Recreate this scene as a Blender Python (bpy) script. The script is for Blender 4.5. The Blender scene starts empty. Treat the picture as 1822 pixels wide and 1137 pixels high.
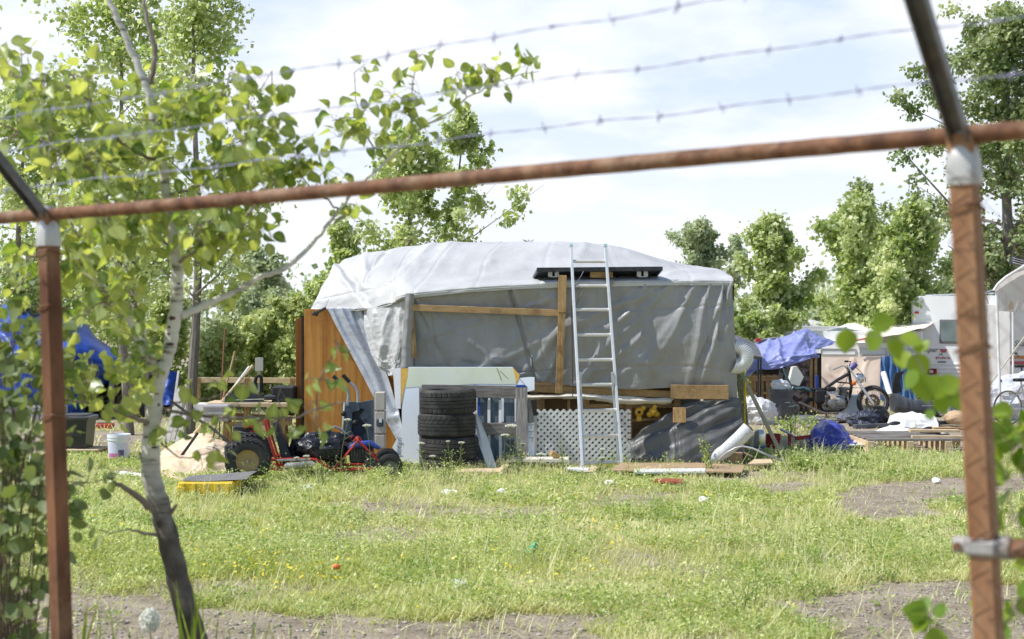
import bpy, bmesh, math, random
import numpy as np
from mathutils import Vector, Matrix, Euler

RND = random.Random(11)
NPR = np.random.default_rng(5)
F, CX, CY, H = 2530.0, 911.0, 568.5, 1.7      # lens in photo pixels, image centre, eye height
rad = math.radians
COL = bpy.context.scene.collection


def P(px, py, d):
    return Vector(((px - CX) / F * d, d, H + (CY - py) / F * d))


def gd(py):                                    # distance at which the flat ground reaches image row py
    return H * F / (py - CY)


def gp(px, py, z=0.0):                         # ground point seen at (px, py)
    d = gd(py)
    return Vector(((px - CX) / F * d, d, z))


# ------------------------------------------------------------------ noise
def _hash(ix, iy, seed):
    h = (ix.astype(np.int64) * 374761393 + iy.astype(np.int64) * 668265263 + seed * 1442695041) & 0x7fffffff
    h = ((h ^ (h >> 13)) * 1274126177) & 0x7fffffff
    h = h ^ (h >> 16)
    return (h & 0xffff) / 65535.0


def vn(x, y, seed=0):
    x = np.asarray(x, float); y = np.asarray(y, float)
    ix = np.floor(x); iy = np.floor(y)
    fx = x - ix; fy = y - iy
    fx = fx * fx * (3 - 2 * fx); fy = fy * fy * (3 - 2 * fy)
    a = _hash(ix, iy, seed); b = _hash(ix + 1, iy, seed)
    c = _hash(ix, iy + 1, seed); d = _hash(ix + 1, iy + 1, seed)
    return (a * (1 - fx) + b * fx) * (1 - fy) + (c * (1 - fx) + d * fx) * fy


def fbm(x, y, seed=0, o=4):
    s = 0; a = .5; t = 0
    for k in range(o):
        s = s + a * vn(x * 2 ** k + 13.7 * k, y * 2 ** k - 7.1 * k, seed + k); t += a; a *= .5
    return s / t


def ridged(x, y, seed=0, o=3):
    s = 0; a = .5; t = 0
    for k in range(o):
        s = s + a * (1 - np.abs(2 * vn(x * 2 ** k + 3.3 * k, y * 2 ** k + 9.1 * k, seed + k) - 1)); t += a; a *= .5
    return s / t


# ------------------------------------------------------------------ objects
def thing(name, label, cat, loc=(0, 0, 0), rz=0.0, group=None):
    o = bpy.data.objects.new(name, None)
    COL.objects.link(o)
    o.empty_display_size = .1
    o.location = loc
    o.rotation_euler = (0, 0, rz)
    tag(o, label, cat, group)
    return o


def tag(o, label, cat, group=None):
    o['label'] = label
    o['category'] = cat
    if group:
        o['group'] = group
    return o


def root_of(o):
    while o.parent:
        o = o.parent
    return o


def link_mesh(name, me, mats, parent=None, loc=None):
    o = bpy.data.objects.new(name, me)
    COL.objects.link(o)
    for m in (mats if isinstance(mats, (list, tuple)) else [mats]):
        me.materials.append(m)
    if parent is not None:
        o.parent = parent
    if loc is not None:
        o.location = loc
    return o


def shift_for(parent, w, loc):
    if parent is not None and w:
        return -root_of(parent).location
    if parent is None and loc is not None:
        return -Vector(loc)
    return Vector((0, 0, 0))


class MB:
    """collects shapes and links them as ONE mesh object"""

    def __init__(s):
        s.v = []; s.f = []; s.mi = []

    def add(s, verts, faces, M=None, mi=0):
        b = len(s.v)
        if M is not None:
            verts = [M @ Vector(v) for v in verts]
        s.v.extend([tuple(v) for v in verts])
        for f in faces:
            s.f.append(tuple(i + b for i in f)); s.mi.append(mi)
        return s

    def box(s, c, size, rot=(0, 0, 0), bev=None, mi=0):
        hx, hy, hz = size[0] / 2, size[1] / 2, size[2] / 2
        if bev is None:
            bev = min(.006, .2 * min(hx, hy, hz))
        b = min(bev, .45 * min(hx, hy, hz) * 2)
        V = []; idx = {}
        for sx in (-1, 1):
            for sy in (-1, 1):
                for sz in (-1, 1):
                    idx[(sx, sy, sz, 0)] = len(V); V.append((sx * hx, sy * (hy - b), sz * (hz - b)))
                    idx[(sx, sy, sz, 1)] = len(V); V.append((sx * (hx - b), sy * hy, sz * (hz - b)))
                    idx[(sx, sy, sz, 2)] = len(V); V.append((sx * (hx - b), sy * (hy - b), sz * hz))
        Fc = []
        q = [(-1, -1), (1, -1), (1, 1), (-1, 1)]
        for g in (-1, 1):
            Fc.append([idx[(g, a, c_, 0)] for a, c_ in q])
            Fc.append([idx[(a, g, c_, 1)] for a, c_ in q])
            Fc.append([idx[(a, c_, g, 2)] for a, c_ in q])
        for a in (-1, 1):
            for c_ in (-1, 1):
                Fc.append([idx[(-1, a, c_, 1)], idx[(1, a, c_, 1)], idx[(1, a, c_, 2)], idx[(-1, a, c_, 2)]])
                Fc.append([idx[(a, -1, c_, 0)], idx[(a, 1, c_, 0)], idx[(a, 1, c_, 2)], idx[(a, -1, c_, 2)]])
                Fc.append([idx[(a, c_, -1, 0)], idx[(a, c_, 1, 0)], idx[(a, c_, 1, 1)], idx[(a, c_, -1, 1)]])
                for e in (-1, 1):
                    Fc.append([idx[(a, c_, e, 0)], idx[(a, c_, e, 1)], idx[(a, c_, e, 2)]])
        M = Matrix.Translation(Vector(c)) @ Euler(rot).to_matrix().to_4x4()
        return s.add(V, Fc, M, mi)

    def bar(s, a, b, w, h, up=(0, 0, 1), mi=0, bev=None):
        """box from a to b, w across (sideways), h along up"""
        a = Vector(a); b = Vector(b)
        d = (b - a); L = d.length; d.normalize()
        up = Vector(up)
        side = d.cross(up)
        if side.length < 1e-4:
            side = d.cross(Vector((1, 0, 0)))
        side.normalize(); up2 = side.cross(d)
        M3 = Matrix((d, side, up2)).transposed()
        sub = MB().box((0, 0, 0), (L, w, h), bev=bev)
        M = Matrix.Translation((a + b) / 2) @ M3.to_4x4()
        return s.add(sub.v, sub.f, M, mi)

    def tube(s, path, r, n=8, cap=True, mi=0, close=False):
        pts = [Vector(p) for p in path]
        if not isinstance(r, (list, tuple)):
            r = [r] * len(pts)
        m = len(pts)
        V = []; Fc = []
        prev = None
        for i, p in enumerate(pts):
            if close:
                t = pts[(i + 1) % m] - pts[i - 1]
            else:
                t = pts[min(i + 1, m - 1)] - pts[max(i - 1, 0)]
            if t.length < 1e-9:
                t = Vector((0, 0, 1))
            t.normalize()
            if prev is None:
                ref = Vector((0, 0, 1)) if abs(t.z) < .9 else Vector((1, 0, 0))
                u = t.cross(ref).normalized()
            else:
                u = prev - t * prev.dot(t)
                if u.length < 1e-6:
                    u = t.orthogonal()
                u.normalize()
            prev = u
            w = t.cross(u)
            for k in range(n):
                a = 2 * math.pi * k / n
                V.append(p + (u * math.cos(a) + w * math.sin(a)) * r[i])
        lim = m if close else m - 1
        for i in range(lim):
            i2 = (i + 1) % m
            for k in range(n):
                k2 = (k + 1) % n
                Fc.append((i * n + k, i * n + k2, i2 * n + k2, i2 * n + k))
        if cap and not close:
            Fc.append(tuple(range(n - 1, -1, -1)))
            Fc.append(tuple((m - 1) * n + k for k in range(n)))
        return s.add(V, Fc, None, mi)

    def lathe(s, prof, n=32, M=None, mi=0, closed=False, mod=None):
        V = []; Fc = []
        m = len(prof)
        for k in range(n):
            a = 2 * math.pi * k / n
            for j, (r, z) in enumerate(prof):
                rr = r if mod is None else mod(k, j, r)
                V.append((rr * math.cos(a), rr * math.sin(a), z))
        for k in range(n):
            k2 = (k + 1) % n
            for j in range(m if closed else m - 1):
                j2 = (j + 1) % m
                Fc.append((k * m + j, k2 * m + j, k2 * m + j2, k * m + j2))
        return s.add(V, Fc, M, mi)

    def prism(s, poly, t, M=None, mi=0):
        """2-D polygon in local xz, extruded by t along local y (centred)"""
        n = len(poly)
        V = [(x, -t / 2, z) for x, z in poly] + [(x, t / 2, z) for x, z in poly]
        Fc = [tuple(range(n)), tuple(range(2 * n - 1, n - 1, -1))]
        for i in range(n):
            j = (i + 1) % n
            Fc.append((i, i + n, j + n, j))
        return s.add(V, Fc, M, mi)

    def sphere(s, c, r, n=12, m=8, mi=0, M=None):
        if not isinstance(r, (tuple, list)):
            r = (r, r, r)
        V = [(0, 0, 1)]; Fc = []
        for i in range(1, m):
            t = math.pi * i / m
            for k in range(n):
                a = 2 * math.pi * k / n
                V.append((math.sin(t) * math.cos(a), math.sin(t) * math.sin(a), math.cos(t)))
        V.append((0, 0, -1))
        for k in range(n):
            Fc.append((0, 1 + k, 1 + (k + 1) % n))
            Fc.append((len(V) - 1, 1 + (m - 2) * n + (k + 1) % n, 1 + (m - 2) * n + k))
        for i in range(m - 2):
            for k in range(n):
                k2 = (k + 1) % n
                Fc.append((1 + i * n + k, 1 + (i + 1) * n + k, 1 + (i + 1) * n + k2, 1 + i * n + k2))
        V = [(c[0] + x * r[0], c[1] + y * r[1], c[2] + z * r[2]) for x, y, z in V]
        return s.add(V, Fc, M, mi)

    def lump(s, c, r, amp=.18, seed=1, f=2.2, mi=0):
        n, m = 40, 24
        t = np.linspace(0, np.pi, m + 1)[:, None]; a = np.linspace(0, 2 * np.pi, n, endpoint=False)[None, :]
        X, Y, Z = np.sin(t) * np.cos(a), np.sin(t) * np.sin(a), np.cos(t) + 0 * a
        q = 1 + amp * ((ridged(X * f + 5 + Z * .7, Z * f + Y * 1.3 * f + 7, seed) - .55) * 1.6 + (fbm(X * 1.3 + 3, Y * 1.3 + Z * 2 + 9, seed + 5, 2) - .5))
        V = np.stack([c[0] + X * q * r[0], c[1] + Y * q * r[1], c[2] + np.maximum(Z * q, -.8) * r[2]], -1).reshape(-1, 3)
        Fc = [(i * n + k, (i + 1) * n + k, (i + 1) * n + (k + 1) % n, i * n + (k + 1) % n) for i in range(m) for k in range(n)]
        return s.add([tuple(v) for v in V], Fc, None, mi)

    def build(s, name, mats, parent=None, w=False, loc=None, smooth=True, ang=35, recalc=True):
        sh = shift_for(parent, w, loc)
        me = bpy.data.meshes.new(name)
        me.from_pydata([(x + sh.x, y + sh.y, z + sh.z) for x, y, z in s.v], [], s.f)
        me.polygons.foreach_set('material_index', s.mi)
        if recalc:
            bm = bmesh.new(); bm.from_mesh(me)
            bmesh.ops.recalc_face_normals(bm, faces=bm.faces)
            bm.to_mesh(me); bm.free()
        if smooth:
            me.polygons.foreach_set('use_smooth', [True] * len(me.polygons))
            me.set_sharp_from_angle(angle=rad(ang))
        me.update()
        return link_mesh(name, me, mats, parent, loc if parent is None else None)


def np_mesh(name, V, Fc, mats, parent=None, w=False, loc=None, smooth=False, var=None, mi=None, sharp=None):
    """V (n,3); Fc (m,k) constant size, or list of such arrays"""
    sh = shift_for(parent, w, loc)
    V = np.asarray(V, np.float32) + np.array(sh, np.float32)
    if not isinstance(Fc, list):
        Fc = [Fc]
    Fc = [np.asarray(f, np.int32) for f in Fc if len(f)]
    me = bpy.data.meshes.new(name)
    me.vertices.add(len(V)); me.vertices.foreach_set('co', V.ravel())
    loops = np.concatenate([f.ravel() for f in Fc])
    starts = []; tot = 0
    for f in Fc:
        starts.append(np.arange(len(f)) * f.shape[1] + tot); tot += f.size
    starts = np.concatenate(starts)
    me.loops.add(len(loops)); me.loops.foreach_set('vertex_index', loops)
    me.polygons.add(len(starts)); me.polygons.foreach_set('loop_start', starts.astype(np.int32))
    me.update(calc_edges=True)
    if mi is not None:
        me.polygons.foreach_set('material_index', np.asarray(mi, np.int32))
    if smooth:
        me.polygons.foreach_set('use_smooth', np.ones(len(starts), bool))
        if sharp:
            me.set_sharp_from_angle(angle=rad(sharp))
    if var is not None:
        at = me.attributes.new('var', 'FLOAT', 'POINT')
        at.data.foreach_set('value', np.asarray(var, np.float32))
    me.validate()
    return link_mesh(name, me, mats, parent, loc if parent is None else None)


# ------------------------------------------------------------------ cloth patches
def catmull(A, n):
    """resample rows of A (k,...) to n samples"""
    A = np.asarray(A, float); k = len(A)
    t = np.linspace(0, k - 1, n)
    i = np.clip(np.floor(t).astype(int), 0, k - 2); f = (t - i)
    f = f.reshape((-1,) + (1,) * (A.ndim - 1))
    p0 = np.where((i > 0).reshape(f.shape), A[np.maximum(i - 1, 0)], 2 * A[i] - A[i + 1])
    p1 = A[i]; p2 = A[i + 1]
    j = np.minimum(i + 2, k - 1)
    p3 = np.where((i + 2 <= k - 1).reshape(f.shape), A[j], 2 * p2 - p1)
    return .5 * (2 * p1 + (p2 - p0) * f + (2 * p0 - 5 * p1 + 4 * p2 - p3) * f ** 2 + (3 * p1 - p0 - 3 * p2 + p3) * f ** 3)


def proj(G):
    d = G[..., 1]
    return CX + G[..., 0] / d * F, CY - (G[..., 2] - H) / d * F


def patch(ctrl, nu, nv):
    """ctrl: rows of points -> (nv, nu, 3) grid"""
    A = np.array([[tuple(p) for p in r] for r in ctrl], float)
    G = catmull(A, nv)
    return catmull(G.transpose(1, 0, 2), nu).transpose(1, 0, 2)


def normals(G):
    du = np.gradient(G, axis=1); dv = np.gradient(G, axis=0)
    n = np.cross(du, dv)
    l = np.linalg.norm(n, axis=2, keepdims=True)
    return n / np.maximum(l, 1e-9)


def folds(px, py, fl):
    """sum of ridge lines: (x0,y0,x1,y1,width,amp)"""
    D = np.zeros_like(px)
    for (x0, y0, x1, y1, w, a) in fl:
        dx, dy = x1 - x0, y1 - y0
        L2 = dx * dx + dy * dy
        t = np.clip(((px - x0) * dx + (py - y0) * dy) / L2, -.15, 1.15)
        wob = 1.6 * np.sin(t * 9 + x0)
        L = math.sqrt(L2)
        dist = ((px - x0) * dy - (py - y0) * dx) / L + wob
        over = np.maximum(np.abs(t - .5) - .5, 0) * L
        ww = w * (.7 + .6 * np.clip(t, 0, 1))
        D += a * np.exp(-(dist / ww) ** 2 - (over / (w * 1.5)) ** 2) * (1 - .35 * np.clip(t, 0, 1))
    return D


def grid_faces(nv, nu, mask=None):
    i = np.arange(nv - 1)[:, None] * nu + np.arange(nu - 1)[None, :]
    f = np.stack([i, i + 1, i + nu + 1, i + nu], -1)
    if mask is not None:
        f = f[mask[:-1, :-1]]
    return f.reshape(-1, 4)


def cloth(name, ctrl, nu, nv, mat, parent=None, fl=(), crump=0.0, cs=4.0, seed=1, amp=0.0, ns=1.0, w=True, loc=None,
          disp=None, thick=0.004, mask=None, toward=None):
    G = patch(ctrl, nu, nv)
    N = normals(G)
    # make the displacement point toward the viewer's side of the cloth
    tw = Vector(toward) if toward is not None else None
    if tw is not None:
        sgn = np.sign((N * np.array(tw)).sum(2, keepdims=True)); sgn[sgn == 0] = 1
        N = N * sgn
    px, py = proj(G)
    D = folds(px, py, fl) if len(fl) else np.zeros(px.shape)
    s = np.arange(nu)[None, :] / nu * np.linalg.norm(G[0, -1] - G[0, 0]); t = np.arange(nv)[:, None] / nv * np.linalg.norm(G[-1, 0] - G[0, 0])
    s = s + 0 * t; t = t + 0 * s
    if crump:
        D = D + crump * (ridged(s * cs, t * cs, seed) - .5)
    if amp:
        D = D + amp * (fbm(s * ns, t * ns, seed + 40) - .5)
    if disp is not None:
        D = D + disp(px, py, s, t)
    G = G + N * D[..., None]
    mk = None
    if mask is not None:
        mk = mask(px, py, s, t)
    Fc = grid_faces(nv, nu, mk)
    return np_mesh(name, G.reshape(-1, 3), Fc, mat, parent, w=w, loc=loc, smooth=True)


# ------------------------------------------------------------------ leaves
def tmpl_round():
    out = [(0.0, 0.0), (.06, .22), (.25, .43), (.5, .48), (.74, .36), (.92, .15), (1.08, 0)]
    V = [(x, y, .10 * (y ** 2) * 4) for x, y in out] + [(x, -y, .10 * (y ** 2) * 4) for x, y in out[1:-1]] + [(.5, 0, -.03)]
    n = len(out); m = len(V) - 1
    ring = list(range(n)) + list(range(m - 1, n - 1, -1))
    Fc = [(m, ring[i], ring[(i + 1) % len(ring)]) for i in range(len(ring))]
    return np.array(V, float), np.array(Fc)


def tmpl_quad(wd=.36, fold=.1):
    return np.array([(0, 0, 0), (.42, wd, fold), (1, 0, 0), (.42, -wd, fold)], float), np.array([(0, 2, 1), (0, 3, 2)])


def tmpl_blade(bend=.35):
    # grass blade along +x (length), bends toward z
    V = [(0, .04, 0), (0, -.04, 0), (.4, .035, bend * .18), (.4, -.035, bend * .18), (.75, .02, bend * .6), (.75, -.02, bend * .6), (1, 0, bend)]
    Fc = [(0, 1, 3), (0, 3, 2), (2, 3, 5), (2, 5, 4), (4, 5, 6)]
    return np.array(V, float), np.array(Fc)


def norm_rows(A):
    return A / np.maximum(np.linalg.norm(A, axis=1, keepdims=True), 1e-9)


def leaves(pos, dirs, nrm, size, tmpl):
    T, Fc = tmpl
    d = norm_rows(np.asarray(dirs, float)); n = np.asarray(nrm, float)
    s = norm_rows(np.cross(n, d)); n = np.cross(d, s)
    size = np.asarray(size, float).reshape(-1, 1, 1)
    V = np.asarray(pos, float)[:, None, :] + size * (T[None, :, 0:1] * d[:, None, :] + T[None, :, 1:2] * s[:, None, :] + T[None, :, 2:3] * n[:, None, :])
    k = len(T); N = len(pos)
    FF = Fc[None, :, :] + (np.arange(N) * k)[:, None, None]
    return V.reshape(-1, 3), FF.reshape(-1, Fc.shape[1])


def merge(parts):
    Vs = []; Fs = []; vs = []; b = 0
    for V, Fc, var in parts:
        Vs.append(V); Fs.append(Fc + b); b += len(V)
        vs.append(var)
    return np.concatenate(Vs), Fs, np.concatenate(vs)


# ------------------------------------------------------------------ materials
_M = {}


def node(nt, typ, **kw):
    n = nt.nodes.new(typ)
    for k, v in kw.items():
        setattr(n, k, v)
    return n


def mat(name, col, rough=.6, col2=None, scale=6.0, bump=0.0, bscale=40.0, metal=0.0, spec=.4, trans=0.0, stretch=(1, 1, 1),
        col3=None, scale3=1.5, mix3=.5, var=False, lo=.35, hi=.65, wave=None, bdist=.01, coat=0.0, tcol=None, coord='Object', alpha=None):
    if name in _M:
        return _M[name]
    m = bpy.data.materials.new(name); m.use_nodes = True
    nt = m.node_tree; L = nt.links
    b = nt.nodes['Principled BSDF']; out = nt.nodes['Material Output']
    c4 = lambda c: (c[0], c[1], c[2], 1)
    b.inputs['Roughness'].default_value = rough
    b.inputs['Metallic'].default_value = metal
    b.inputs['Specular IOR Level'].default_value = spec
    if coat:
        b.inputs['Coat Weight'].default_value = coat
        b.inputs['Coat Roughness'].default_value = .15
    tc = node(nt, 'ShaderNodeTexCoord')
    mp = node(nt, 'ShaderNodeMapping'); mp.inputs['Scale'].default_value = stretch
    L.new(tc.outputs[coord], mp.inputs['Vector'])
    colout = None
    if col2 is not None:
        if var:
            at = node(nt, 'ShaderNodeAttribute', attribute_name='var'); fac = at.outputs['Fac']
        elif wave:
            wv = node(nt, 'ShaderNodeTexWave', bands_direction=wave[0]); wv.inputs['Scale'].default_value = wave[1]
            wv.inputs['Distortion'].default_value = wave[2]; wv.inputs['Detail'].default_value = 3
            wv.inputs['Detail Scale'].default_value = wave[3] if len(wave) > 3 else 1.5
            L.new(mp.outputs[0], wv.inputs['Vector']); fac = wv.outputs['Fac']
        else:
            nz = node(nt, 'ShaderNodeTexNoise'); nz.inputs['Scale'].default_value = scale; nz.inputs['Detail'].default_value = 6
            nz.inputs['Roughness'].default_value = .62
            L.new(mp.outputs[0], nz.inputs['Vector']); fac = nz.outputs['Fac']
        rp = node(nt, 'ShaderNodeValToRGB')
        rp.color_ramp.elements[0].position = lo; rp.color_ramp.elements[0].color = c4(col)
        rp.color_ramp.elements[1].position = hi; rp.color_ramp.elements[1].color = c4(col2)
        L.new(fac, rp.inputs['Fac']); colout = rp.outputs['Color']
    if col3 is not None:
        n3 = node(nt, 'ShaderNodeTexNoise'); n3.inputs['Scale'].default_value = scale3; n3.inputs['Detail'].default_value = 8
        n3.inputs['Roughness'].default_value = .7
        L.new(tc.outputs[coord], n3.inputs['Vector'])
        r3 = node(nt, 'ShaderNodeValToRGB'); r3.color_ramp.elements[0].position = .48; r3.color_ramp.elements[1].position = .68
        r3.color_ramp.elements[0].color = (0, 0, 0, 1); r3.color_ramp.elements[1].color = (mix3, mix3, mix3, 1)
        L.new(n3.outputs['Fac'], r3.inputs['Fac'])
        mx = node(nt, 'ShaderNodeMix', data_type='RGBA')
        L.new(r3.outputs['Color'], mx.inputs['Factor'])
        if colout is not None:
            L.new(colout, mx.inputs['A'])
        else:
            mx.inputs['A'].default_value = c4(col)
        mx.inputs['B'].default_value = c4(col3); colout = mx.outputs['Result']
    if colout is not None:
        L.new(colout, b.inputs['Base Color'])
    else:
        b.inputs['Base Color'].default_value = c4(col)
    if bump:
        nb = node(nt, 'ShaderNodeTexNoise'); nb.inputs['Scale'].default_value = bscale; nb.inputs['Detail'].default_value = 5
        L.new(mp.outputs[0], nb.inputs['Vector'])
        bp = node(nt, 'ShaderNodeBump'); bp.inputs['Strength'].default_value = bump; bp.inputs['Distance'].default_value = bdist
        L.new(nb.outputs['Fac'], bp.inputs['Height']); L.new(bp.outputs['Normal'], b.inputs['Normal'])
    if trans:
        tr = node(nt, 'ShaderNodeBsdfTranslucent')
        if tcol is not None and var:
            rp2 = node(nt, 'ShaderNodeValToRGB')
            rp2.color_ramp.elements[0].position = lo; rp2.color_ramp.elements[0].color = c4(tcol[0])
            rp2.color_ramp.elements[1].position = hi; rp2.color_ramp.elements[1].color = c4(tcol[1])
            L.new(fac, rp2.inputs['Fac']); L.new(rp2.outputs['Color'], tr.inputs['Color'])
        elif tcol is not None:
            tr.inputs['Color'].default_value = c4(tcol[0])
        elif colout is not None:
            L.new(colout, tr.inputs['Color'])
        else:
            tr.inputs['Color'].default_value = c4(col)
        ms = node(nt, 'ShaderNodeMixShader'); ms.inputs['Fac'].default_value = trans
        L.new(b.outputs[0], ms.inputs[1]); L.new(tr.outputs[0], ms.inputs[2]); L.new(ms.outputs[0], out.inputs['Surface'])
    _M[name] = m
    return m


def text_mesh(name, body, size, M, material, parent, w=False, shear=0.0, ext=.001, align='LEFT', sx=1.0):
    cu = bpy.data.curves.new('tmp_text', 'FONT')
    cu.body = body; cu.size = size; cu.extrude = ext; cu.shear = shear; cu.align_x = align; cu.resolution_u = 3
    ob = bpy.data.objects.new('tmp_text', cu); COL.objects.link(ob)
    dg = bpy.context.evaluated_depsgraph_get()
    me = bpy.data.meshes.new_from_object(ob.evaluated_get(dg))
    bpy.data.objects.remove(ob); bpy.data.curves.remove(cu)
    me.name = name
    me.transform(M @ Matrix.Diagonal((sx, 1, 1, 1)))
    sh = shift_for(parent, w, None)
    me.transform(Matrix.Translation(sh))
    me.materials.clear()
    return link_mesh(name, me, material, parent)


XZ = Matrix.Rotation(rad(90), 4, 'X')           # text lying in xy -> standing, facing -y
# =================================================================== camera, light, sky
sc = bpy.context.scene
cam = bpy.data.objects.new('camera', bpy.data.cameras.new('camera')); COL.objects.link(cam)
cam.location = (0, 0, H); cam.rotation_euler = (rad(90), 0, 0)
cam.data.lens = F * 36 / 1822; cam.data.sensor_width = 36
cam.data.clip_end = 3000; cam.data.clip_start = .05
cam.data.dof.use_dof = True
cam.data.dof.focus_distance = 16.2
cam.data.dof.aperture_fstop = 4.0
sc.camera = cam

SUN_EL, SUN_AZ = 53.0, 260.0          # azimuth clockwise from +Y (north); 270 is camera left
sd = Vector((math.sin(rad(SUN_AZ)) * math.cos(rad(SUN_EL)), math.cos(rad(SUN_AZ)) * math.cos(rad(SUN_EL)), math.sin(rad(SUN_EL))))
sun = bpy.data.objects.new('sun', bpy.data.lights.new('sun', 'SUN')); COL.objects.link(sun)
sun.rotation_euler = sd.to_track_quat('Z', 'Y').to_euler()
sun.data.energy = 5.0; sun.data.angle = rad(.5); sun.data.color = (1.0, .98, .94)

wd = bpy.data.worlds.new('World'); sc.world = wd; wd.use_nodes = True
nt = wd.node_tree; bg = nt.nodes['Background']
sky = node(nt, 'ShaderNodeTexSky', sky_type='NISHITA'); sky.sun_disc = False
sky.sun_elevation = rad(SUN_EL); sky.sun_rotation = rad(SUN_AZ)
sky.air_density = 1.0; sky.dust_density = .5; sky.ozone_density = 1.5
bg.inputs['Strength'].default_value = .15
tc = node(nt, 'ShaderNodeTexCoord'); sep = node(nt, 'ShaderNodeSeparateXYZ')
nt.links.new(tc.outputs['Generated'], sep.inputs[0])
ad = node(nt, 'ShaderNodeMath', operation='ADD'); ad.inputs[1].default_value = .22
nt.links.new(sep.outputs['Z'], ad.inputs[0])
mxz = node(nt, 'ShaderNodeMath', operation='MAXIMUM'); mxz.inputs[1].default_value = .05
nt.links.new(ad.outputs[0], mxz.inputs[0])
dx = node(nt, 'ShaderNodeMath', operation='DIVIDE'); dy = node(nt, 'ShaderNodeMath', operation='DIVIDE')
nt.links.new(sep.outputs['X'], dx.inputs[0]); nt.links.new(mxz.outputs[0], dx.inputs[1])
nt.links.new(sep.outputs['Y'], dy.inputs[0]); nt.links.new(mxz.outputs[0], dy.inputs[1])
cmb = node(nt, 'ShaderNodeCombineXYZ'); nt.links.new(dx.outputs[0], cmb.inputs[0]); nt.links.new(dy.outputs[0], cmb.inputs[1])
cn = node(nt, 'ShaderNodeTexNoise'); cn.inputs['Scale'].default_value = 1.5; cn.inputs['Detail'].default_value = 9; cn.inputs['Roughness'].default_value = .55
nt.links.new(cmb.outputs[0], cn.inputs['Vector'])
cr = node(nt, 'ShaderNodeValToRGB'); cr.color_ramp.elements[0].position = .40; cr.color_ramp.elements[1].position = .56
cr.color_ramp.elements[0].color = (.0, .0, .0, 1); cr.color_ramp.elements[1].color = (1, 1, 1, 1)
nt.links.new(cn.outputs['Fac'], cr.inputs['Fac'])
# haze toward the horizon whitens the sky
hz = node(nt, 'ShaderNodeMapRange'); hz.inputs['From Min'].default_value = .0; hz.inputs['From Max'].default_value = .16
hz.inputs['To Min'].default_value = .97; hz.inputs['To Max'].default_value = .0
nt.links.new(sep.outputs['Z'], hz.inputs['Value'])
mxf = node(nt, 'ShaderNodeMath', operation='MAXIMUM'); nt.links.new(cr.outputs['Color'], mxf.inputs[0]); nt.links.new(hz.outputs[0], mxf.inputs[1])
# cloud kept low; unseen sky overhead darkened to weaken the fill light
ov = node(nt, 'ShaderNodeMapRange'); ov.inputs['From Min'].default_value = .22; ov.inputs['From Max'].default_value = .55
ov.inputs['To Min'].default_value = 1.0; ov.inputs['To Max'].default_value = .06
nt.links.new(sep.outputs['Z'], ov.inputs['Value'])
mlt = node(nt, 'ShaderNodeMath', operation='MULTIPLY'); nt.links.new(mxf.outputs[0], mlt.inputs[0]); nt.links.new(ov.outputs[0], mlt.inputs[1])
fy = node(nt, 'ShaderNodeMapRange'); fy.inputs['From Min'].default_value = -.25; fy.inputs['From Max'].default_value = .55  # cloud also fades behind the camera, shaped to deepen the shade
fy.inputs['To Min'].default_value = .08; fy.inputs['To Max'].default_value = 1.0
nt.links.new(sep.outputs['Y'], fy.inputs['Value'])
ml2 = node(nt, 'ShaderNodeMath', operation='MULTIPLY'); nt.links.new(mlt.outputs[0], ml2.inputs[0]); nt.links.new(fy.outputs[0], ml2.inputs[1])
mx = node(nt, 'ShaderNodeMix', data_type='RGBA'); nt.links.new(ml2.outputs[0], mx.inputs['Factor'])
pale = node(nt, 'ShaderNodeMix', data_type='RGBA'); pale.inputs['B'].default_value = (5.4, 6.1, 7.2, 1)
pf = node(nt, 'ShaderNodeMath', operation='MULTIPLY'); pf.inputs[1].default_value = .85
nt.links.new(ov.outputs[0], pf.inputs[0]); pf2 = node(nt, 'ShaderNodeMath', operation='MULTIPLY'); nt.links.new(pf.outputs[0], pf2.inputs[0]); nt.links.new(fy.outputs[0], pf2.inputs[1])
nt.links.new(pf2.outputs[0], pale.inputs['Factor']); nt.links.new(sky.outputs[0], pale.inputs['A'])
nt.links.new(pale.outputs['Result'], mx.inputs['A']); mx.inputs['B'].default_value = (7.2, 7.4, 7.8, 1)
nt.links.new(mx.outputs['Result'], bg.inputs['Color'])
sc.view_settings.view_transform = 'Standard'; sc.view_settings.look = 'None'; sc.view_settings.exposure = 0
sc.cycles.max_bounces = 8; sc.cycles.transparent_max_bounces = 8; sc.cycles.use_denoising = True

# =================================================================== ground and grass
def inside(px, py, poly):
    c = np.zeros(px.shape, bool); n = len(poly)
    for i in range(n):
        x0, y0 = poly[i]; x1, y1 = poly[(i + 1) % n]
        cond = ((y0 > py) != (y1 > py))
        xi = (x1 - x0) * (py - y0) / ((y1 - y0) + 1e-9) + x0
        c ^= cond & (px < xi)
    return c


def wpoly(pts):                                 # image outline -> outline on the ground
    return [(gp(x, y).x, gp(x, y).y) for x, y in pts]


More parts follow.
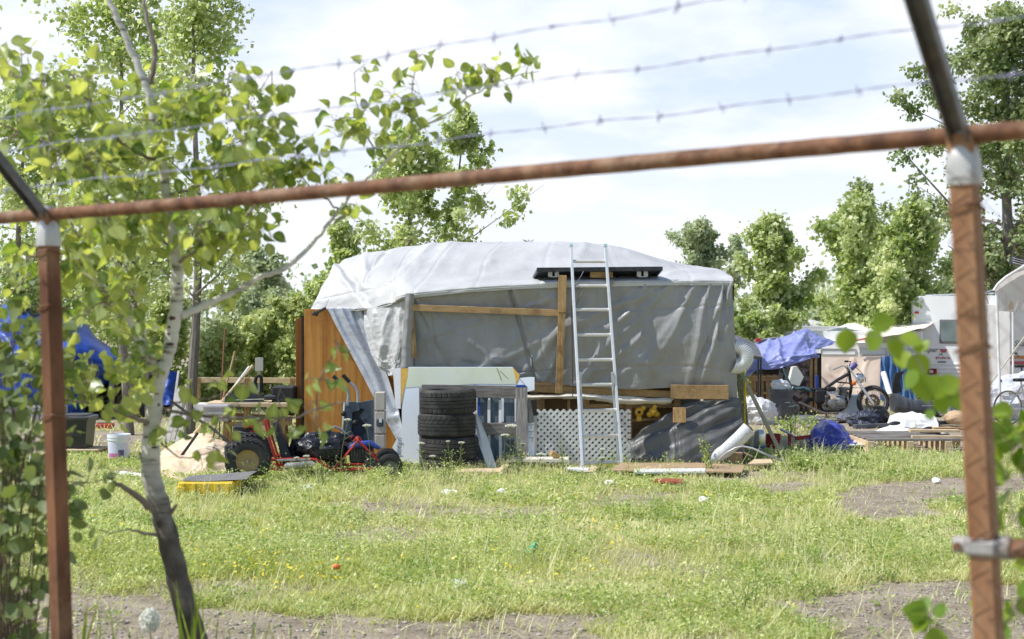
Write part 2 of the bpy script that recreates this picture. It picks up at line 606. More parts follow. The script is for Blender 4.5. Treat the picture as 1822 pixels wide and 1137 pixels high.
BARE = [wpoly(p) for p in (
    [(1480, 915), (1500, 885), (1560, 868), (1640, 858), (1750, 850), (1830, 852), (1830, 885), (1750, 893), (1660, 905), (1600, 918), (1530, 922)],
    [(1370, 1065), (1480, 1050), (1580, 1035), (1720, 1030), (1860, 1042), (1900, 1300), (1500, 1300), (1420, 1137), (1330, 1100)],
    [(-200, 1062), (60, 1050), (200, 1065), (330, 1085), (450, 1100), (620, 1108), (800, 1112), (960, 1098), (1060, 1092), (1140, 1105), (1190, 1300), (-300, 1400)],
    [(1090, 1068), (1150, 1048), (1240, 1045), (1300, 1054), (1380, 1060), (1370, 1082), (1290, 1078), (1180, 1080)],
    [(-300, 775), (60, 772), (200, 765), (300, 768), (290, 785), (190, 800), (60, 815), (-300, 830)],
    [(1330, 760), (1500, 752), (1840, 748), (1900, 775), (1840, 800), (1700, 812), (1600, 800), (1500, 768)],
    [(1330, 870), (1400, 858), (1470, 862), (1440, 878), (1360, 884)],
)]
GREENER = [wpoly([(1130, 1085), (1250, 1040), (1400, 1090), (1480, 1137), (1500, 1180), (1100, 1180), (1050, 1137)])]


def density(x, y):
    x = np.asarray(x, float); y = np.asarray(y, float)
    wx = x + .35 * (fbm(x * 1.3, y * 1.3, 3) - .5) + .14 * (fbm(x * 5, y * 5, 9) - .5)
    wy = y + .9 * (fbm(x * 1.1, y * .9, 5) - .5) + .3 * (fbm(x * 5, y * 5, 19) - .5)
    b = np.zeros(x.shape, bool)
    for p in BARE:
        b |= inside(wx, wy, p)
    g = np.zeros(x.shape, bool)
    for p in GREENER:
        g |= inside(wx, wy, p)
    d = np.where(b & ~g, .035, 1.0)
    thin = fbm(x * .9 + 4, y * .9, 77)
    d = d * np.clip((thin - .25) * 3.6, .10, 1)
    # the camp yard behind the shelter is trodden
    d = np.where(y > 22, d * .35, d)
    d = np.where((x > 3.2) & (y > 18.8), d * .4, d)
    d = np.where(y < 7.3, d * .25, d)
    return d


def gz(x, y):
    return .05 * (fbm(np.asarray(x) * .6, np.asarray(y) * .6, 21) - .5) + .012 * (fbm(np.asarray(x) * 6, np.asarray(y) * 6, 23) - .5)


xs = np.concatenate([[-900, -300, -100, -40, -22, -16], np.linspace(-12, 14, 260), [18, 24, 42, 100, 300, 900]])
ys = np.concatenate([[-60, -20, -4, 2, 4, 5], np.linspace(6, 27, 300), [29, 33, 40, 60, 120, 400, 1500]])
GX, GY = np.meshgrid(xs, ys)
inner = (GX > -12.1) & (GX < 14.1) & (GY > 5.9) & (GY < 27.1)
GZ = np.where(inner, gz(GX, GY), 0)
dn = np.where(inner, density(GX, GY), .5)
dn = np.where((GY >= 27) & (np.abs(GX) < 60), .12, dn)

gm = bpy.data.materials.new('dirt_and_turf'); gm.use_nodes = True
nt = gm.node_tree; b = nt.nodes['Principled BSDF']; b.inputs['Roughness'].default_value = .95; b.inputs['Specular IOR Level'].default_value = .1
tc = node(nt, 'ShaderNodeTexCoord')
def _ramp(src, stops):
    r = node(nt, 'ShaderNodeValToRGB'); e = r.color_ramp.elements
    e[0].position, e[0].color = stops[0][0], stops[0][1] + (1,); e[1].position, e[1].color = stops[-1][0], stops[-1][1] + (1,)
    for p, c in stops[1:-1]:
        k = e.new(p); k.color = c + (1,)
    nt.links.new(src, r.inputs['Fac']); return r.outputs['Color']
n1 = node(nt, 'ShaderNodeTexNoise'); n1.inputs['Scale'].default_value = 3.0; n1.inputs['Detail'].default_value = 10; n1.inputs['Roughness'].default_value = .72
n2 = node(nt, 'ShaderNodeTexNoise'); n2.inputs['Scale'].default_value = 60.0; n2.inputs['Detail'].default_value = 6; n2.inputs['Roughness'].default_value = .75
for n_ in (n1, n2):
    nt.links.new(tc.outputs['Object'], n_.inputs['Vector'])
dirt = _ramp(n1.outputs['Fac'], [(.3, (.20, .165, .125)), (.5, (.38, .315, .245)), (.7, (.50, .43, .345))])
sp = _ramp(n2.outputs['Fac'], [(.32, (.45, .42, .38)), (.5, (1.0, 1.0, 1.0)), (.68, (1.35, 1.33, 1.3))])
mm = node(nt, 'ShaderNodeMix', data_type='RGBA', blend_type='MULTIPLY'); mm.inputs['Factor'].default_value = 1
nt.links.new(dirt, mm.inputs['A']); nt.links.new(sp, mm.inputs['B'])
turf = _ramp(n1.outputs['Fac'], [(.3, (.28, .29, .10)), (.7, (.56, .52, .30))])
at = node(nt, 'ShaderNodeAttribute', attribute_name='var')
m2 = node(nt, 'ShaderNodeMix', data_type='RGBA'); nt.links.new(at.outputs['Fac'], m2.inputs['Factor'])
nt.links.new(mm.outputs['Result'], m2.inputs['A']); nt.links.new(turf, m2.inputs['B'])
nt.links.new(m2.outputs['Result'], b.inputs['Base Color'])
bp = node(nt, 'ShaderNodeBump'); bp.inputs['Strength'].default_value = .8; bp.inputs['Distance'].default_value = .02
nt.links.new(n2.outputs['Fac'], bp.inputs['Height']); nt.links.new(bp.outputs['Normal'], b.inputs['Normal'])
gr = np_mesh('ground', np.stack([GX, GY, GZ], -1).reshape(-1, 3), grid_faces(len(ys), len(xs)), gm, smooth=True, var=dn.ravel() * .8)
gr['kind'] = 'structure'

M_grass = mat('grass_blade', (.46, .50, .16), .45, (.92, .87, .58), var=True, lo=.0, hi=1.0, trans=.42, tcol=((.62, .68, .12), (.92, .88, .40)), spec=.3)
M_weed = mat('weed_leaf', (.15, .25, .045), .42, (.82, .84, .40), var=True, lo=0, hi=1, trans=.42, tcol=((.38, .56, .06), (.86, .89, .28)), spec=.35)
M_yel = mat('yellow_petal', (.80, .62, .03), .6, (.9, .75, .08), scale=30, trans=.2)
M_umbel = mat('white_petal', (.88, .89, .80), .7, (.94, .94, .90), scale=30, trans=.45, tcol=((.94, .94, .86),))
M_stem = mat('weed_stem', (.16, .21, .06), .6, (.27, .28, .11), scale=20)
M_straw = mat('dry_straw', (.42, .36, .22), .7, (.58, .50, .34), scale=20)


def scatter(n, xr, yr, fn):
    x = NPR.uniform(*xr, n); y = NPR.uniform(*yr, n)
    k = NPR.random(n) < fn(x, y)
    return x[k], y[k]


def in_view(x, y, margin=.9):
    return np.abs(x) < (.362 * y + margin)


def not_under(x, y):                            # keep grass out of the shelter's footprint
    return ~((x > -1.2) & (x < 2.5) & (y > 16.75) & (y < 20.6)) & ~((x > -2.6) & (x < -1.1) & (y > 17.4) & (y < 20.6))


def make_grass():
    parts = []
    spec = [  # n, y range, blade length range, width factor
        (330000, (6.6, 11.0), (.035, .105), .9),
        (310000, (11.0, 17.5), (.035, .10), 1.3),
        (90000, (17.5, 30.0), (.05, .14), 2.0)]
    for n, yr, lr, wf in spec:
        xr = (-.362 * yr[1] - 1.2, .362 * yr[1] + 1.2)
        x, y = scatter(n, xr, yr, lambda x, y: density(x, y) * in_view(x, y) * not_under(x, y))
        m = len(x)
        a = NPR.uniform(0, 2 * np.pi, m); til = NPR.normal(.0, .72, m)
        d = np.stack([np.cos(a) * np.sin(np.abs(til)), np.sin(a) * np.sin(np.abs(til)), np.cos(til)], 1)
        nn = np.stack([np.cos(a), np.sin(a), -np.abs(np.tan(til)) * 0], 1)
        nn = nn + NPR.normal(0, .3, (m, 3)); 
        clump = fbm(x * 2.2, y * 2.2, 31)
        s = NPR.uniform(*lr, m) * (.45 + 1.15 * clump)
        T, Fc = tmpl_blade(.45)
        T = T.copy(); T[:, 1] *= wf
        pos = np.stack([x, y, gz(x, y) - .01], 1)
        nn = nn - d * (nn * d).sum(1, keepdims=True)
        V, FF = leaves(pos, d, norm_rows(nn), s, (T, Fc))
        dry = np.clip(.25 + .9 * (fbm(x * .8, y * .8, 55) - .35) * 1.6 + NPR.normal(0, .22, m), 0, 1)
        parts.append((V, FF, np.repeat(dry, len(T))))
    V, Fs, va = merge(parts)
    o = np_mesh('grass', V, Fs, M_grass, var=va, smooth=True)
    o['kind'] = 'stuff'; tag(o, 'short sunlit yellow-green grass growing across the bare lot', 'grass')


def make_weeds():
    parts = []
    T = tmpl_quad(.34, .06)
    for n, yr, ls in ((15000, (6.8, 11), (.011, .026)), (15000, (11, 17.6), (.015, .033)), (2200, (17.5, 30), (.025, .05))):
        xr = (-.362 * yr[1] - 1.2, .362 * yr[1] + 1.2)
        x, y = scatter(n, xr, yr, lambda x, y: density(x, y) * in_view(x, y) * not_under(x, y) * np.clip((fbm(x * 1.4, y * 1.4, 61) - .34) * 4, .12, 1))
        hgt = NPR.uniform(.03, .11, len(x)) * np.where(fbm(x * 1.1, y * 1.1, 71) > .54, 1.55, .75) * np.where((y > 8.5) & (y < 10.6) & (fbm(x * 2.3, y * 2.3, 72) > .5), 1.9, 1.0)
        k = 20; m = len(x) * k
        X, Y, Hh = (np.repeat(v, k) for v in (x, y, hgt))
        t = NPR.random(m); a = NPR.uniform(0, 2 * np.pi, m); sp_ = (.02 + Hh * .6) * np.sqrt(NPR.random(m))
        pos = np.stack([X + np.cos(a) * sp_, Y + np.sin(a) * sp_, t * Hh + .008 + gz(X, Y)], 1)
        d = norm_rows(np.stack([np.cos(a), np.sin(a), NPR.uniform(-.3, 1.2, m)], 1))
        nn = np.stack([-np.cos(a) * .3, -np.sin(a) * .3, np.ones(m)], 1) + NPR.normal(0, .45, (m, 3))
        nn = norm_rows(nn - d * (nn * d).sum(1, keepdims=True))
        V, FF = leaves(pos, d, nn, NPR.uniform(ls[0], ls[1], m) * 1.2, T)
        base = np.repeat(np.clip(NPR.uniform(.15, .8, len(x)) - 1.5 * np.clip(fbm(x * 1.7 + 9, y * 1.2, 101) - .5, 0, .4), 0, 1), k)
        parts.append((V, FF, np.repeat(np.clip(base + NPR.normal(.05, .18, m), 0, 1), 4)))
    V, Fs, va = merge(parts)
    Fs = np.concatenate(Fs)
    o = np_mesh('ground_weeds', V, Fs, M_weed, var=va)
    o['kind'] = 'stuff'; tag(o, 'low leafy weeds and clover tangled through the grass', 'weeds')


def make_flowers():
    V = []; Fc = []
    mb = MB()
    spots = [(430, 1030, 90, 26, 60), (520, 1050, 70, 22, 40), (980, 1045, 160, 35, 40), (1250, 975, 130, 40, 26), (700, 1000, 220, 60, 30), (290, 985, 120, 40, 22),
             (850, 900, 300, 50, 26), (1060, 1010, 60, 20, 22), (200, 960, 90, 40, 14), (1350, 900, 200, 40, 16), (1420, 1120, 40, 10, 4)]
    for px, py, sx, sy, n in spots:
        for _ in range(n):
            x_, y_ = RND.gauss(px, sx * .6), RND.gauss(py, sy * .6)
            if y_ < 860 or y_ > 1120:
                continue
            g = gp(x_, y_)
            g.z = RND.uniform(.07, .15)
            r = RND.uniform(.008, .014)
            M = Matrix.Translation(g) @ Euler((RND.uniform(-.7, .7), RND.uniform(-.7, .7), RND.uniform(0, 6))).to_matrix().to_4x4()
            pts = [(r * (1 if k % 2 else .55) * math.cos(k * math.pi / 5), r * (1 if k % 2 else .55) * math.sin(k * math.pi / 5), .002) for k in range(10)]
            mb.add([(0, 0, 0)] + pts, [(0, 1 + k, 1 + (k + 1) % 10) for k in range(10)], M)
            for q in range(RND.randint(0, 2)):
                M2 = Matrix.Translation((RND.gauss(0, .02), RND.gauss(0, .02), RND.gauss(0, .015))) @ M
                mb.add([(0, 0, 0)] + pts, [(0, 1 + k, 1 + (k + 1) % 10) for k in range(10)], M2)
    o = mb.build('yellow_flowers', M_yel, recalc=False)
    o['kind'] = 'stuff'; tag(o, 'tiny yellow wildflowers dotted through the front of the grass', 'wildflowers')


def make_litter():
    # pebbles and crumbs of dry earth on the bare strips: nobody could count them
    mb = MB()
    n = 0
    while n < 1500:
        y = RND.uniform(7, 12.5) if RND.random() < .75 else RND.uniform(12.5, 26); x = RND.uniform(-.37 * y, .37 * y)
        if density(np.array([x]), np.array([y]))[0] > .2:
            continue
        r = RND.uniform(.004, .013) * (1.6 if RND.random() < .08 else 1)
        mb.sphere((x, y, float(gz(x, y)) + r * .3), (r * RND.uniform(.8, 1.5), r * RND.uniform(.8, 1.4), r * .7), 6, 4); n += 1
    o = mb.build('gravel', mat('pebble', (.22, .19, .16), .9, (.52, .48, .43), scale=9), smooth=True, ang=60)
    o['kind'] = 'stuff'; tag(o, 'scattered pebbles and dirt crumbs on the bare earth', 'gravel')
    x, y = scatter(26000, (-6, 6), (7, 20), lambda x, y: (density(x, y) < .3) * in_view(x, y) * np.clip((fbm(x * 1.6, y * 1.6, 47) - .40) * 5, .04, 1))
    m = len(x); d = norm_rows(np.stack([NPR.normal(0, 1, m), NPR.normal(0, 1, m), NPR.normal(0, .25, m)], 1)); nn = np.stack([NPR.normal(0, .4, m), NPR.normal(0, .4, m), np.ones(m)], 1)
    nn = norm_rows(nn - d * (nn * d).sum(1, keepdims=True))
    V, FF = leaves(np.stack([x, y, gz(x, y) + .008], 1), d, nn, NPR.uniform(.008, .034, m), tmpl_quad(.26, .08))
    o = np_mesh('leaf_litter', V, FF, mat('dead_leaf', (.10, .065, .04), .9, (.46, .38, .29), var=True, lo=0, hi=1), var=np.repeat(NPR.random(m), 4)); o['kind'] = 'stuff'
    tag(o, 'brown dead leaves and chips strewn over the bare soil', 'leaf litter')
    st = MB()
    for _ in range(900):
        y = RND.uniform(7.2, 16); x = RND.uniform(-.37 * y, .37 * y)
        a = RND.uniform(0, 6.28); L = RND.uniform(.05, .2)
        z = float(gz(x, y)) + .012
        st.tube([(x, y, z), (x + L * .5 * math.cos(a), y + L * .5 * math.sin(a), z + RND.uniform(0, .03)), (x + L * math.cos(a + .3), y + L * math.sin(a + .3), z)], .0016, 3, cap=False)
    o = st.build('dry_stalks', M_straw)
    o['kind'] = 'stuff'; tag(o, 'dry straw stalks lying in the grass and on bare soil', 'straw')


def make_wisps():
    # taller thin flowering stalks standing above the turf
    x, y = scatter(16000, (-6.5, 6.5), (7.2, 17), lambda x, y: density(x, y) * in_view(x, y) * not_under(x, y) * np.clip((fbm(x * .7, y * .7, 91) - .36) * 4, .05, 1))
    m = len(x); T, Fc = tmpl_blade(.25); T = T.copy(); T[:, 1] *= .35
    d = norm_rows(np.stack([NPR.normal(0, .3, m), NPR.normal(0, .3, m), np.ones(m)], 1))
    nn = NPR.normal(0, 1, (m, 3)); nn = norm_rows(nn - d * (nn * d).sum(1, keepdims=True))
    L = NPR.uniform(.10, .26, m) * np.where((y > 14.3) & (x < 2.2), .75, 1.0) * np.where(fbm(x * .9, y * .9, 33) > .55, 1.35, .9)
    V, FF = leaves(np.stack([x, y, 0 * x], 1), d, nn, L, (T, Fc))
    parts = [(V, FF, np.repeat(NPR.uniform(.45, 1, m), 7))]
    k = 6; P0 = np.repeat(np.stack([x, y, 0 * x], 1) + d * L[:, None] * .92, k, 0); M_ = m * k
    dd = norm_rows(NPR.normal(0, 1, (M_, 3)) + np.array([0, 0, .6])); n2 = NPR.normal(0, 1, (M_, 3)); n2 = norm_rows(n2 - dd * (n2 * dd).sum(1, keepdims=True))
    V2, F2 = leaves(P0 + NPR.normal(0, .009, (M_, 3)) - np.repeat(d, k, 0) * NPR.uniform(0, .05, (M_, 1)), dd, n2, NPR.uniform(.008, .017, M_), tmpl_quad(.28, .05))
    parts.append((V2, F2, np.repeat(np.repeat(NPR.uniform(.3, 1, m), k), 4)))
    V, Fs, va = merge(parts)
    o = np_mesh('seed_stalks', V, np.concatenate(Fs), M_grass, var=va); o['kind'] = 'stuff'
    tag(o, 'thin pale seed stalks standing above the grass', 'grass')


make_grass(); make_weeds(); make_wisps(); make_flowers(); make_litter()
# =================================================================== materials
M_tarp = mat('silver_tarp', (.285, .278, .27), .40, (.345, .34, .335), scale=1.7, stretch=(1.6, 1.6, .5), col3=(.235, .205, .17), scale3=2.2, mix3=.4, bump=.5, bscale=22, bdist=.007, spec=.6)  # same sheet as the roof; its shaded side is put into this darker grey
M_tarp_top = mat('silver_tarp_top', (.47, .465, .46), .42, (.60, .595, .59), scale=1.1, col3=(.43, .415, .40), scale3=2.4, mix3=.4, bump=.45, bscale=24, bdist=.007, spec=.4)  # paler copy of the front tarp; sunlit side put into the colour
M_foil = mat('creased_silver_sheet', (.42, .44, .49), .30, (.58, .60, .66), scale=5, bump=.3, bscale=26, bdist=.01, metal=.15, spec=.5)
M_dark_tarp = mat('dark_grey_tarp', (.085, .085, .085), .42, (.16, .155, .15), scale=2.0, bump=.3, bscale=40, spec=.45)
M_hem = mat('tarp_seam', (.12, .12, .13), .6, (.2, .2, .2), scale=8)
M_lumber = mat('new_lumber', (.30, .17, .065), .7, (.58, .39, .19), stretch=(1.2, 1.2, 14), wave=('Z', 2.2, 7), col3=(.16, .09, .04), scale3=7, mix3=.75, bump=.2, bscale=30)
M_lumber_v = mat('new_lumber_upright', (.30, .17, .06), .7, (.56, .37, .17), stretch=(26, 26, .9), scale=3, col3=(.17, .09, .035), scale3=6, mix3=.8, bump=.2, bscale=30)
M_pale_lumber = mat('pale_lumber', (.60, .44, .27), .7, (.76, .60, .40), stretch=(1, 8, 8), scale=3, col3=(.42, .29, .16), scale3=4, mix3=.45, bump=.2)
M_old_wood = mat('weathered_wood', (.17, .15, .135), .85, (.34, .315, .29), stretch=(1.5, 9, 22), scale=2.5, col3=(.10, .08, .07), scale3=3, mix3=.6, bump=.5, bscale=25)
M_old_wood_v = mat('weathered_wood_upright', (.17, .155, .145), .85, (.36, .345, .33), stretch=(22, 9, 1.2), scale=2.5, col3=(.10, .085, .07), scale3=3, mix3=.6, bump=.5, bscale=25)
M_ply = mat('orange_plywood', (.42, .16, .026), .5, (.66, .315, .08), stretch=(9, 1, .4), scale=1.9, col3=(.27, .10, .02), scale3=1.4, mix3=.7, spec=.35)
M_ply_dark = mat('red_plywood', (.42, .14, .03), .55, (.52, .19, .05), stretch=(8, 1, .6), scale=2)
M_black = mat('matte_black', (.012, .012, .013), .6, (.03, .03, .03), scale=10)
M_dark = mat('shadowy_interior', (.03, .025, .02), .9, (.06, .05, .04), scale=4)  # near-black brown; the shade inside hollows is put into the colour
M_alu = mat('brushed_aluminium', (.74, .75, .76), .42, (.86, .86, .87), stretch=(20, 20, 1), scale=6, metal=.35, spec=.5, col3=(.55, .54, .52), scale3=7, mix3=.3)
M_alu_rung = mat('worn_aluminium', (.70, .68, .63), .45, (.80, .79, .76), scale=14, metal=.3, col3=(.48, .44, .38), scale3=9, mix3=.4)
M_white_pl = mat('white_plastic', (.74, .74, .74), .5, (.82, .82, .81), scale=4, col3=(.6, .57, .5), scale3=5, mix3=.3)
M_foamface = mat('foam_board_face', (.72, .77, .82), .45, (.80, .84, .87), scale=1.4, spec=.4, bump=.1)
M_green_foam = mat('pale_green_face', (.60, .64, .47), .5, (.70, .73, .58), scale=2.5, spec=.35, col3=(.6, .66, .62), scale3=2, mix3=.6)
M_foam_edge = mat('yellow_foam_edge', (.62, .36, .06), .8, (.72, .46, .11), scale=16)
M_cream = mat('cream_sheet', (.72, .64, .52), .6, (.80, .74, .65), scale=3, bump=.3, bscale=20)
M_brown = mat('brown_plywood', (.26, .16, .085), .8, (.36, .23, .12), stretch=(1, 1, 6), scale=2.5)
M_yellow = mat('yellow_plastic', (.66, .36, .03), .45, (.76, .45, .05), scale=6)
M_blue_paint = mat('blue_print', (.03, .08, .38), .5)
M_steel = mat('dull_steel', (.42, .42, .43), .4, (.55, .55, .56), scale=12, metal=.7)
M_rope = mat('dark_cord', (.09, .05, .05), .8)
M_rubber = mat('tyre_rubber', (.028, .027, .027), .75, (.06, .058, .055), scale=7, col3=(.11, .092, .075), scale3=5, mix3=.55, bump=.25, bscale=60, spec=.3)

# =================================================================== the tarp shelter
SD = 16.8
sh = thing('tarp_shelter', 'large boxy shack draped in grey and silver tarps with a domed roof', 'shelter', (.7, SD, 0))

rowA = [P(552, 551, 17.75), P(600, 549, 17.55), P(645, 548, 17.3), P(700, 538, 16.98), P(724, 521, 16.80), P(815, 511, 16.78), P(913, 504, 16.76), P(1010, 500, 16.76), P(1120, 498, 16.76), P(1230, 497, 16.78), P(1304, 498, 16.86)]
rowB = [P(566, 524, 17.8), P(610, 515, 17.62), P(655, 507, 17.45), P(705, 500, 17.25), P(752, 497, 17.2), P(830, 495, 17.15), P(913, 492, 17.15), P(1010, 490, 17.15), P(1120, 489, 17.15), P(1230, 489, 17.2), P(1300, 492, 17.3)]
rowB2 = [P(583, 492, 18.0), P(625, 480, 17.9), P(670, 470, 17.8), P(720, 466, 17.75), P(775, 462, 17.75), P(840, 458, 17.75), P(915, 455, 17.75), P(1012, 455, 17.75), P(1112, 462, 17.75), P(1215, 477, 17.75), P(1293, 489, 17.8)]
rowC = [P(600, 466, 18.5), P(645, 452, 18.5), P(692, 443, 18.5), P(745, 437, 18.5), P(800, 433, 18.5), P(868, 431, 18.5), P(940, 430, 18.5), P(1020, 431, 18.5), P(1105, 441, 18.5), P(1195, 466, 18.5), P(1284, 485, 18.5)]


def backrow(row, d, dz):
    return [Vector((p.x * 1.0, d, p.z - dz)) for p in row]


rowD = backrow(rowC, 19.8, .12)
rowE = backrow(rowC, 20.5, .55)
rowG = [Vector((p.x, 20.6, .05)) for p in rowC]
roof_folds = [(686, 450, 632, 500, 5, -.035), (618, 486, 648, 530, 8, -.05), (600, 478, 628, 515, 6, .03), (650, 470, 640, 545, 8, .03), (740, 470, 690, 540, 14, .03), (800, 440, 735, 510, 18, .025),
              (870, 470, 725, 505, 8, .02), (930, 480, 760, 512, 6, .014), (1040, 440, 1010, 490, 10, .015), (1120, 450, 1190, 480, 8, .02), (1190, 488, 1295, 480, 6, .02), (1230, 470, 1300, 494, 5, .018),
              (690, 505, 650, 540, 6, .025), (880, 445, 850, 490, 12, .012), (960, 445, 900, 480, 10, .012)]
rowA0 = [Vector((p.x, p.y - .03, p.z - (.075 if i >= 4 else .02))) for i, p in enumerate(rowA)]
def crease(px, py, s, t):                        # square fold lines pressed into a folded tarp
    q = lambda v, p: -.007 * np.exp(-(((v + .03 * np.sin(t * 3 + s * 2)) % p - p / 2) / .016) ** 2)
    return q(s, .62) + q(t, .55)


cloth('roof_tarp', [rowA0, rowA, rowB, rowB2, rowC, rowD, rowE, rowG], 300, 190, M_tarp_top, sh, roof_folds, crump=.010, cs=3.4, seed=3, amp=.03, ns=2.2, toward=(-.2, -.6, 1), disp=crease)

# the front sheet
def fr(y, dd=0):
    return [(724, y[0]), (815, y[1]), (913, y[2]), (1010, y[3]), (1120, y[4]), (1230, y[5]), (1300, y[6])]


f0 = [P(x, y, d) for (x, y), d in zip(fr((522, 512, 505, 501, 499, 498, 499)), (16.80, 16.78, 16.76, 16.76, 16.76, 16.78, 16.84))]
f1 = [P(x, y, d) for (x, y), d in zip([(727, 550), (816, 553), (913, 557), (1010, 548), (1120, 548), (1232, 548), (1305, 548)], (16.84, 16.83, 16.84, 16.80, 16.78, 16.74, 16.82))]
f2 = [P(x, y, d) for (x, y), d in zip([(734, 600), (820, 605), (918, 605), (1012, 600), (1120, 600), (1235, 600), (1308, 600)], (16.86, 16.83, 16.84, 16.82, 16.76, 16.72, 16.80))]
f3 = [P(x, y, d) for (x, y), d in zip([(736, 650), (825, 653), (930, 655), (1015, 650), (1122, 652), (1240, 650), (1311, 655)], (16.88, 16.86, 16.86, 16.84, 16.78, 16.74, 16.80))]
f4 = [P(x, y, d) for (x, y), d in zip([(738, 680), (830, 682), (948, 678), (1018, 686), (1122, 692), (1245, 690), (1312, 716)], (16.90, 16.88, 16.86, 16.86, 16.82, 16.80, 16.82))]
front_folds = [
    (1240, 502, 1125, 690, 9, .030), (1200, 500, 1060, 640, 8, .028), (1215, 560, 1140, 690, 7, .026), (1160, 520, 1000, 585, 7, .024), (1120, 560, 1010, 620, 9, .03), (1140, 600, 1020, 690, 8, .024),
    (1262, 505, 1225, 690, 7, .035), (1285, 505, 1270, 600, 5, .04), (1300, 505, 1245, 690, 9, .05), (1278, 560, 1232, 690, 5, -.045), (1290, 520, 1278, 600, 4, -.05), (1306, 540, 1270, 690, 7, .035),
    (1180, 500, 1150, 515, 6, .03), (1150, 505, 1140, 520, 6, .03), (1090, 500, 1075, 515, 8, .03), (1050, 500, 1035, 512, 7, .03), (1130, 500, 1110, 512, 7, .025),
    (905, 506, 952, 675, 2.5, -.03), (913, 508, 958, 675, 5, .025), (770, 555, 805, 655, 10, .018), (850, 560, 820, 650, 10, .015), (745, 560, 800, 660, 6, -.018),
    (960, 690, 1010, 600, 7, .03), (990, 690, 1015, 640, 6, .025), (955, 640, 995, 590, 9, .022), (740, 655, 800, 668, 6, .02), (830, 645, 930, 660, 7, -.015),
    (740, 535, 760, 550, 4, .02), (800, 520, 790, 550, 6, .012), (960, 520, 990, 540, 8, .02), (940, 545, 990, 530, 5, .02),
    (1060, 690, 1150, 640, 6, .02), (1060, 660, 1120, 640, 6, .016)]
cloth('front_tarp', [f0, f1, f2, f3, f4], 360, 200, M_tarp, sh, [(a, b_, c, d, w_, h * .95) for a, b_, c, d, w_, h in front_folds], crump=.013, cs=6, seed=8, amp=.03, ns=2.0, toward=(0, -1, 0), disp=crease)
# right-hand wall round the corner
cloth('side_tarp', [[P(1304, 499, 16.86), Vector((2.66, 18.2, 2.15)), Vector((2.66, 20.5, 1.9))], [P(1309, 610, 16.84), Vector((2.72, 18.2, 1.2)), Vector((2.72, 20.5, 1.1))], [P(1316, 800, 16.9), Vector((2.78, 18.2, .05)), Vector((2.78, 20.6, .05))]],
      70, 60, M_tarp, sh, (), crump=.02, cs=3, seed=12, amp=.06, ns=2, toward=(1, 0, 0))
# bright flap over the left front corner
cloth('corner_flap', [[P(645, 548, 17.28), P(680, 545, 17.05), P(706, 534, 16.92), P(726, 521, 16.77)],
                      [P(650, 590, 17.2), P(680, 585, 17.0), P(704, 575, 16.88), P(726, 560, 16.76)],
                      [P(661, 630, 17.12), P(684, 628, 16.98), P(704, 622, 16.86), P(722, 610, 16.78)],
                      [P(690, 668, 17.02), P(698, 668, 16.95), P(708, 664, 16.88), P(722, 655, 16.82)]],
      110, 130, M_tarp_top, sh, [(665, 560, 680, 650, 6, .03), (700, 560, 690, 660, 6, -.03), (716, 540, 706, 660, 5, .03), (690, 560, 676, 640, 4, .02), (650, 560, 672, 640, 5, -.02)], crump=.016, cs=7, seed=21, amp=.03, ns=4, toward=(-.4, -1, .2),
      disp=lambda px, py, s, t: .03 * (ridged(s * 16, t * 16, 5) - .5) * np.clip((py - 610) / 40, 0, 1))
# drooping grey corner strip hanging at the corner
cloth('corner_strip', [[P(722, 522, 16.72), P(730, 522, 16.70), P(737, 524, 16.74)], [P(717, 590, 16.74), P(725, 590, 16.72), P(734, 592, 16.76)], [P(712, 656, 16.76), P(722, 656, 16.74), P(735, 657, 16.78)]],
      30, 90, M_tarp, sh, (), crump=.012, cs=9, seed=24, toward=(0, -1, 0))
# long creased silver strip slanting to the ground
cloth('silver_strip', [[P(582, 549, 17.42), P(606, 549, 17.40), P(648, 549, 17.36)], [P(612, 606, 17.36), P(632, 606, 17.34), P(663, 606, 17.3)], [P(645, 668, 17.28), P(662, 668, 17.26), P(690, 668, 17.2)],
                       [P(678, 732, 17.2), P(691, 732, 17.18), P(708, 728, 17.12)], [P(705, 782, 17.12), P(711, 780, 17.1), P(717, 765, 17.05)]],
      90, 240, M_foil, sh, [(610, 550, 700, 740, 6, .035), (628, 550, 705, 730, 5, -.04), (640, 550, 708, 715, 6, .03), (590, 550, 690, 745, 4, .02)], crump=.010, cs=5, seed=31, toward=(-.3, -1, 0))
# plywood side wing
mb = MB()
c = P(620, 681, 17.52)
wL, wR = P(541, 550, 17.5), P(704, 550, 17.5)
mb.box(((wL.x + wR.x) / 2, 17.51, wL.z / 2 + .01), (wR.x - wL.x, .02, wL.z - .02))
wing = mb.build('plywood_panel', M_ply, sh, w=True); wing['label'] = 'tall orange varnished plywood panel closing the left end'
mb = MB()
mb.box((P(533.5, 640, 17.75).x, 17.75, (P(0, 566, 17.75).z) / 2 + .02), (.10, .02, P(0, 566, 17.75).z - .05), rot=(0, 0, rad(10)))
mb.build('door', M_ply_dark, sh, w=True)
mb = MB()
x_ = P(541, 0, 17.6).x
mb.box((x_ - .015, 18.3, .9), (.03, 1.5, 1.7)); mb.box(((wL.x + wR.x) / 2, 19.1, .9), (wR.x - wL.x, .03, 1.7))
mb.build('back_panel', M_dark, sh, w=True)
# bracket at the plywood's top corner
mb = MB()
mb.bar(P(556, 560, 17.45), P(580, 548, 17.40), .02, .03); mb.bar(P(558, 557, 17.44), P(566, 560, 17.44), .02, .05)
mb.build('bracket', M_black, sh, w=True)
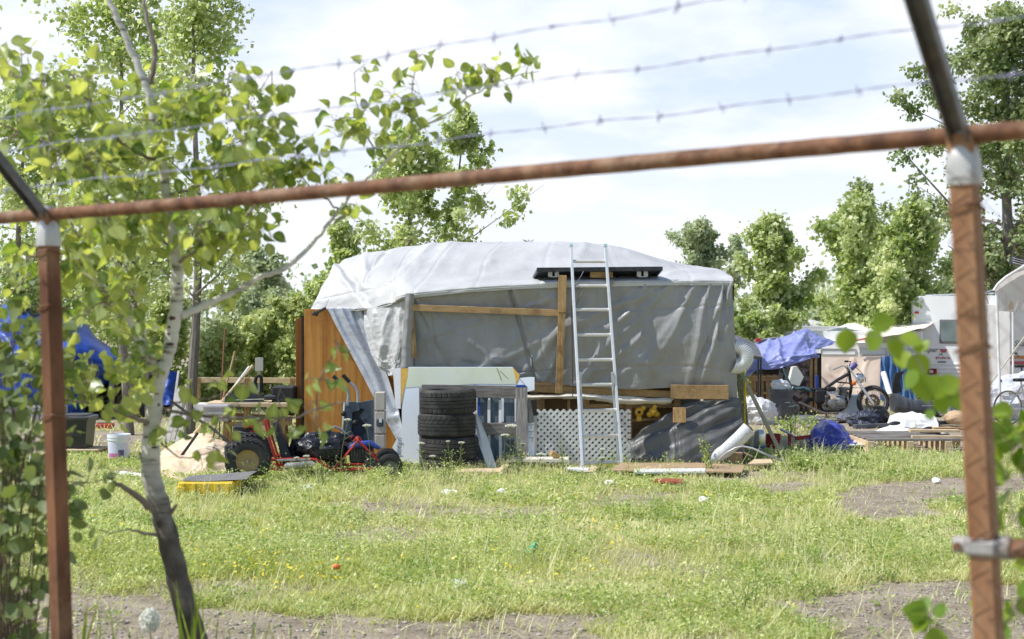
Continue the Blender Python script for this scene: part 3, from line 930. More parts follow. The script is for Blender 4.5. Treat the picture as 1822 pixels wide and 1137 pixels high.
# timbers nailed on the tarp
def plank(name, a, b, w_, t_, m, label=None, up=(0, -1, 0), parent=sh):
    o = MB().bar(a, b, w_, t_, up=up, bev=.003).build(name, m, parent, w=True)
    if label:
        o['label'] = label
    return o


plank('batten', P(723, 547, 16.74), P(1003, 557, 16.70), .075, .03, M_lumber, 'long horizontal batten nailed across the front tarp')
plank('batten', P(731, 561, 16.76), P(738, 636, 16.77), .062, .03, M_lumber_v, 'short upright batten near the left corner')
plank('batten', P(1001, 490, 16.68), P(1000, 556, 16.67), .095, .035, M_lumber_v, 'nail-pocked upright board by the ladder')
plank('batten', P(999.5, 557, 16.69), P(994.5, 700, 16.74), .085, .035, M_lumber_v, 'lower length of the upright board by the ladder')
plank('batten', P(1193, 697, 16.70), P(1296, 698, 16.72), .165, .035, M_lumber, 'thick plank at the lower right of the tarp')
plank('batten', P(1209, 725, 16.56), P(1209, 752, 16.54), .15, .03, M_lumber_v, 'square wood offcut nailed on the dark lower tarp')
# seam lines
mb = MB()
mb.tube([P(905, 508, 16.74), P(917, 560, 16.785), P(930, 605, 16.79), P(947, 640, 16.81), P(949, 675, 16.82)], .007, 5)
mb.build('seam', M_hem, sh, w=True)
# exposed framing below the tarp
mb = MB()
mb.bar(P(930, 690, 16.9), P(1200, 702, 16.9), .09, .05, up=(0, -1, 0)); mb.bar(P(930, 683, 16.93), P(1130, 690, 16.93), .05, .04, up=(0, -1, 0))
for x0, y0, y1 in ((962, 700, 812), (1042, 700, 825), (1118, 706, 828), (1205, 708, 828), (1012, 712, 760)):
    mb.bar(P(x0, y0, 16.98), P(x0, y1, 16.98), .09 if x0 != 1012 else .035, .05, up=(0, -1, 0))
mb.bar(P(965, 730, 17.05), P(990, 770, 17.05), .04, .03, up=(0, -1, 0))
mb.bar(P(1040, 722, 17.0), P(1200, 722, 17.0), .05, .05, up=(0, -1, 0)); mb.bar(P(1120, 748, 17.0), P(1180, 744, 17.0), .03, .10, up=(0, -1, 0))
mb.build('frame', M_lumber, sh, w=True)
mb = MB()
mb.box((P(1080, 0, 17.45).x, 17.45, .62), (1.7, .03, 1.2))
mb.build('back_wall', M_brown, sh, w=True)
cloth('cream_liner', [[P(930, 704, 16.86), P(1030, 700, 16.84), P(1100, 705, 16.83), P(1200, 710, 16.84)], [P(930, 708, 16.82), P(1030, 705, 16.80), P(1100, 712, 16.79), P(1195, 714, 16.80)], [P(930, 711, 16.86), P(1030, 710, 16.84), P(1100, 718, 16.83), P(1195, 718, 16.84)]],
      90, 16, M_cream, sh, (), amp=.05, ns=6, seed=51, toward=(0, -1, 0))
# peach-orange strips of plastic at the hem
cloth('orange_liner', [[P(948, 675, 16.9), P(1050, 684, 16.9), P(1195, 696, 16.9)], [P(948, 690, 16.88), P(1050, 694, 16.88), P(1195, 706, 16.88)]], 60, 10, mat('peach_plastic', (.74, .46, .26), .5, (.80, .58, .38), scale=3), sh, (), amp=.03, ns=5, seed=52, toward=(0, -1, 0))
# dark lower tarp
low_folds = [(1300, 715, 1125, 800, 7, .05), (1270, 720, 1120, 790, 5, -.045), (1300, 730, 1150, 820, 8, .05), (1310, 760, 1180, 825, 7, .05), (1230, 722, 1130, 775, 4, .04), (1300, 745, 1140, 812, 5, -.04),
             (1180, 735, 1260, 800, 10, .03), (1300, 780, 1220, 826, 7, .04), (1250, 725, 1310, 750, 6, .03)]
cloth('lower_tarp', [[P(1116, 790, 16.66), P(1150, 762, 16.68), P(1190, 736, 16.70), P(1230, 716, 16.74), P(1316, 708, 16.80)],
                     [P(1114, 806, 16.62), P(1150, 785, 16.60), P(1190, 765, 16.60), P(1230, 750, 16.62), P(1320, 745, 16.72)],
                     [P(1112, 818, 16.58), P(1150, 805, 16.54), P(1190, 795, 16.52), P(1230, 788, 16.54), P(1324, 780, 16.66)],
                     [P(1110, 829, 16.52), P(1150, 829, 16.48), P(1190, 829, 16.46), P(1230, 828, 16.50), P(1326, 826, 16.60)]],
      200, 120, M_dark_tarp, sh, [(a, b_, c, d, w_ * 1.2, h * .8) for a, b_, c, d, w_, h in low_folds], crump=.03, cs=4.5, seed=61, amp=.05, ns=3, toward=(0, -1, 0))
# dark sheets standing in for the shaded interior below the left boards
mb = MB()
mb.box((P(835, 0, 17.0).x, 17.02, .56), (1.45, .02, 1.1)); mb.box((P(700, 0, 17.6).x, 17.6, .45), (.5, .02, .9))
mb.build('lower_shade_panel', M_dark, sh, w=True)
# cord down the front
mb = MB()
mb.tube([P(1017, 545, 16.62), P(1018, 600, 16.66), P(1019, 660, 16.7), P(1019, 706, 16.7)], .006, 5)
mb.build('cord', M_rope, sh, w=True)

# yellow things on the shelf inside
for i, (x, y, lab) in enumerate(((1137, 733, 'round yellow gadget with a dark centre, left of two on the shack shelf'), (1162, 733, 'yellow lumpy toy, right of two on the shack shelf'))):
    c = P(x, y, 16.86)
    t = thing('toy' if i else 'gadget', lab, 'toy' if i else 'gadget', (c.x, c.y, c.z - .1))
    mb = MB()
    mb.sphere(c, (.055, .05, .055), 14, 8)
    if i:
        mb.sphere(c + Vector((.02, 0, .06)), .03); mb.sphere(c + Vector((-.045, -.01, -.03)), .035); mb.sphere(c + Vector((.05, 0, -.03)), .035)
    else:
        mb.box(c + Vector((0, 0, -.08)), (.06, .05, .06)); mb.sphere(c + Vector((.05, 0, .045)), .03)
    mb.build('body', M_yellow, t, w=True)
    if not i:
        MB().sphere(c + Vector((0, -.045, 0)), (.02, .015, .02), 12, 6).build('dial', M_black, t, w=True)
# solar panel on the roof
sp = thing('solar_panel', 'dark flat solar panel lying tilted on the silver roof', 'solar panel', tuple(P(1065, 492, 16.95)))
a, b_ = P(955, 480, 16.70), P(1179, 478, 16.70)
A2, B2 = P(946, 497, 17.2), P(1165, 495, 17.2)
nrm = (b_ - a).cross(A2 - a).normalized()
mb = MB()
V = [a, b_, B2, A2]
up = Vector((0, 0, .012))
mb.add([v for v in V] + [v + up for v in V], [(0, 1, 2, 3), (7, 6, 5, 4), (0, 4, 5, 1), (1, 5, 6, 2), (2, 6, 7, 3), (3, 7, 4, 0)])
mb.build('panel', mat('panel_back', (.045, .05, .06), .45, (.075, .08, .09), scale=3), sp, w=True, smooth=False)
mb = MB()
mb.bar(a + Vector((0, -.005, .0)), b_ + Vector((0, -.005, .0)), .03, .05, bev=.004); mb.bar(a + Vector((.014, .015, -.005)), A2 + Vector((.014, 0, -.003)), .03, .035); mb.bar(b_ + Vector((-.014, .015, -.005)), B2 + Vector((-.014, 0, -.003)), .03, .035)
mb.build('frame', mat('black_frame', (.02, .022, .03), .35, (.05, .055, .07), scale=20), sp, w=True)
for x in (985, 1143):
    mb = MB()
    c = P(x, 488, 16.78)
    mb.bar(c + Vector((-.04, 0, -.03)), c + Vector((-.04, 0, .035)), .012, .05); mb.bar(c + Vector((.04, 0, -.03)), c + Vector((.04, 0, .035)), .012, .05)
    mb.bar(c + Vector((-.046, 0, -.03)), c + Vector((.046, 0, -.03)), .05, .012)
    mb.build('bracket', M_steel, sp, w=True)
o = MB().box(P(1070, 489, 16.82), (.27, .08, .075)).build('wood_block', M_lumber, loc=tuple(P(1070, 494, 16.82)))
tag(o, 'light wooden block propping up the solar panel beside the ladder', 'wood block')
# little sprig of dry leaves on the ridge
o = MB()
for k in range(7):
    o.tube([P(935 + k * 2, 430, 18.5), P(930 + k * 3.2, 426 + (k % 3), 18.5)], .004, 4)
o = o.build('twig', M_rope, loc=tuple(P(941, 430, 18.5))); tag(o, 'small dark dry twig caught on the ridge of the silver roof', 'twig')

# =================================================================== ladder
ld = thing('extension_ladder', 'tall aluminium extension ladder leaning on the tarp shack front', 'ladder', tuple(gp(1069, 838)))
b0, b1 = gp(1036, 837), gp(1106, 833)
t0, t1 = P(1016, 439, 16.72), P(1077, 439, 16.72)
out = Vector((0, -1, .25)).normalized()
for a, b_ in ((b0, t0), (b1, t1)):
    a = a + Vector((0, 0, .05))
    rl = MB().bar(a, b_, .032, .07, up=out, bev=.004)
    for s in (-1, 1):
        pass
    rl = rl.build('rail', M_alu, ld, w=True)
    d = (b_ - a).normalized()
    MB().bar(b_ - d * .005, b_ + d * .03, .04, .08, up=out).build('end_cap', mat('green_cap', (.45, .62, .58), .5), rl, w=True)
    ft = MB()
    ft.box(a + Vector((0, 0, -.025)), (.05, .09, .05)); ft.build('foot', M_alu, ld, w=True)
    # inner fly section seen beside the rail
    s = .03 if a.x < .9 else -.03
    q0 = a.lerp(b_, .01); q1 = a.lerp(b_, .415)
    MB().bar(q0 + Vector((s, .05, 0)), q1 + Vector((s, .05, 0)), .022, .05, up=out).build('fly_rail', M_alu, ld, w=True)
    q = a.lerp(b_, .385)
    br = MB()
    br.bar(q + Vector((s * 1.0, -.04, -.16)), q + Vector((s * 1.0, -.04, .07)), .022, .03, up=out); br.bar(q + Vector((s * 1.0, -.05, -.2)), q + Vector((s * 1.15, -.05, -.1)), .015, .02, up=out)
    br.bar(q + Vector((s * 1.5, -.045, .01)), q + Vector((s * .6, -.045, .08)), .012, .02, up=out)
    br.build('lock_bracket', mat('lock_steel', (.35, .34, .33), .5, (.6, .6, .6), scale=25, metal=.5), ld, w=True)
for y in (465, 508.5, 551, 596, 640.5, 685, 731, 777, 825):
    k = (837 - y) / (837 - 439)
    a = b0.lerp(t0, k); b_ = b1.lerp(t1, k)
    a.z = b_.z = H + (CY - y) / F * a.y
    MB().tube([a, b_], .020, 10).build('rung', M_alu_rung, ld, w=True)
# cord tied round the ladder
kn = MB()
c = P(1020, 513, 16.58)
kn.sphere(c, .025, 8, 6); kn.tube([c, c + Vector((.05, -.03, .07)), c + Vector((.1, -.02, .16)), c + Vector((.12, .0, .2))], .005, 5)
kn.tube([c, c + Vector((.07, -.03, .02)), c + Vector((.11, -.02, -.04)), c + Vector((.03, -.02, -.2)), c + Vector((.0, -.02, -.5))], .004, 5)
o = kn.build('rope', mat('navy_cord', (.05, .05, .09), .7, (.3, .3, .33), scale=6), loc=tuple(c)); tag(o, 'thin knotted cord tying the ladder rail at the eave', 'rope')

# =================================================================== boards, pallet, tyres, lattice
ib = thing('insulation_board', 'big white rigid foam board with green upper strip behind the tyres', 'foam board', tuple(gp(820, 834)))
def quadpanel(pts, t=.02):
    n = len(pts)
    off = Vector((0, t, 0))
    m_ = MB()
    m_.add(pts + [p + off for p in pts], [tuple(range(n)), tuple(range(2 * n - 1, n - 1, -1))] + [(i, (i + 1) % n, (i + 1) % n + n, i + n) for i in range(n)])
    return m_


def lean(x, y):                                  # leaning plane: bottom nearer
    k = (835 - y) / 180.0
    return P(x, y, 16.42 + .26 * k)


pts = [(715, 722), (716, 700), (718, 685), (727, 653), (780, 653), (912, 653), (918, 660), (922, 673), (940, 671), (951, 671), (951, 694), (938, 697), (930, 836), (760, 836), (728, 836), (698, 796), (715, 762)]
ib_o = quadpanel([lean(x, y) for x, y in pts], .025)
ib_o.build('board', M_foamface, ib, w=True, smooth=False)
quadpanel([lean(x, y) + Vector((0, -.004, 0)) for x, y in [(728, 654), (911, 654), (917, 661), (918, 684), (850, 683), (745, 688), (722, 690), (722, 672)]], .003).build('green_face', M_green_foam, ib, w=True, smooth=False)
quadpanel([lean(x, y) + Vector((0, -.005, 0)) for x, y in [(912, 653), (916, 657), (925, 668), (922, 676), (919, 683), (916, 668)]], .006).build('torn_edge', M_foam_edge, ib, w=True, smooth=False)
quadpanel([lean(x, y) + Vector((0, -.005, 0)) for x, y in [(713, 656), (726, 655), (725, 672), (718, 698), (714, 722), (713, 690)]], .006).build('torn_edge', M_foam_edge, ib, w=True, smooth=False)
quadpanel([lean(x, y) + Vector((0, -.006, 0)) for x, y in [(699, 656), (713, 654), (713, 727), (704, 727)]], .006).build('folded_flap', M_white_pl, ib, w=True, smooth=False)
a = lean(706.5, 776) + Vector((0, -.008, 0))
text_mesh('lettering', 'u-Faced', .088, Matrix.Translation(a) @ Matrix.Rotation(rad(-12.3), 4, 'X') @ XZ @ Matrix.Rotation(rad(-90), 4, 'Z'), mat('grey_print', (.20, .25, .34), .6), ib, w=True, sx=.82)
for p0, p1 in (((884, 655), (892, 676)), ((890, 660), (903, 673)), ((925, 674), (938, 690))):
    MB().tube([lean(*p0) + Vector((0, -.008, 0)), lean(*p1) + Vector((0, -.008, 0))], .003, 4).build('crack', M_hem, ib, w=True)

pl = thing('wood_pallet', 'weathered grey pallet standing on edge behind the tyre stack', 'pallet', tuple(gp(850, 834)))
def leanp(x, y, o=0.0):
    k = (836 - y) / 150.0
    return P(x, y, 16.30 + .16 * k - o)


for (a, b_, wd_, m, lab) in ((leanp(750, 695, .03), leanp(938, 698, .03), .145, M_old_wood, 'dark weathered top board'), (leanp(852, 763, .03), leanp(922, 763, .03), .135, M_old_wood, None), (leanp(928, 690, .06), leanp(929, 833, .06), .135, M_old_wood_v, 'broad grey upright end board'),
                             (leanp(752, 690, .0), leanp(752, 833, .0), .08, M_old_wood_v, None), (leanp(850, 825, .03), leanp(922, 825, .03), .08, M_old_wood, None), (leanp(938, 712, .02), leanp(946, 752, .02), .07, M_old_wood_v, None)):
    o = MB().bar(a, b_, wd_, .028, up=(0, -1, 0), bev=.003).build('slat', m, pl, w=True)
    if lab:
        o['label'] = lab
M_teal = mat('teal_stained_board', (.07, .10, .13), .7, (.14, .18, .22), stretch=(20, 8, 1), scale=2, bump=.3)
bk = MB()
for x in (858, 881, 905):
    bk.bar(leanp(x + 1, 698, -.04), leanp(x + 1, 833, -.04), .125, .02, up=(0, -1, 0))
bk.build('back_boards', M_teal, pl, w=True)
for x in (870, 890):
    o = MB().bar(leanp(x, 712, -.015), leanp(x, 830, -.015), .033, .012, up=(0, -1, 0)).build('strip', M_white_pl, pl, w=True)
o = MB().bar(leanp(852.5, 705, .0), leanp(853, 740, .0), .022, .008, up=(0, -1, 0)).build('blue_tape', M_blue_paint, pl, w=True)
MB().bar(leanp(842, 686, .02), leanp(858, 687, .02), .02, .02, up=(0, -1, 0)).bar(leanp(918, 687, .06), leanp(935, 687, .06), .03, .03, up=(0, -1, 0)).build('blue_rag', M_blue_paint, pl, w=True)

# leaning white strip beside the tyres
o = quadpanel([P(845, 735, 16.2), P(851, 738, 16.2), P(866, 775, 16.1), P(884, 833, 15.9), P(868, 834, 15.9), P(852, 790, 16.05), P(843, 745, 16.2)], .012).build('plastic_offcut', M_white_pl, loc=tuple(gp(875, 836)), smooth=False)
tag(o, 'narrow white plastic offcut leaning between tyres and pallet', 'plastic sheet')
# small white printed board between the pallet and lattice
o = quadpanel([P(939, 741, 16.4), P(943, 741, 16.4), P(951, 752, 16.4), P(951, 828, 16.3), P(939, 828, 16.3)], .012)
ob = thing('foam_offcut', 'slim pale blue foam offcut with printed lines left of the lattice', 'foam board', tuple(gp(945, 832)))
o.build('board', M_foamface, ob, w=True, smooth=False)
ln = MB()
for y0 in (756, 768, 779):
    ln.bar(P(940, y0, 16.33), P(950, y0, 16.33), .006, .003, up=(0, -1, 0)); ln.bar(P(945 + (y0 % 3), y0, 16.33), P(945 + (y0 % 3), y0 + 7, 16.33), .006, .003, up=(0, -1, 0))
ln.build('print', M_hem, ob, w=True)

# tyres
def make_tyre(name, label, R0, wd_, cz, cx, cy, rz, nseg=132, pattern=0):
    t = thing(name, label, 'tyre', (cx, cy, cz), rz, 'stacked tyres')
    prof = []
    h = wd_ / 2
    # outer half profile from inner bead, over the tread, to the other bead
    prof = [(R0 * .62, -h * .72), (R0 * .66, -h * .92), (R0 * .80, -h * 1.0), (R0 * .90, -h * .95), (R0 * .955, -h * .84)]
    tread = []
    z = -.80
    ribs = [(-.80, -.47), (-.41, -.15), (-.09, .09), (.15, .41), (.47, .80)]
    for i, (z0, z1) in enumerate(ribs):
        crown = lambda q: R0 * (1 - .022 * abs(q) ** 2.2)
        prof += [(crown(z0) - .009, h * z0 - .001), (crown(z0), h * z0 + .001), (crown((z0 + z1) / 2), h * (z0 + z1) / 2), (crown(z1), h * z1 - .001), (crown(z1) - .009, h * z1 + .001)]
    prof += [(R0 * .955, h * .84), (R0 * .90, h * .95), (R0 * .80, h * 1.0), (R0 * .66, h * .92), (R0 * .62, h * .72)]
    nt_ = 5

    def mod(k, j, r):
        j2 = j - nt_
        if 0 <= j2 < 25:
            rib = j2 // 5; q = j2 % 5
            ph = (k + rib * 1 + (q if rib < 2 else -q) * (1 if pattern else 0)) % 4
            if rib in (0, 4) and ph == 0 and q in (1, 2, 3):
                return r - .007
            if rib in (1, 3) and ph == 1 and q in (1, 2) and pattern:
                return r - .006
        if j in (4, 5) or j == nt_ + 25:
            return r - (.005 if k % 4 == 0 else 0)
        return r
    mb_ = MB(); mb_.lathe(prof, nseg, None, mod=mod)
    mb_.build('tread', M_rubber, t, ang=25)
    li = MB(); li.lathe([(R0 * .62, -h * .72), (R0 * .70, -h * .5), (R0 * .9, -h * .6), (R0 * .9, h * .6), (R0 * .70, h * .5), (R0 * .62, h * .72)], 48)
    li.build('liner', M_black, t)
    return t


TY = 16.02
sc_ = F / TY
for i, (xc, y0, y1, w_, lab) in enumerate(((797, 692, 735, 102, 'worn black tyre at the top of the stack of four'), (795, 735, 776, 104, 'black tyre second from the top of the stack'),
                                           (800, 775, 815, 104, 'black tyre third from the top, just above the bottom one'), (801, 814, 846, 104, 'bottom tyre of the stack, half sunk in grass'))):
    hgt = (y1 - y0 + 1.5) / sc_
    zc = H + (CY - (y0 + y1) / 2) / sc_
    make_tyre('tyre', lab, w_ / 2 / sc_, hgt, zc, (xc - CX) / sc_, TY, i * .7, pattern=i % 2).rotation_euler = (rad((1.2, -1.6, .8, 0)[i]), rad((-1.5, 1.0, -.6, 0)[i]), i * .7)

# lattice
la = thing('lattice_panel', 'white garden lattice panel standing behind the ladder foot', 'lattice', tuple(gp(1035, 833)))
x0, x1 = P(957, 0, 16.5).x, P(1120, 0, 16.5).x
zt = P(0, 730, 16.5).z; zb = P(0, 834, 16.45).z
def lattice(x0, x1, zb, zt, yq, sp_, wd_, name, top_wave=True):
    for layer, sgn in ((0, 1), (1, -1)):
        m_ = MB(); c0 = -60
        span = (x1 - x0) + (zt - zb)
        n = int(span / sp_) + 3
        for k in range(-n, n):
            off = k * sp_
            # centre line z = sgn*(x-x0)+off ; clip to the box
            pts_ = []
            xa, xb = x0, x1
            if sgn > 0:
                lo_x = max(xa, x0 + (zb - zb - off)); hi_x = min(xb, x0 + (zt - zb - off))
                if hi_x - lo_x < .01: continue
                a = Vector((lo_x, 0, zb + (lo_x - x0) + off)); b_ = Vector((hi_x, 0, zb + (hi_x - x0) + off))
            else:
                lo_x = max(xa, x0 + (off - (zt - zb))); hi_x = min(xb, x0 + off)
                if hi_x - lo_x < .01: continue
                a = Vector((lo_x, 0, zb + off - (lo_x - x0))); b_ = Vector((hi_x, 0, zb + off - (hi_x - x0)))
            a.y = b_.y = yq + layer * .0065
            d = (b_ - a).normalized()
            s_ = Vector((-d.z, 0, d.x)) * wd_ / 2
            t_ = Vector((0, .006, 0))
            a2 = a - d * .006; b2 = b_ + d * .006
            q = [a2 - s_, b2 - s_, b2 + s_ * .0 + d * .012, b2 + s_, a2 + s_, a2 - d * .012]
            nn = len(q)
            m_.add(q + [v + t_ for v in q], [tuple(range(nn)), tuple(range(2 * nn - 1, nn - 1, -1))] + [(i, (i + 1) % nn, (i + 1) % nn + nn, i + nn) for i in range(nn)])
        m_.build(name, mat('white_lattice', (.70, .70, .69), .5, (.80, .80, .79), scale=3, col3=(.55, .53, .48), scale3=4, mix3=.35), la, w=True, smooth=False)


lattice(x0, x1, zb, zt, 16.47, .0748, .0305, 'slats')
o = MB().bar(Vector((x0 - .035, 16.46, zb)), Vector((x0 - .035, 16.46, zt - .06)), .05, .012, up=(0, -1, 0))
o.build('edge_strip', mat('grey_strip', (.45, .44, .42), .6, (.55, .54, .52), scale=6), la, w=True)
# =================================================================== go-kart
M_red = mat('red_paint', (.42, .022, .016), .42, (.56, .042, .028), scale=5, col3=(.11, .05, .035), scale3=11, mix3=.7, spec=.5)
M_seat = mat('navy_vinyl', (.018, .022, .035), .5, (.04, .045, .06), scale=5)
M_tan_rim = mat('tan_rim', (.42, .29, .12), .45, (.52, .38, .18), scale=6, col3=(.25, .17, .08), scale3=8, mix3=.4)
M_grey_rim = mat('grey_rim', (.16, .17, .16), .55, (.24, .25, .23), scale=8)
M_bluegrey = mat('blue_grey_plastic', (.045, .065, .10), .45, (.085, .11, .15), scale=3, spec=.45, col3=(.16, .17, .18), scale3=4, mix3=.35)
M_chrome = mat('worn_chrome', (.55, .55, .56), .25, (.7, .7, .7), scale=14, metal=.9)
M_beige = mat('beige_metal', (.52, .46, .40), .55, (.60, .54, .48), scale=3, col3=(.45, .38, .32), scale3=5, mix3=.4)
M_blue = mat('blue_paint', (.03, .06, .30), .35, (.05, .09, .38), scale=4, spec=.5)

KA = rad(7)
k0 = gp(440, 860); k0.z = 0
KS = F / k0.y
kart = thing('go_kart', 'red tube-frame go-kart with big knobbly rear tyres before the plywood panel', 'go-kart', tuple(k0), KA)
def kp(px, py, y=0.0):                            # photo pixel -> kart-local point (side view), y across
    return Vector(((px - 440) / KS / math.cos(KA) * (1 + (px - 440) / KS * math.sin(KA) / k0.y), y, (860 - py) / KS * (1 + (px - 440) / KS * math.sin(KA) / k0.y)))


def wheel(parent, c, R0, wd_, knob, rimm, rr):
    w_ = bpy.data.objects.new('wheel', None); COL.objects.link(w_); w_.parent = parent; w_.location = c
    M = Matrix.Rotation(rad(90), 4, 'X')
    h = wd_ / 2
    prof = [(rr, -h * .8), (rr * 1.06, -h * .95), (R0 * .80, -h * 1.0), (R0 * .92, -h * .9), (R0 * .975, -h * .68), (R0, -h * .3), (R0, h * .3), (R0 * .975, h * .68), (R0 * .92, h * .9), (R0 * .80, h), (rr * 1.06, h * .95), (rr, h * .8)]
    tb = MB(); tb.lathe(prof, 64, M)
    n = 26
    if knob:
        for k in range(n):
            for row, (z, ww) in enumerate(((-.82, .34), (-.28, .44), (.28, .44), (.82, .34))):
                a = 2 * math.pi * (k + .5 * (row % 2)) / n
                r_ = R0 * (.955 if row in (0, 3) else 1.0)
                m_ = MB().box((0, 0, 0), (R0 * .13, h * ww, .018), bev=.003)
                Mk = M @ Matrix.Rotation(a, 4, 'Z') @ Matrix.Translation((r_, 0, h * z)) @ Matrix.Rotation(rad(90), 4, 'Z') @ Matrix.Rotation(rad(90), 4, 'X') @ Matrix.Rotation((-.5 if row == 0 else .5 if row == 3 else 0), 4, 'X')
                tb.add(m_.v, m_.f, Mk)
    else:
        for k in range(44):
            for row in range(4):
                a = 2 * math.pi * (k + .5 * (row % 2)) / 44
                m_ = MB().box((0, 0, 0), (R0 * .09, h * .36, .007), bev=.001)
                Mk = M @ Matrix.Rotation(a, 4, 'Z') @ Matrix.Translation((R0 * (.985 if row in (0, 3) else 1.0), 0, h * (-.66 + .44 * row))) @ Matrix.Rotation(rad(90), 4, 'Z') @ Matrix.Rotation(rad(90), 4, 'X')
                tb.add(m_.v, m_.f, Mk)
    tb.build('tyre', M_rubber, w_)
    rb = MB()
    rb.lathe([(rr * 1.04, -h * .85), (rr * .98, -h * .78), (rr * .86, -h * .45), (rr * .62, -h * .30), (rr * .55, -h * .34), (rr * .3, -h * .5), (rr * .22, -h * .62), (rr * .02, -h * .62)], 40, M)
    rb.lathe([(rr * 1.04, h * .85), (rr * .98, h * .78), (rr * .86, h * .45), (rr * .3, h * .3), (rr * .02, h * .3)], 32, M)
    for k in range(4):
        a = k * math.pi / 2 + .4
        rb.lathe([(rr * .06, 0), (rr * .06, -.012), (.001, -.012)], 8, M @ Matrix.Translation((rr * .42 * math.cos(a), rr * .42 * math.sin(a), -h * .42)))
    rb.build('rim', rimm, w_)
    return w_


RW, FW = .228, .138
wheel(kart, (0, .09, RW), RW, .20, True, M_tan_rim, .118)
wheel(kart, (.0, .82, RW), RW, .20, True, M_tan_rim, .118)
fx = kp(688, 831).x
wheel(kart, (fx, .07, FW), FW, .11, False, M_grey_rim, .078)
wheel(kart, (fx, .78, FW), FW, .11, False, M_grey_rim, .078)
fr_ = MB()
r = .017
for y in (.22, .68):
    fr_.tube([kp(480, 822, y), kp(512, 822, y), kp(548, 822, y), kp(562, 824, y), kp(572, 832, y), kp(588, 840, y), kp(600, 841, y), kp(664, 841, y)], r, 10)
    fr_.tube([kp(590, 842, y), kp(632, 791, y), kp(634, 790, y), kp(668, 826, y)], .012, 8)
    fr_.tube([kp(468, 752, y), kp(474, 775, y), kp(486, 815, y), kp(495, 840, y)], .014, 8)
    fr_.tube([kp(480, 838, y), kp(500, 841, y)], .014, 8)
for x_, z_ in ((512, 822), (664, 841), (600, 841), (468, 752), (633, 790)):
    fr_.tube([kp(x_, z_, .22), kp(x_, z_, .68)], .013, 8)
fr_.build('frame', M_red, kart)
ax = MB()
ax.tube([(0, 0, RW), (0, .9, RW)], .013, 8); ax.tube([(fx, .04, FW), (fx, .82, FW)], .011, 8)
ax.build('axle', M_steel, kart)
st = MB()
st.prism([(kp(482, 0).x, .60), (kp(489, 0).x, .62), (kp(515, 0).x, .24), (kp(560, 0).x, .22), (kp(560, 0).x, .17), (kp(500, 0).x, .16)], .34, Matrix.Translation((0, .45, 0)))
st.build('seat', M_seat, kart)
bag = MB().lump((kp(572, 800).x, .42, .33), (.28, .22, .16), .32, 4)
o = bag.build('seat_cushion', mat('shiny_black_vinyl', (.012, .013, .016), .25, (.03, .03, .04), scale=5, bump=.6, bscale=9, bdist=.06), kart)
mu = MB(); mu.tube([kp(504, 833, .12), kp(508, 833, .12), kp(552, 830, .12), kp(558, 830, .12)], [.02, .038, .038, .02], 14)
mu.build('muffler', mat('burnt_steel', (.30, .28, .26), .45, (.50, .48, .46), scale=8, metal=.5), kart)
MB().bar(kp(490, 823, .20), kp(550, 822, .20), .02, .02).build('side_step', M_steel, kart)
pl_ = MB()
pl_.lathe([(.105, -.012), (.115, -.012), (.115, .012), (.105, .012)], 32, Matrix.Translation(kp(594, 826, .40)) @ Matrix.Rotation(rad(90), 4, 'X'), closed=True)
pl_.lathe([(.10, 0), (.02, .005), (.02, .03), (.001, .03)], 24, Matrix.Translation(kp(594, 826, .40)) @ Matrix.Rotation(rad(90), 4, 'X'))
pl_.build('pulley', M_black, kart)
sw = MB()
sw.tube([kp(566, 788, .45), kp(586, 770, .45), kp(592, 767, .45), kp(600, 770, .45), kp(616, 783, .45)], [.014, .014, .012, .012, .012], 8)
sw.tube([kp(566, 788, .45), kp(571, 783, .45), kp(585, 771, .45)], .018, 8, mi=1)
sw.tube([kp(560, 784, .5), kp(590, 796, .5), kp(640, 822, .5)], .01, 6, mi=1)
sw.build('steering_handle', [M_chrome, M_black], kart)
en = MB()
en.box(kp(640, 818, .45), (.26, .30, .17), bev=.02); en.box(kp(600, 806, .55), (.30, .2, .16), bev=.02); en.tube([kp(590, 800, .5), kp(600, 790, .3), kp(625, 806, .3), kp(640, 826, .35)], .02, 8); MB().box(kp(522, 800, .6), (.12, .2, .34), rot=(0, .3, 0), bev=.02).build('engine_shroud', M_black, kart); en.box(kp(640, 800, .45), (.30, .22, .06), bev=.02)
for k in range(6):
    en.box(kp(622 + k * 5, 812, .30), (.012, .05, .13))
en.lathe([(.06, 0), (.06, .05), (.05, .06), (.001, .06)], 20, Matrix.Translation(kp(655, 832, .30)) @ Matrix.Rotation(rad(90), 4, 'X'))
en.build('engine', mat('black_engine', (.025, .026, .03), .4, (.10, .10, .11), scale=12), kart)
fe = MB(); fe.tube([kp(615, 805, .3), kp(632, 798, .3), kp(655, 796, .3), kp(672, 806, .3)], [.02, .035, .035, .02], 10)
fe.build('blue_cover', M_blue, kart)
cb = MB()
cb.tube([kp(600, 800, .18), kp(598, 815, .16), kp(590, 832, .16), kp(580, 840, .18)], .004, 5); cb.tube([kp(640, 800, .2), kp(650, 830, .15), kp(630, 842, .16)], .004, 5); cb.tube([kp(545, 800, .2), kp(560, 815, .14), kp(600, 825, .14)], .004, 5)
cb.build('cable', M_black, kart)

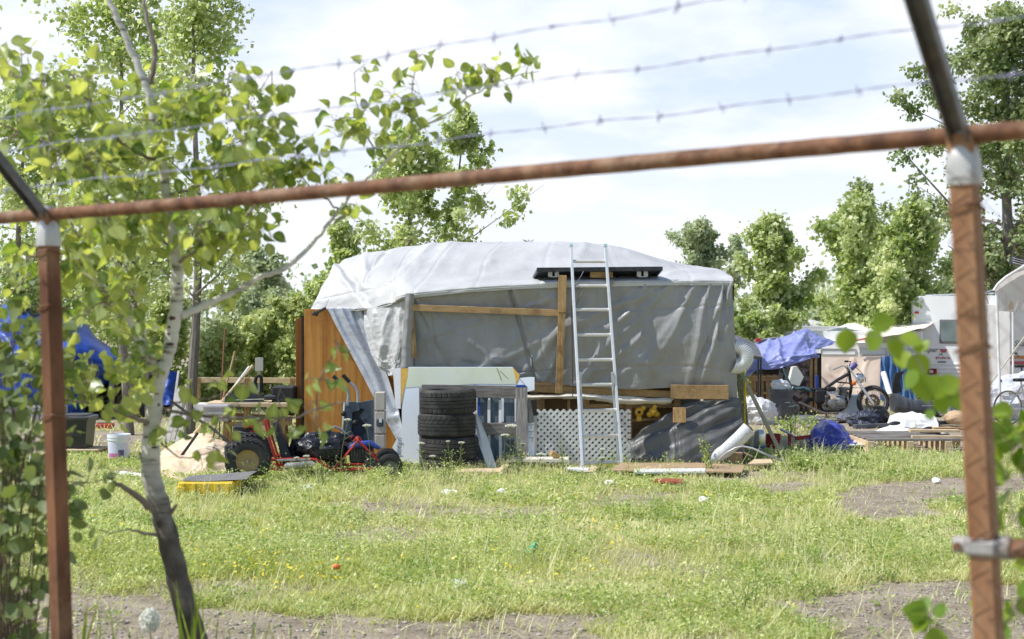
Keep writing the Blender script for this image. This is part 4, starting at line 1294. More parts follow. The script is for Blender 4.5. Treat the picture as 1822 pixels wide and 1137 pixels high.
# =================================================================== upright blue-grey machine and beige case
mc = thing('tiller', 'upright blue-grey machine with two bent handles and black grips', 'tiller', tuple(gp(640, 836)))
D1 = 16.1
b_ = MB()
b_.prism([(P(x, y, D1).x - P(640, 0, D1).x, P(x, y, D1).z) for x, y in [(612, 718), (618, 714), (640, 716), (641, 729), (628, 733), (626, 764), (632, 775), (645, 775), (646, 790), (640, 800), (614, 800), (611, 770)]], .12, Matrix.Translation((P(640, 0, D1).x, D1, 0)))
b_.prism([(P(x, y, D1).x - P(640, 0, D1).x, P(x, y, D1).z) for x, y in [(640, 716), (664, 711), (667, 716), (667, 797), (660, 800), (645, 800), (646, 775), (652, 770), (649, 752), (640, 740), (650, 728), (641, 726)]], .12, Matrix.Translation((P(640, 0, D1).x, D1 + .01, 0)))
b_.box(P(640, 765, D1 + .08), (.3, .02, .55))
b_.build('housing', M_bluegrey, mc, w=True, ang=30)
for pts in (((594, 670), (603, 679), (613, 686), (619, 695), (620, 706), (618, 722)), ((611, 668), (621, 679), (632, 688), (636, 697), (637, 708), (637, 716))):
    hd = MB(); hd.tube([P(x, y, D1 - .06) for x, y in pts], .0165, 10)
    hh = hd.build('handle', mat('grey_tube', (.30, .32, .35), .45, (.42, .44, .46), scale=6, metal=.2), mc, w=True)
    (x0, y0), (x1, y1) = pts[0], pts[1]
    MB().tube([P(x0 - 1, y0 - 1, D1 - .06), P(x1 + 1, y1 + 1, D1 - .06)], .022, 10).build('grip', M_black, hh, w=True)
pp = MB()
pp.tube([P(613, 716, D1 - .08), P(611, 740, D1 - .1), P(609, 770, D1 - .1), P(606, 800, D1 - .1)], .012, 8)
pp.build('lever', M_chrome, mc, w=True)
kb = MB()
for x, y in ((611, 737), (632, 752), (650, 748), (616, 770)):
    kb.tube([P(x, y, D1 - .06), P(x, y, D1 - .13)], .018, 10)
kb.sphere(P(611, 736, D1 - .13), .03); kb.sphere(P(632, 752, D1 - .13), .032)
kb.build('knob', M_black, mc, w=True)
en = MB(); en.box(P(622, 782, D1 - .12), (.14, .10, .10), bev=.02); en.sphere(P(638, 785, D1 - .12), (.06, .05, .06))
en.build('gearbox', M_black, mc, w=True); MB().bar(P(620, 783, D1 - .18), P(628, 775, D1 - .18), .02, .02).build('lever', M_red, mc, w=True)

bc = thing('metal_case', 'tall beige metal case with a small dark latch beside the upright machine', 'case', tuple(gp(676, 838)))
D2 = 16.05
for y0, y1 in ((697, 730), (731, 771), (772, 797)):
    a, b_ = P(668, y1, D2), P(686, y0, D2)
    MB().box(((a.x + b_.x) / 2, D2, (a.z + b_.z) / 2), (b_.x - a.x, .16, b_.z - a.z - .004), bev=.008).build('section', M_beige, bc, w=True)
MB().box((P(681, 0, D2).x, D2, P(0, 818, D2).z), (.04, .04, .26)).build('stand', M_beige, bc, w=True)
mb = MB(); mb.box(P(676, 752, D2 - .085), (.078, .02, .088), bev=.012); lt = mb.build('latch', M_bluegrey, bc, w=True)
MB().box(P(677, 748.5, D2 - .097), (.03, .01, .04)).build('label_plate', M_white_pl, lt, w=True)
mb = MB(); mb.bar(P(666.5, 697, D2 - .06), P(666.5, 797, D2 - .06), .012, .03, up=(0, -1, 0)); mb.build('edge_trim', M_steel, bc, w=True)

# =================================================================== mower and clutter left of the plywood
mw = thing('riding_mower', 'dark red and black mower half hidden behind the kart rear wheel', 'mower', tuple(gp(440, 846)))
D3 = 15.9
mb = MB(); mb.box(P(438, 782, D3), (.24, .35, .36), bev=.03); mb.box(P(430, 800, D3), (.34, .3, .16), bev=.03); mb.build('engine', M_black, mw, w=True)
mb = MB(); mb.box(P(452, 774, D3 - .18), (.092, .02, .105), bev=.01); mb.box(P(448, 756, D3 - .05), (.15, .3, .05), bev=.01); mb.build('red_cowl', M_red, mw, w=True)
mb = MB(); mb.box(P(454, 777, D3 - .195), (.06, .006, .03)); mb.build('decal', M_white_pl, mw, w=True)
mb = MB(); mb.tube([P(412, 792, D3 - .2), P(428, 782, D3 - .2), P(447, 774, D3 - .2)], .008, 6); mb.tube([P(424, 767, D3 - .2), P(470, 780, D3 - .2)], .005, 6); mb.build('rod', M_chrome, mw, w=True)
mb = MB(); mb.tube([P(304, 713, D3 + .3), P(338, 738, D3 + .25), P(375, 760, D3 + .1), P(410, 790, D3)], .016, 8); mb.tube([P(322, 812, D3), P(338, 790, D3 + .2), P(352, 770, D3 + .2)], .016, 8); mb.build('handle', M_black, mw, w=True)
mb = MB()
for x in (418, 462):
    mb.tube([P(x, 830, D3 - .1), P(x, 830, D3 - .02)], .10, 20)
mb.build('wheel', M_rubber, mw, w=True)

bn = thing('work_bench', 'rough timber bench loaded with black gear beside the plywood', 'bench', tuple(gp(455, 812)))
D4 = 17.7
mb = MB(); mb.box(P(455, 718, D4), (1.15, .6, .05)); mb.build('top', M_pale_lumber, bn, w=True)
for x in (405, 440, 505):
    for dy_ in (-.2, .2):
        mb = MB(); mb.bar(P(x, 720, D4 + dy_), Vector((P(x, 0, D4).x, D4 + dy_, 0)), .07, .05, up=(0, -1, 0)); mb.build('leg', M_lumber_v, bn, w=True)
mb = MB(); mb.bar(P(400, 755, D4 - .2), P(520, 752, D4 - .2), .06, .04, up=(0, -1, 0)); mb.bar(P(400, 740, D4), P(520, 748, D4), .09, .03, up=(0, -1, 0)); mb.build('brace', M_lumber, bn, w=True)

gm_ = thing('black_machine', 'black wheeled machine with an upright looped handle on the bench', 'machine', tuple(P(440, 716, D4)))
mb = MB()
mb.prism([(P(x, y, D4).x - P(440, 0, D4).x, P(x, y, D4).z) for x, y in [(404, 717), (406, 705), (416, 700), (422, 695), (448, 693), (462, 697), (466, 717)]], .35, Matrix.Translation((P(440, 0, D4).x, D4, 0)))
mb.box(P(446, 718, D4 - .1), (.3, .3, .06), bev=.02)
mb.build('body', mat('black_gear', (.02, .023, .03), .4, (.05, .055, .07), scale=4, spec=.5), gm_, w=True, ang=30)
mb = MB(); mb.tube([P(455, 696, D4 - .05), P(454, 680, D4 - .05), P(456, 671, D4 - .05), P(461, 669, D4 - .05), P(465, 672, D4 - .05), P(465, 697, D4 - .05)], .022, 8); mb.build('handle', M_black, gm_, w=True)
mb = MB(); mb.bar(P(404, 712, D4 - .2), P(470, 710, D4 - .2), .012, .012); mb.build('trim', M_chrome, gm_, w=True)
o = cloth('rag', [[P(426, 696, D4 - .1), P(445, 690, D4), P(455, 692, D4 + .05)], [P(424, 700, D4 - .22), P(440, 694, D4 - .2), P(455, 698, D4 - .2)]], 20, 14, mat('pale_green_cloth', (.50, .58, .42), .9), None, (), crump=.03, cs=9, seed=3, loc=tuple(P(440, 696, D4)), toward=(0, -1, .5))
tag(o, 'crumpled pale green rag on top of the black machine', 'rag')
gm2 = thing('speaker_box', 'boxy black case on the bench end touching the plywood', 'case', tuple(P(500, 718, D4)))
mb = MB(); mb.box(P(508, 712, D4), (.28, .4, .36), bev=.02); mb.build('body', M_black, gm2, w=True)
mb = MB(); mb.box(P(484, 706, D4 - .1), (.16, .3, .05), bev=.015); mb.build('lid', M_seat, gm2, w=True)

cr = thing('plastic_crate', 'grey plastic crate with ribbed sides on the bench left end', 'crate', tuple(P(392, 752, 17.3)))
D5 = 17.3
cg = mat('grey_crate', (.33, .31, .32), .6, (.42, .40, .41), scale=5)
mb = MB(); mb.box(P(388, 734, D5), (.30, .3, .20), bev=.01); mb.build('body', cg, cr, w=True)
mb = MB(); mb.box(P(388, 723, D5 - .005), (.315, .32, .03), bev=.006); mb.box(P(388, 735, D5 - .155), (.24, .012, .03)); mb.build('rim', cg, cr, w=True)
o = MB().box(P(362, 733, 17.5), (.18, .3, .22), bev=.01).build('box', mat('white_card', (.62, .61, .60), .8, (.7, .7, .69), scale=4), loc=tuple(P(362, 750, 17.5))); tag(o, 'plain whitish box left of the grey ribbed crate', 'box')
M_pole = mat('pole_wood', (.42, .27, .12), .7, (.52, .36, .18), scale=5)
for (a, b_, r_, m, lab) in (((393, 716), (400, 585), .008, mat('rusty_rod', (.30, .14, .08), .7), 'thin rusty rod standing upright behind the grey crate'), ((395, 716), (418, 625), .012, M_pole, 'leaning garden tool handle with an orange tip'), ((395, 714), (450, 650), .018, M_pale_lumber, 'pale wooden stake leaning to the right behind the bench'), ((402, 708), (444, 652), .016, M_white_pl, 'white pole leaning beside the wooden stake')):
    d_ = 17.6
    o = MB().tube([Vector((P(a[0] - (b[0] - a[0] if False else 0), 0, d_).x, d_, .0)) if False else P(a[0] - (b_[0] - a[0]) * .9, a[1] + (a[1] - b_[1]) * .9, d_), P(b_[0], b_[1], d_)], r_, 8)
    zz = min(v[2] for v in o.v); 
    o = o.build('tool_handle', m, loc=tuple(P(a[0], a[1], d_))); tag(o, lab, 'pole')

sg = thing('sign_post', 'small pale sign plate on a grey post by the bushes', 'sign', tuple(gp(461, 741)))
MB().bar(gp(461, 741), P(461, 636, 24.9), .045, .03).build('post', M_steel, sg, w=True)
MB().box(P(461, 648, 24.85), (.14, .012, .23)).build('plate', mat('sign_back', (.52, .5, .48), .6), sg, w=True)
rf = thing('rail_fence', 'low pale wooden rail fence in front of the bushes', 'fence', tuple(gp(440, 745)))
MB().bar(P(335, 676, 24.4), P(530, 677, 24.4), .09, .05, up=(0, -1, 0)).build('rail', M_pale_lumber, rf, w=True)
for x in (352, 440, 520):
    MB().bar(gp(x, 745), P(x, 672, 24.4), .09, .08).build('post', M_lumber_v, rf, w=True)

# leaning pale boards
for i, (x0, y0, x1, y1, w_) in enumerate(((296, 790, 322, 690, .08), (306, 789, 334, 684, .07), (315, 790, 340, 700, .06), (300, 788, 318, 660, .03))):
    d_ = gd(y0)
    o = MB().bar(gp(x0, y0) + Vector((0, 0, .012)), P(x1, y1, d_ + .3), w_, .02, up=(0, -1, 0)).build('board', mat('bleached_board', (.56, .53, .49), .75, (.70, .68, .64), stretch=(12, 12, 1), scale=2, bump=.2), loc=tuple(gp(x0, y0)))
    tag(o, 'bleached narrow board leaning in a bundle behind the aspen trunk', 'board', 'bleached boards leaning behind the aspen')

# =================================================================== blue tarp shelter at far left
bt = thing('blue_tarp_shelter', 'low shelter covered by a draped bright blue tarp at far left', 'shelter', tuple(gp(110, 748)))
M_btarp = mat('blue_tarp', (.010, .04, .26), .45, (.018, .07, .36), scale=2.5, bump=.2, bscale=22, bdist=.01, spec=.35)
bd = 24.0
cloth('tarp', [[P(-80, 560, bd + 2.5), P(0, 545, bd + 2.5), P(60, 548, bd + 2.4), P(130, 560, bd + 2.3), P(200, 620, bd + 2.3), P(300, 655, bd + 2.2)],
               [P(-80, 590, bd + .9), P(0, 572, bd + .9), P(60, 575, bd + .8), P(130, 600, bd + .6), P(200, 640, bd + .8), P(295, 672, bd + .9)],
               [P(-80, 640, bd + .2), P(0, 625, bd + .2), P(60, 630, bd + .1), P(115, 650, bd), P(150, 668, bd + .3), P(205, 672, bd + .8)],
               [P(-80, 700, bd + .0), P(0, 690, bd), P(60, 690, bd - .1), P(105, 700, bd - .1), P(140, 710, bd + .1), P(160, 706, bd + .4)],
               [P(-80, 748, bd - .1), P(0, 745, bd - .1), P(60, 744, bd - .2), P(100, 742, bd - .2), P(130, 738, bd), P(148, 735, bd + .3)]],
      180, 120, M_btarp, bt, [(20, 560, 60, 740, 9, .09), (60, 560, 90, 740, 8, -.08), (118, 600, 130, 735, 6, .1), (135, 640, 140, 735, 5, -.1), (0, 580, 110, 640, 8, .07), (20, 640, 100, 600, 7, .06), (90, 620, 120, 740, 5, .07)], crump=.06, cs=1.6, seed=71, amp=.12, ns=1.2, toward=(0, -1, .4))
cloth('tarp_flap', [[P(270, 668, bd + .4), P(300, 660, bd + .5), P(320, 665, bd + .6)], [P(290, 722, bd + .2), P(304, 722, bd + .2), P(308, 722, bd + .3)]], 20, 30, M_btarp, bt, (), crump=.1, cs=3, seed=5, toward=(0, -1, 0))
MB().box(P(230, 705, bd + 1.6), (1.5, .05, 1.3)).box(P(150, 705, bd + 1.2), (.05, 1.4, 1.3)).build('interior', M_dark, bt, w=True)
for x, t_ in ((163, .07), (199, .09), (262, .07)):
    MB().bar(Vector((P(x, 0, bd + .6).x, bd + .6, 0)), P(x, 655, bd + .6), t_, .06, up=(0, -1, 0)).build('post', M_old_wood_v, bt, w=True)
MB().bar(P(130, 655, bd + .65), P(300, 668, bd + .65), .1, .05, up=(0, -1, 0)).build('lintel', M_old_wood, bt, w=True)
o = MB().box(P(245, 712, bd + .9), (.5, .5, .62), bev=.04).build('armchair', M_black, loc=tuple(P(245, 748, bd + .9))); tag(o, 'dark upholstered seat inside the blue tarp shelter opening', 'chair')
rd = thing('red_toolbox', 'flat red toolbox on the ground beside the black tote', 'toolbox', tuple(gp(184, 765)))
MB().box(P(184, 759, 22.2), (.30, .2, .10), bev=.01).build('body', M_red, rd, w=True); MB().box(P(186, 753, 22.2), (.2, .04, .02)).build('handle', M_black, rd, w=True)
lb = MB().box(P(50, 738, 23.4), (1.2, .4, .3), bev=.02).build('concrete_block', mat('concrete', (.32, .31, .30), .9, (.42, .41, .40), scale=9, bump=.3), loc=tuple(P(50, 752, 23.4))); tag(lb, 'long pale grey block on the ground before the blue tarp', 'block')

# tote on a pallet, buckets, tarp on the ground
tt = thing('storage_tote', 'black lidded plastic tote sitting on a small wooden pallet', 'tote', tuple(gp(135, 800) + Vector((0, 0, .15))))
D6 = 17.9
zb_ = P(0, 796, D6).z
mb = MB()
V = []; a, b_ = P(112, 0, D6).x, P(163, 0, D6).x
h = P(0, 745, D6).z - zb_
for (i_, z) in ((.03, zb_), (0, zb_ + h)):
    V += [(a + i_, D6 - .2 + i_, z), (b_ - i_, D6 - .2 + i_, z), (b_ - i_, D6 + .2 - i_, z), (a + i_, D6 + .2 - i_, z)]
mb.add(V, [(0, 1, 2, 3), (4, 5, 6, 7), (0, 1, 5, 4), (1, 2, 6, 5), (2, 3, 7, 6), (3, 0, 4, 7)])
mb.box(((a + b_) / 2 + .02, D6 - .20, zb_ + h * .55), (.2, .012, .09), bev=.004)
mb.build('body', mat('black_tote', (.012, .013, .018), .35, (.025, .027, .035), scale=3, spec=.5), tt, w=True)
mb = MB(); mb.box(((a + b_) / 2, D6, zb_ + h + .02), (b_ - a + .05, .46, .045), bev=.012); mb.box(((a + b_) / 2, D6, zb_ + h + .05), (b_ - a - .08, .34, .03), bev=.012)
mb.build('lid', mat('black_lid', (.03, .032, .04), .35, (.05, .052, .06), scale=3, spec=.5), tt, w=True)
sp_ = thing('small_pallet', 'small raw wooden pallet under the black tote', 'pallet', tuple(gp(145, 812)))
for k in range(5):
    MB().box(((a + b_) / 2 + .06, D6 - .26 + .13 * k, zb_ - .012), (.56, .09, .018)).build('slat', M_pale_lumber, sp_, w=True)
for k in range(3):
    MB().box(((a + b_) / 2 - .16 + .22 * k, D6, zb_ / 2 - .01), (.06, .58, zb_ - .025)).build('bearer', M_lumber, sp_, w=True)


def bucket(px, py, hpx, wpx, label, lab2=None, rz=0):
    d_ = gd(py); s = F / d_
    c = gp(px, py)
    t = thing('bucket', label, 'bucket', tuple(c), rz)
    h = hpx / s; r_ = wpx / 2 / s
    mb = MB()
    mb.lathe([(r_ * .02, .006), (r_ * .86, .006), (r_ * .88, .0), (r_ * .97, h * .85), (r_ * 1.0, h * .86), (r_ * 1.0, h * .99), (r_ * .97, h), (r_ * .94, h * .98), (r_ * .84, .02), (r_ * .02, .02)], 36)
    mb.build('pail', mat('white_bucket', (.72, .74, .78), .45, (.78, .79, .82), scale=3), t)
    mb = MB()
    for hz_ in (.80, .9):
        mb.lathe([(r_ * .975, h * hz_ - .006), (r_ * 1.02, h * hz_ - .006), (r_ * 1.02, h * hz_ + .006), (r_ * .975, h * hz_ + .006)], 36)
    mb.build('rib', mat('white_bucket', (1, 1, 1)), t)
    hb = MB(); hb.tube([(r_ * math.cos(q) * 1.02, -r_ * .2 - .3 * r_ * math.sin(q), h * .88 - math.sin(q) * h * .25) for q in np.linspace(0, math.pi, 12)], .003, 5)
    hb.build('bail', M_steel, t)
    return t, r_, h


t, r_, h = bucket(212, 822, 50, 41, 'white pail with a pink and purple label standing in the grass')
def curved(a0, a1, z0, z1, r_, n=10):
    m_ = MB(); V = []
    for k in range(n + 1):
        a = rad(a0 + (a1 - a0) * k / n)
        V += [(r_ * math.sin(a), -r_ * math.cos(a), z0), (r_ * math.sin(a), -r_ * math.cos(a), z1)]
    m_.add(V, [(2 * k, 2 * k + 2, 2 * k + 3, 2 * k + 1) for k in range(n)])
    return m_


pb = curved(-60, 62, h * .05, h * .70, r_ * .965).build('label_sheet', mat('lilac_paper', (.60, .60, .74), .5, (.70, .70, .80), scale=6), t)
curved(-45, 20, h * .10, h * .34, r_ * .975).build('print', mat('magenta_print', (.48, .09, .30), .5, (.60, .22, .42), scale=14), pb)
curved(10, 40, h * .20, h * .46, r_ * .98).build('print', mat('violet_print', (.10, .08, .22), .5, (.25, .2, .4), scale=14), pb)
curved(-46, -12, h * .10, h * .20, r_ * .98).build('print', mat('cream_print', (.62, .55, .45), .5), pb)
bucket(66, 852, 40, 27, 'plain small white bucket partly hidden by the left fence post')

tp = cloth('ground_tarp', [[gp(285, 812) + Vector((0, .1, .02)), gp(330, 800) + Vector((0, 0, .14)), gp(372, 806) + Vector((0, 0, .22)), gp(402, 812) + Vector((0, 0, .1))],
                           [gp(284, 826) + Vector((0, 0, .06)), gp(325, 826) + Vector((0, 0, .16)), gp(368, 828) + Vector((0, 0, .24)), gp(404, 826) + Vector((0, 0, .20))],
                           [gp(270, 845) + Vector((0, 0, .04)), gp(320, 848) + Vector((0, 0, .10)), gp(360, 845) + Vector((0, 0, .15)), gp(406, 840) + Vector((0, 0, .14))],
                           [gp(284, 853) + Vector((0, 0, .01)), gp(322, 862) + Vector((0, 0, .0)), gp(362, 858) + Vector((0, 0, .01)), gp(408, 850) + Vector((0, 0, .01))]],
           90, 70, mat('tan_canvas', (.62, .46, .30), .8, (.74, .60, .44), scale=2.5, bump=.2), None, (), crump=.13, cs=2.6, seed=81, amp=.06, ns=3, loc=tuple(gp(345, 840)), toward=(0, -1, 1))
tag(tp, 'crumpled tan canvas sheet heaped on the grass left of the kart', 'canvas')
pr = thing('paper_roll', 'short white paper roll lying on the grass beside the aspen', 'roll', tuple(gp(236, 853)))
MB().tube([gp(216, 849) + Vector((0, 0, .035)), gp(258, 855) + Vector((0, 0, .035))], .034, 14).build('roll', M_white_pl, pr, w=True)

yb = thing('yellow_tray', 'yellow plastic tray with a dark grey mat lying across it', 'tray', tuple(gp(375, 886)))
d7 = gd(886)
a, b_ = gp(318, 885), gp(413, 887)
mb = MB()
mb.box(((a.x + b_.x) / 2, d7 + .22, .085), (b_.x - a.x, .44, .13), bev=.014)
for k in range(5):
    mb.box((a.x + .05 + k * (b_.x - a.x - .1) / 4, d7 - .004, .085), (.035, .02, .11), bev=.005)
mb.box((a.x + .03, d7 + .0, .085), (.08, .03, .05), bev=.008)
mb.build('tray', mat('yellow_tray', (.72, .48, .02), .5, (.80, .58, .05), scale=5, col3=(.5, .35, .1), scale3=6, mix3=.3), yb, w=True)
mt = cloth('mat', [[Vector((a.x + .08, d7 + .85, .05)), Vector((a.x + .4, d7 + .9, .10)), Vector((b_.x + .18, d7 + .75, .14))], [Vector((a.x + .05, d7 + .4, .17)), Vector((a.x + .35, d7 + .4, .19)), Vector((b_.x + .16, d7 + .4, .21))], [Vector((a.x + .02, d7 + .05, .158)), Vector((a.x + .3, d7 + .04, .158)), Vector((b_.x + .10, d7 + .10, .165))]],
           40, 30, mat('grey_mat', (.15, .145, .14), .85, (.22, .21, .20), scale=8, bump=.3), None, (), crump=.01, cs=4, seed=3, loc=(a.x + .2, d7 + .4, .1), toward=(0, 0, 1))
tag(mt, 'dark grey rubber mat draped over the yellow tray', 'mat')
# =================================================================== things at the right end of the shack
M_duct = mat('duct_plastic', (.66, .66, .64), .6, (.76, .76, .74), scale=6)
dc = thing('duct_hose', 'white ribbed ventilation hose bending out of the shack corner', 'hose', tuple(P(1318, 635, 16.95)))
path = []; rr = []
c0 = P(1309, 634, 16.9)
for k in range(97):
    a = rad(100 - 215 * k / 96)
    path.append(c0 + Vector((.115 * math.cos(a), -.02 - .05 * k / 96, .115 * math.sin(a)))); rr.append(.088 + (.006 if k % 4 < 2 else -.004))
MB().tube(path, rr, 24, cap=False).build('hose', M_duct, dc, w=True, ang=80)
MB().tube([path[0] + Vector((.0, .0, 0)), path[0] + Vector((-.03, .01, 0))], .075, 16).build('opening', M_dark, dc, w=True)

lp = MB().bar(gp(1397, 822) + Vector((0, 0, -.0)), P(1317, 660, 17.1), .045, .035, up=(0, -1, 0)).build('leaning_pole', mat('grey_pole', (.33, .29, .22), .75, (.45, .41, .33), stretch=(1, 1, 1), scale=6), loc=tuple(gp(1397, 822)))
tag(lp, 'long weathered wooden pole leaning against the right shack corner', 'pole')
lp = MB().bar(gp(1330, 812), P(1316, 655, 17.15), .09, .04, up=(0, -1, 0)).build('leaning_plank', M_old_wood_v, loc=tuple(gp(1330, 812)))
tag(lp, 'dark weathered plank standing against the shack beside the pole', 'plank')
yh = MB().tube([P(1326, 680, 17.0), P(1325, 710, 16.95), P(1324, 735, 16.95), P(1325, 752, 16.95), P(1330, 790, 16.9)], .014, 8).build('hose', mat('yellow_hose', (.70, .45, .02), .4), loc=tuple(P(1325, 715, 17)))
tag(yh, 'yellow hose hanging behind the leaning pole', 'hose')

# insulation roll (tube) leaning to the right
rl = thing('fabric_roll', 'thick whitish rolled-up sheet slanting out of the weeds at the shack corner', 'roll', tuple(gp(1285, 820)))
MB().tube([P(1262, 820, 16.6), P(1290, 803, 16.5), P(1318, 778, 16.45), P(1333, 762, 16.45)], [.075, .08, .085, .085], 18).build('roll', mat('woven_white', (.50, .52, .54), .75, (.68, .69, .70), scale=60, lo=.42, hi=.58, bump=.3, bscale=70), rl, w=True)
MB().tube([P(1333, 762, 16.44), P(1335, 760, 16.44)], [.05, .05], 14).build('core', M_dark, rl, w=True)
cy = thing('gas_cylinder', 'shiny upright metal canister standing in the weeds', 'canister', tuple(gp(1352, 812)))
d_ = gd(812)
cx_ = gp(1352, 812)
prof = [(.001, 0), (.07, 0), (.075, .01), (.075, .27), (.07, .30), (.05, .325), (.03, .335), (.001, .337)]
MB().lathe(prof, 28, Matrix.Translation(cx_)).build('body', mat('shiny_tin', (.66, .64, .60), .22, (.74, .73, .70), scale=5, metal=.8), cy, w=True)
lb = MB(); lb.lathe([(.0765, .10), (.0765, .135)], 28, Matrix.Translation(cx_)); lb.build('label_band', M_blue, cy, w=True)
rp = thing('red_pot', 'dark red metal drum behind the leaning pole foot', 'drum', tuple(gp(1375, 800)))
cx_ = gp(1375, 800)
MB().lathe([(.001, 0), (.085, 0), (.10, .2), (.105, .205), (.095, .205), (.08, .02)], 24, Matrix.Translation(cx_)).build('drum', mat('dark_red', (.30, .02, .02), .5, (.40, .05, .03), scale=4), rp, w=True)
cp = MB().tube([P(1278, 818, 16.0), P(1292, 806, 15.95), P(1308, 797, 15.9), P(1322, 794, 15.9), P(1340, 798, 15.85), P(1362, 808, 15.8), P(1392, 820, 15.9)], .011, 8).build('bent_pipe', M_steel, loc=tuple(P(1320, 800, 15.9)))
tag(cp, 'curved bare metal tube arching over the weeds near the canister', 'pipe')
bx = thing('cardboard_box', 'small torn tan cardboard box under the curved tube', 'box', tuple(gp(1310, 826)))
c = gp(1308, 828)
MB().box(c + Vector((0, .1, .075)), (.18, .2, .15)).build('body', mat('cardboard', (.40, .28, .17), .85, (.48, .35, .22), scale=4), bx, w=True)
MB().bar(c + Vector((.1, -.0, .15)), c + Vector((.2, -.02, .10)), .16, .006).build('flap', mat('cardboard', (1, 1, 1)), bx, w=True)
wb = MB().box(gp(1224, 827) + Vector((0, .03, .055)), (.20, .02, .10), rot=(rad(-25), 0, rad(6))).build('white_tile', M_white_pl, loc=tuple(gp(1224, 828))); tag(wb, 'small white square tile lying at the foot of the dark tarp', 'tile')

# boards on the ground in front of the shack
def gboard(pts, t, m, label, cat='board', name='board', z=.02, group=None):
    g = [gp(x, y) + Vector((0, 0, z)) for x, y in pts]
    n = len(g); up = Vector((0, 0, t))
    o = MB().add(g + [v + up for v in g], [tuple(range(n)), tuple(range(2 * n - 1, n - 1, -1))] + [(i, (i + 1) % n, (i + 1) % n + n, i + n) for i in range(n)])
    o = o.build(name, m, loc=tuple(sum(g, Vector()) / n), smooth=False)
    tag(o, label, cat, group)
    return o


gboard([(1085, 848), (1320, 851), (1326, 838), (1240, 834), (1105, 834)], .014, mat('tan_plywood', (.36, .23, .13), .75, (.52, .37, .23), stretch=(1, 6, 1), scale=3, col3=(.25, .2, .15), scale3=3, mix3=.6), 'large tan plywood sheet lying flat below the dark tarp', z=.055)
gboard([(1128, 853), (1255, 852), (1255, 846), (1128, 847)], .02, M_white_pl, 'white strip lying along the front edge of the plywood sheet', 'strip', 'strip', z=.06)
gboard([(1330, 840), (1376, 838), (1370, 829), (1342, 831)], .02, M_pale_lumber, 'small tilted pale board right of the plywood sheet', z=.07)
gboard([(812, 853), (890, 853), (890, 846), (812, 847)], .05, M_pale_lumber, 'short pale board in the grass in front of the tyres', z=.03)
gboard([(890, 853), (905, 843), (901, 838), (886, 848)], .05, M_pale_lumber, 'stub of lumber angled up to the long white plank', z=.04)
gboard([(903, 838), (1012, 838), (1010, 833), (905, 833)], .03, mat('whitewashed_board', (.70, .63, .53), .7, (.80, .74, .66), stretch=(1, 6, 1), scale=4), 'long pale plank lying in front of the lattice panel', z=.10)
o = MB().box(gp(987, 836) + Vector((0, 0, .17)), (.11, .07, .06), rot=(.3, .5, .4)).build('wood_block', M_lumber, loc=tuple(gp(987, 836) + Vector((0, 0, .1)))); tag(o, 'broken wood chunk resting on the long pale plank', 'wood block')
gboard([(1042, 853), (1058, 852), (1066, 843), (1054, 842)], .05, M_pale_lumber, 'short angled timber right at the ladder foot', z=.03)
gboard([(1008, 848), (1050, 850), (1050, 845), (1008, 844)], .02, M_white_pl, 'thin white lath in the grass left of the ladder foot', z=.06)
gboard([(1165, 868), (1215, 870), (1216, 864), (1166, 863)], .02, mat('red_lath', (.35, .08, .05), .6), 'thin reddish stick lying in the grass below the plywood sheet', 'stick', 'stick', z=.05)

# white scraps in the grass
for i, (x, y, s, lab) in enumerate(((836, 852, .24, 'torn white rag in the grass right below the tyre stack'), (800, 884, .20, 'crumpled white paper left of the small scraps, below the tyres'), (893, 884, .16, 'folded white scrap on a bare spot below the tyres'), (918, 884, .10, 'tiny white flake right of the folded scrap'), (545, 876, .13, 'white paper strip in the grass in front of the kart'),
                                   (1252, 897, .10, 'small white scrap on the right part of the lawn'), (1668, 862, .11, 'white scrap on the bare patch near the right fence post'), (818, 1052, .14, 'white plastic shred near the front edge of the grass'), (605, 985, .05, 'tiny white wrapper on the left front grass'), (197, 866, .09, 'white ball of paper left of the aspen trunk'), (1085, 866, .12, 'pale scrap of board below the ladder foot'))):
    g = gp(x, y); s *= .72
    o = cloth('paper_scrap', [[g + Vector((-s / 2, 0, .02)), g + Vector((0, -.02, .03)), g + Vector((s / 2, .03, .02))], [g + Vector((-s * .6, s * .5, .04)), g + Vector((0, s * .5, .05)), g + Vector((s * .5, s * .4, .04))], [g + Vector((-s / 3, s * .9, .06)), g + Vector((s * .1, s, .06)), g + Vector((s * .45, s * .8, .05))]],
              14, 12, mat('white_paper', (.74, .74, .72), .7, (.84, .84, .82), scale=8), None, (), crump=s * .22, cs=11, seed=i * 3, loc=tuple(g), toward=(0, 0, 1))
    tag(o, lab, 'scrap')
o = MB(); c = gp(948, 998) + Vector((0, 0, .09))
o.lathe([(.02, -.05), (.026, -.045), (.028, .02), (.012, .05), (.012, .062), (.001, .062)], 14, Matrix.Translation(c) @ Matrix.Rotation(.6, 4, 'Y'))
o = o.build('green_bottle', mat('green_plastic', (.02, .42, .20), .35, (.04, .5, .28), scale=20, trans=.3), loc=tuple(c)); tag(o, 'small green plastic bottle lying in the middle of the lawn', 'bottle')
o = MB().sphere(gp(598, 1030) + Vector((0, 0, .08)), (.028, .02, .02), 10, 6).build('orange_cap', mat('orange_plastic', (.75, .20, .06), .5), loc=tuple(gp(598, 1030))); tag(o, 'orange plastic bit at the left front of the grass', 'litter')

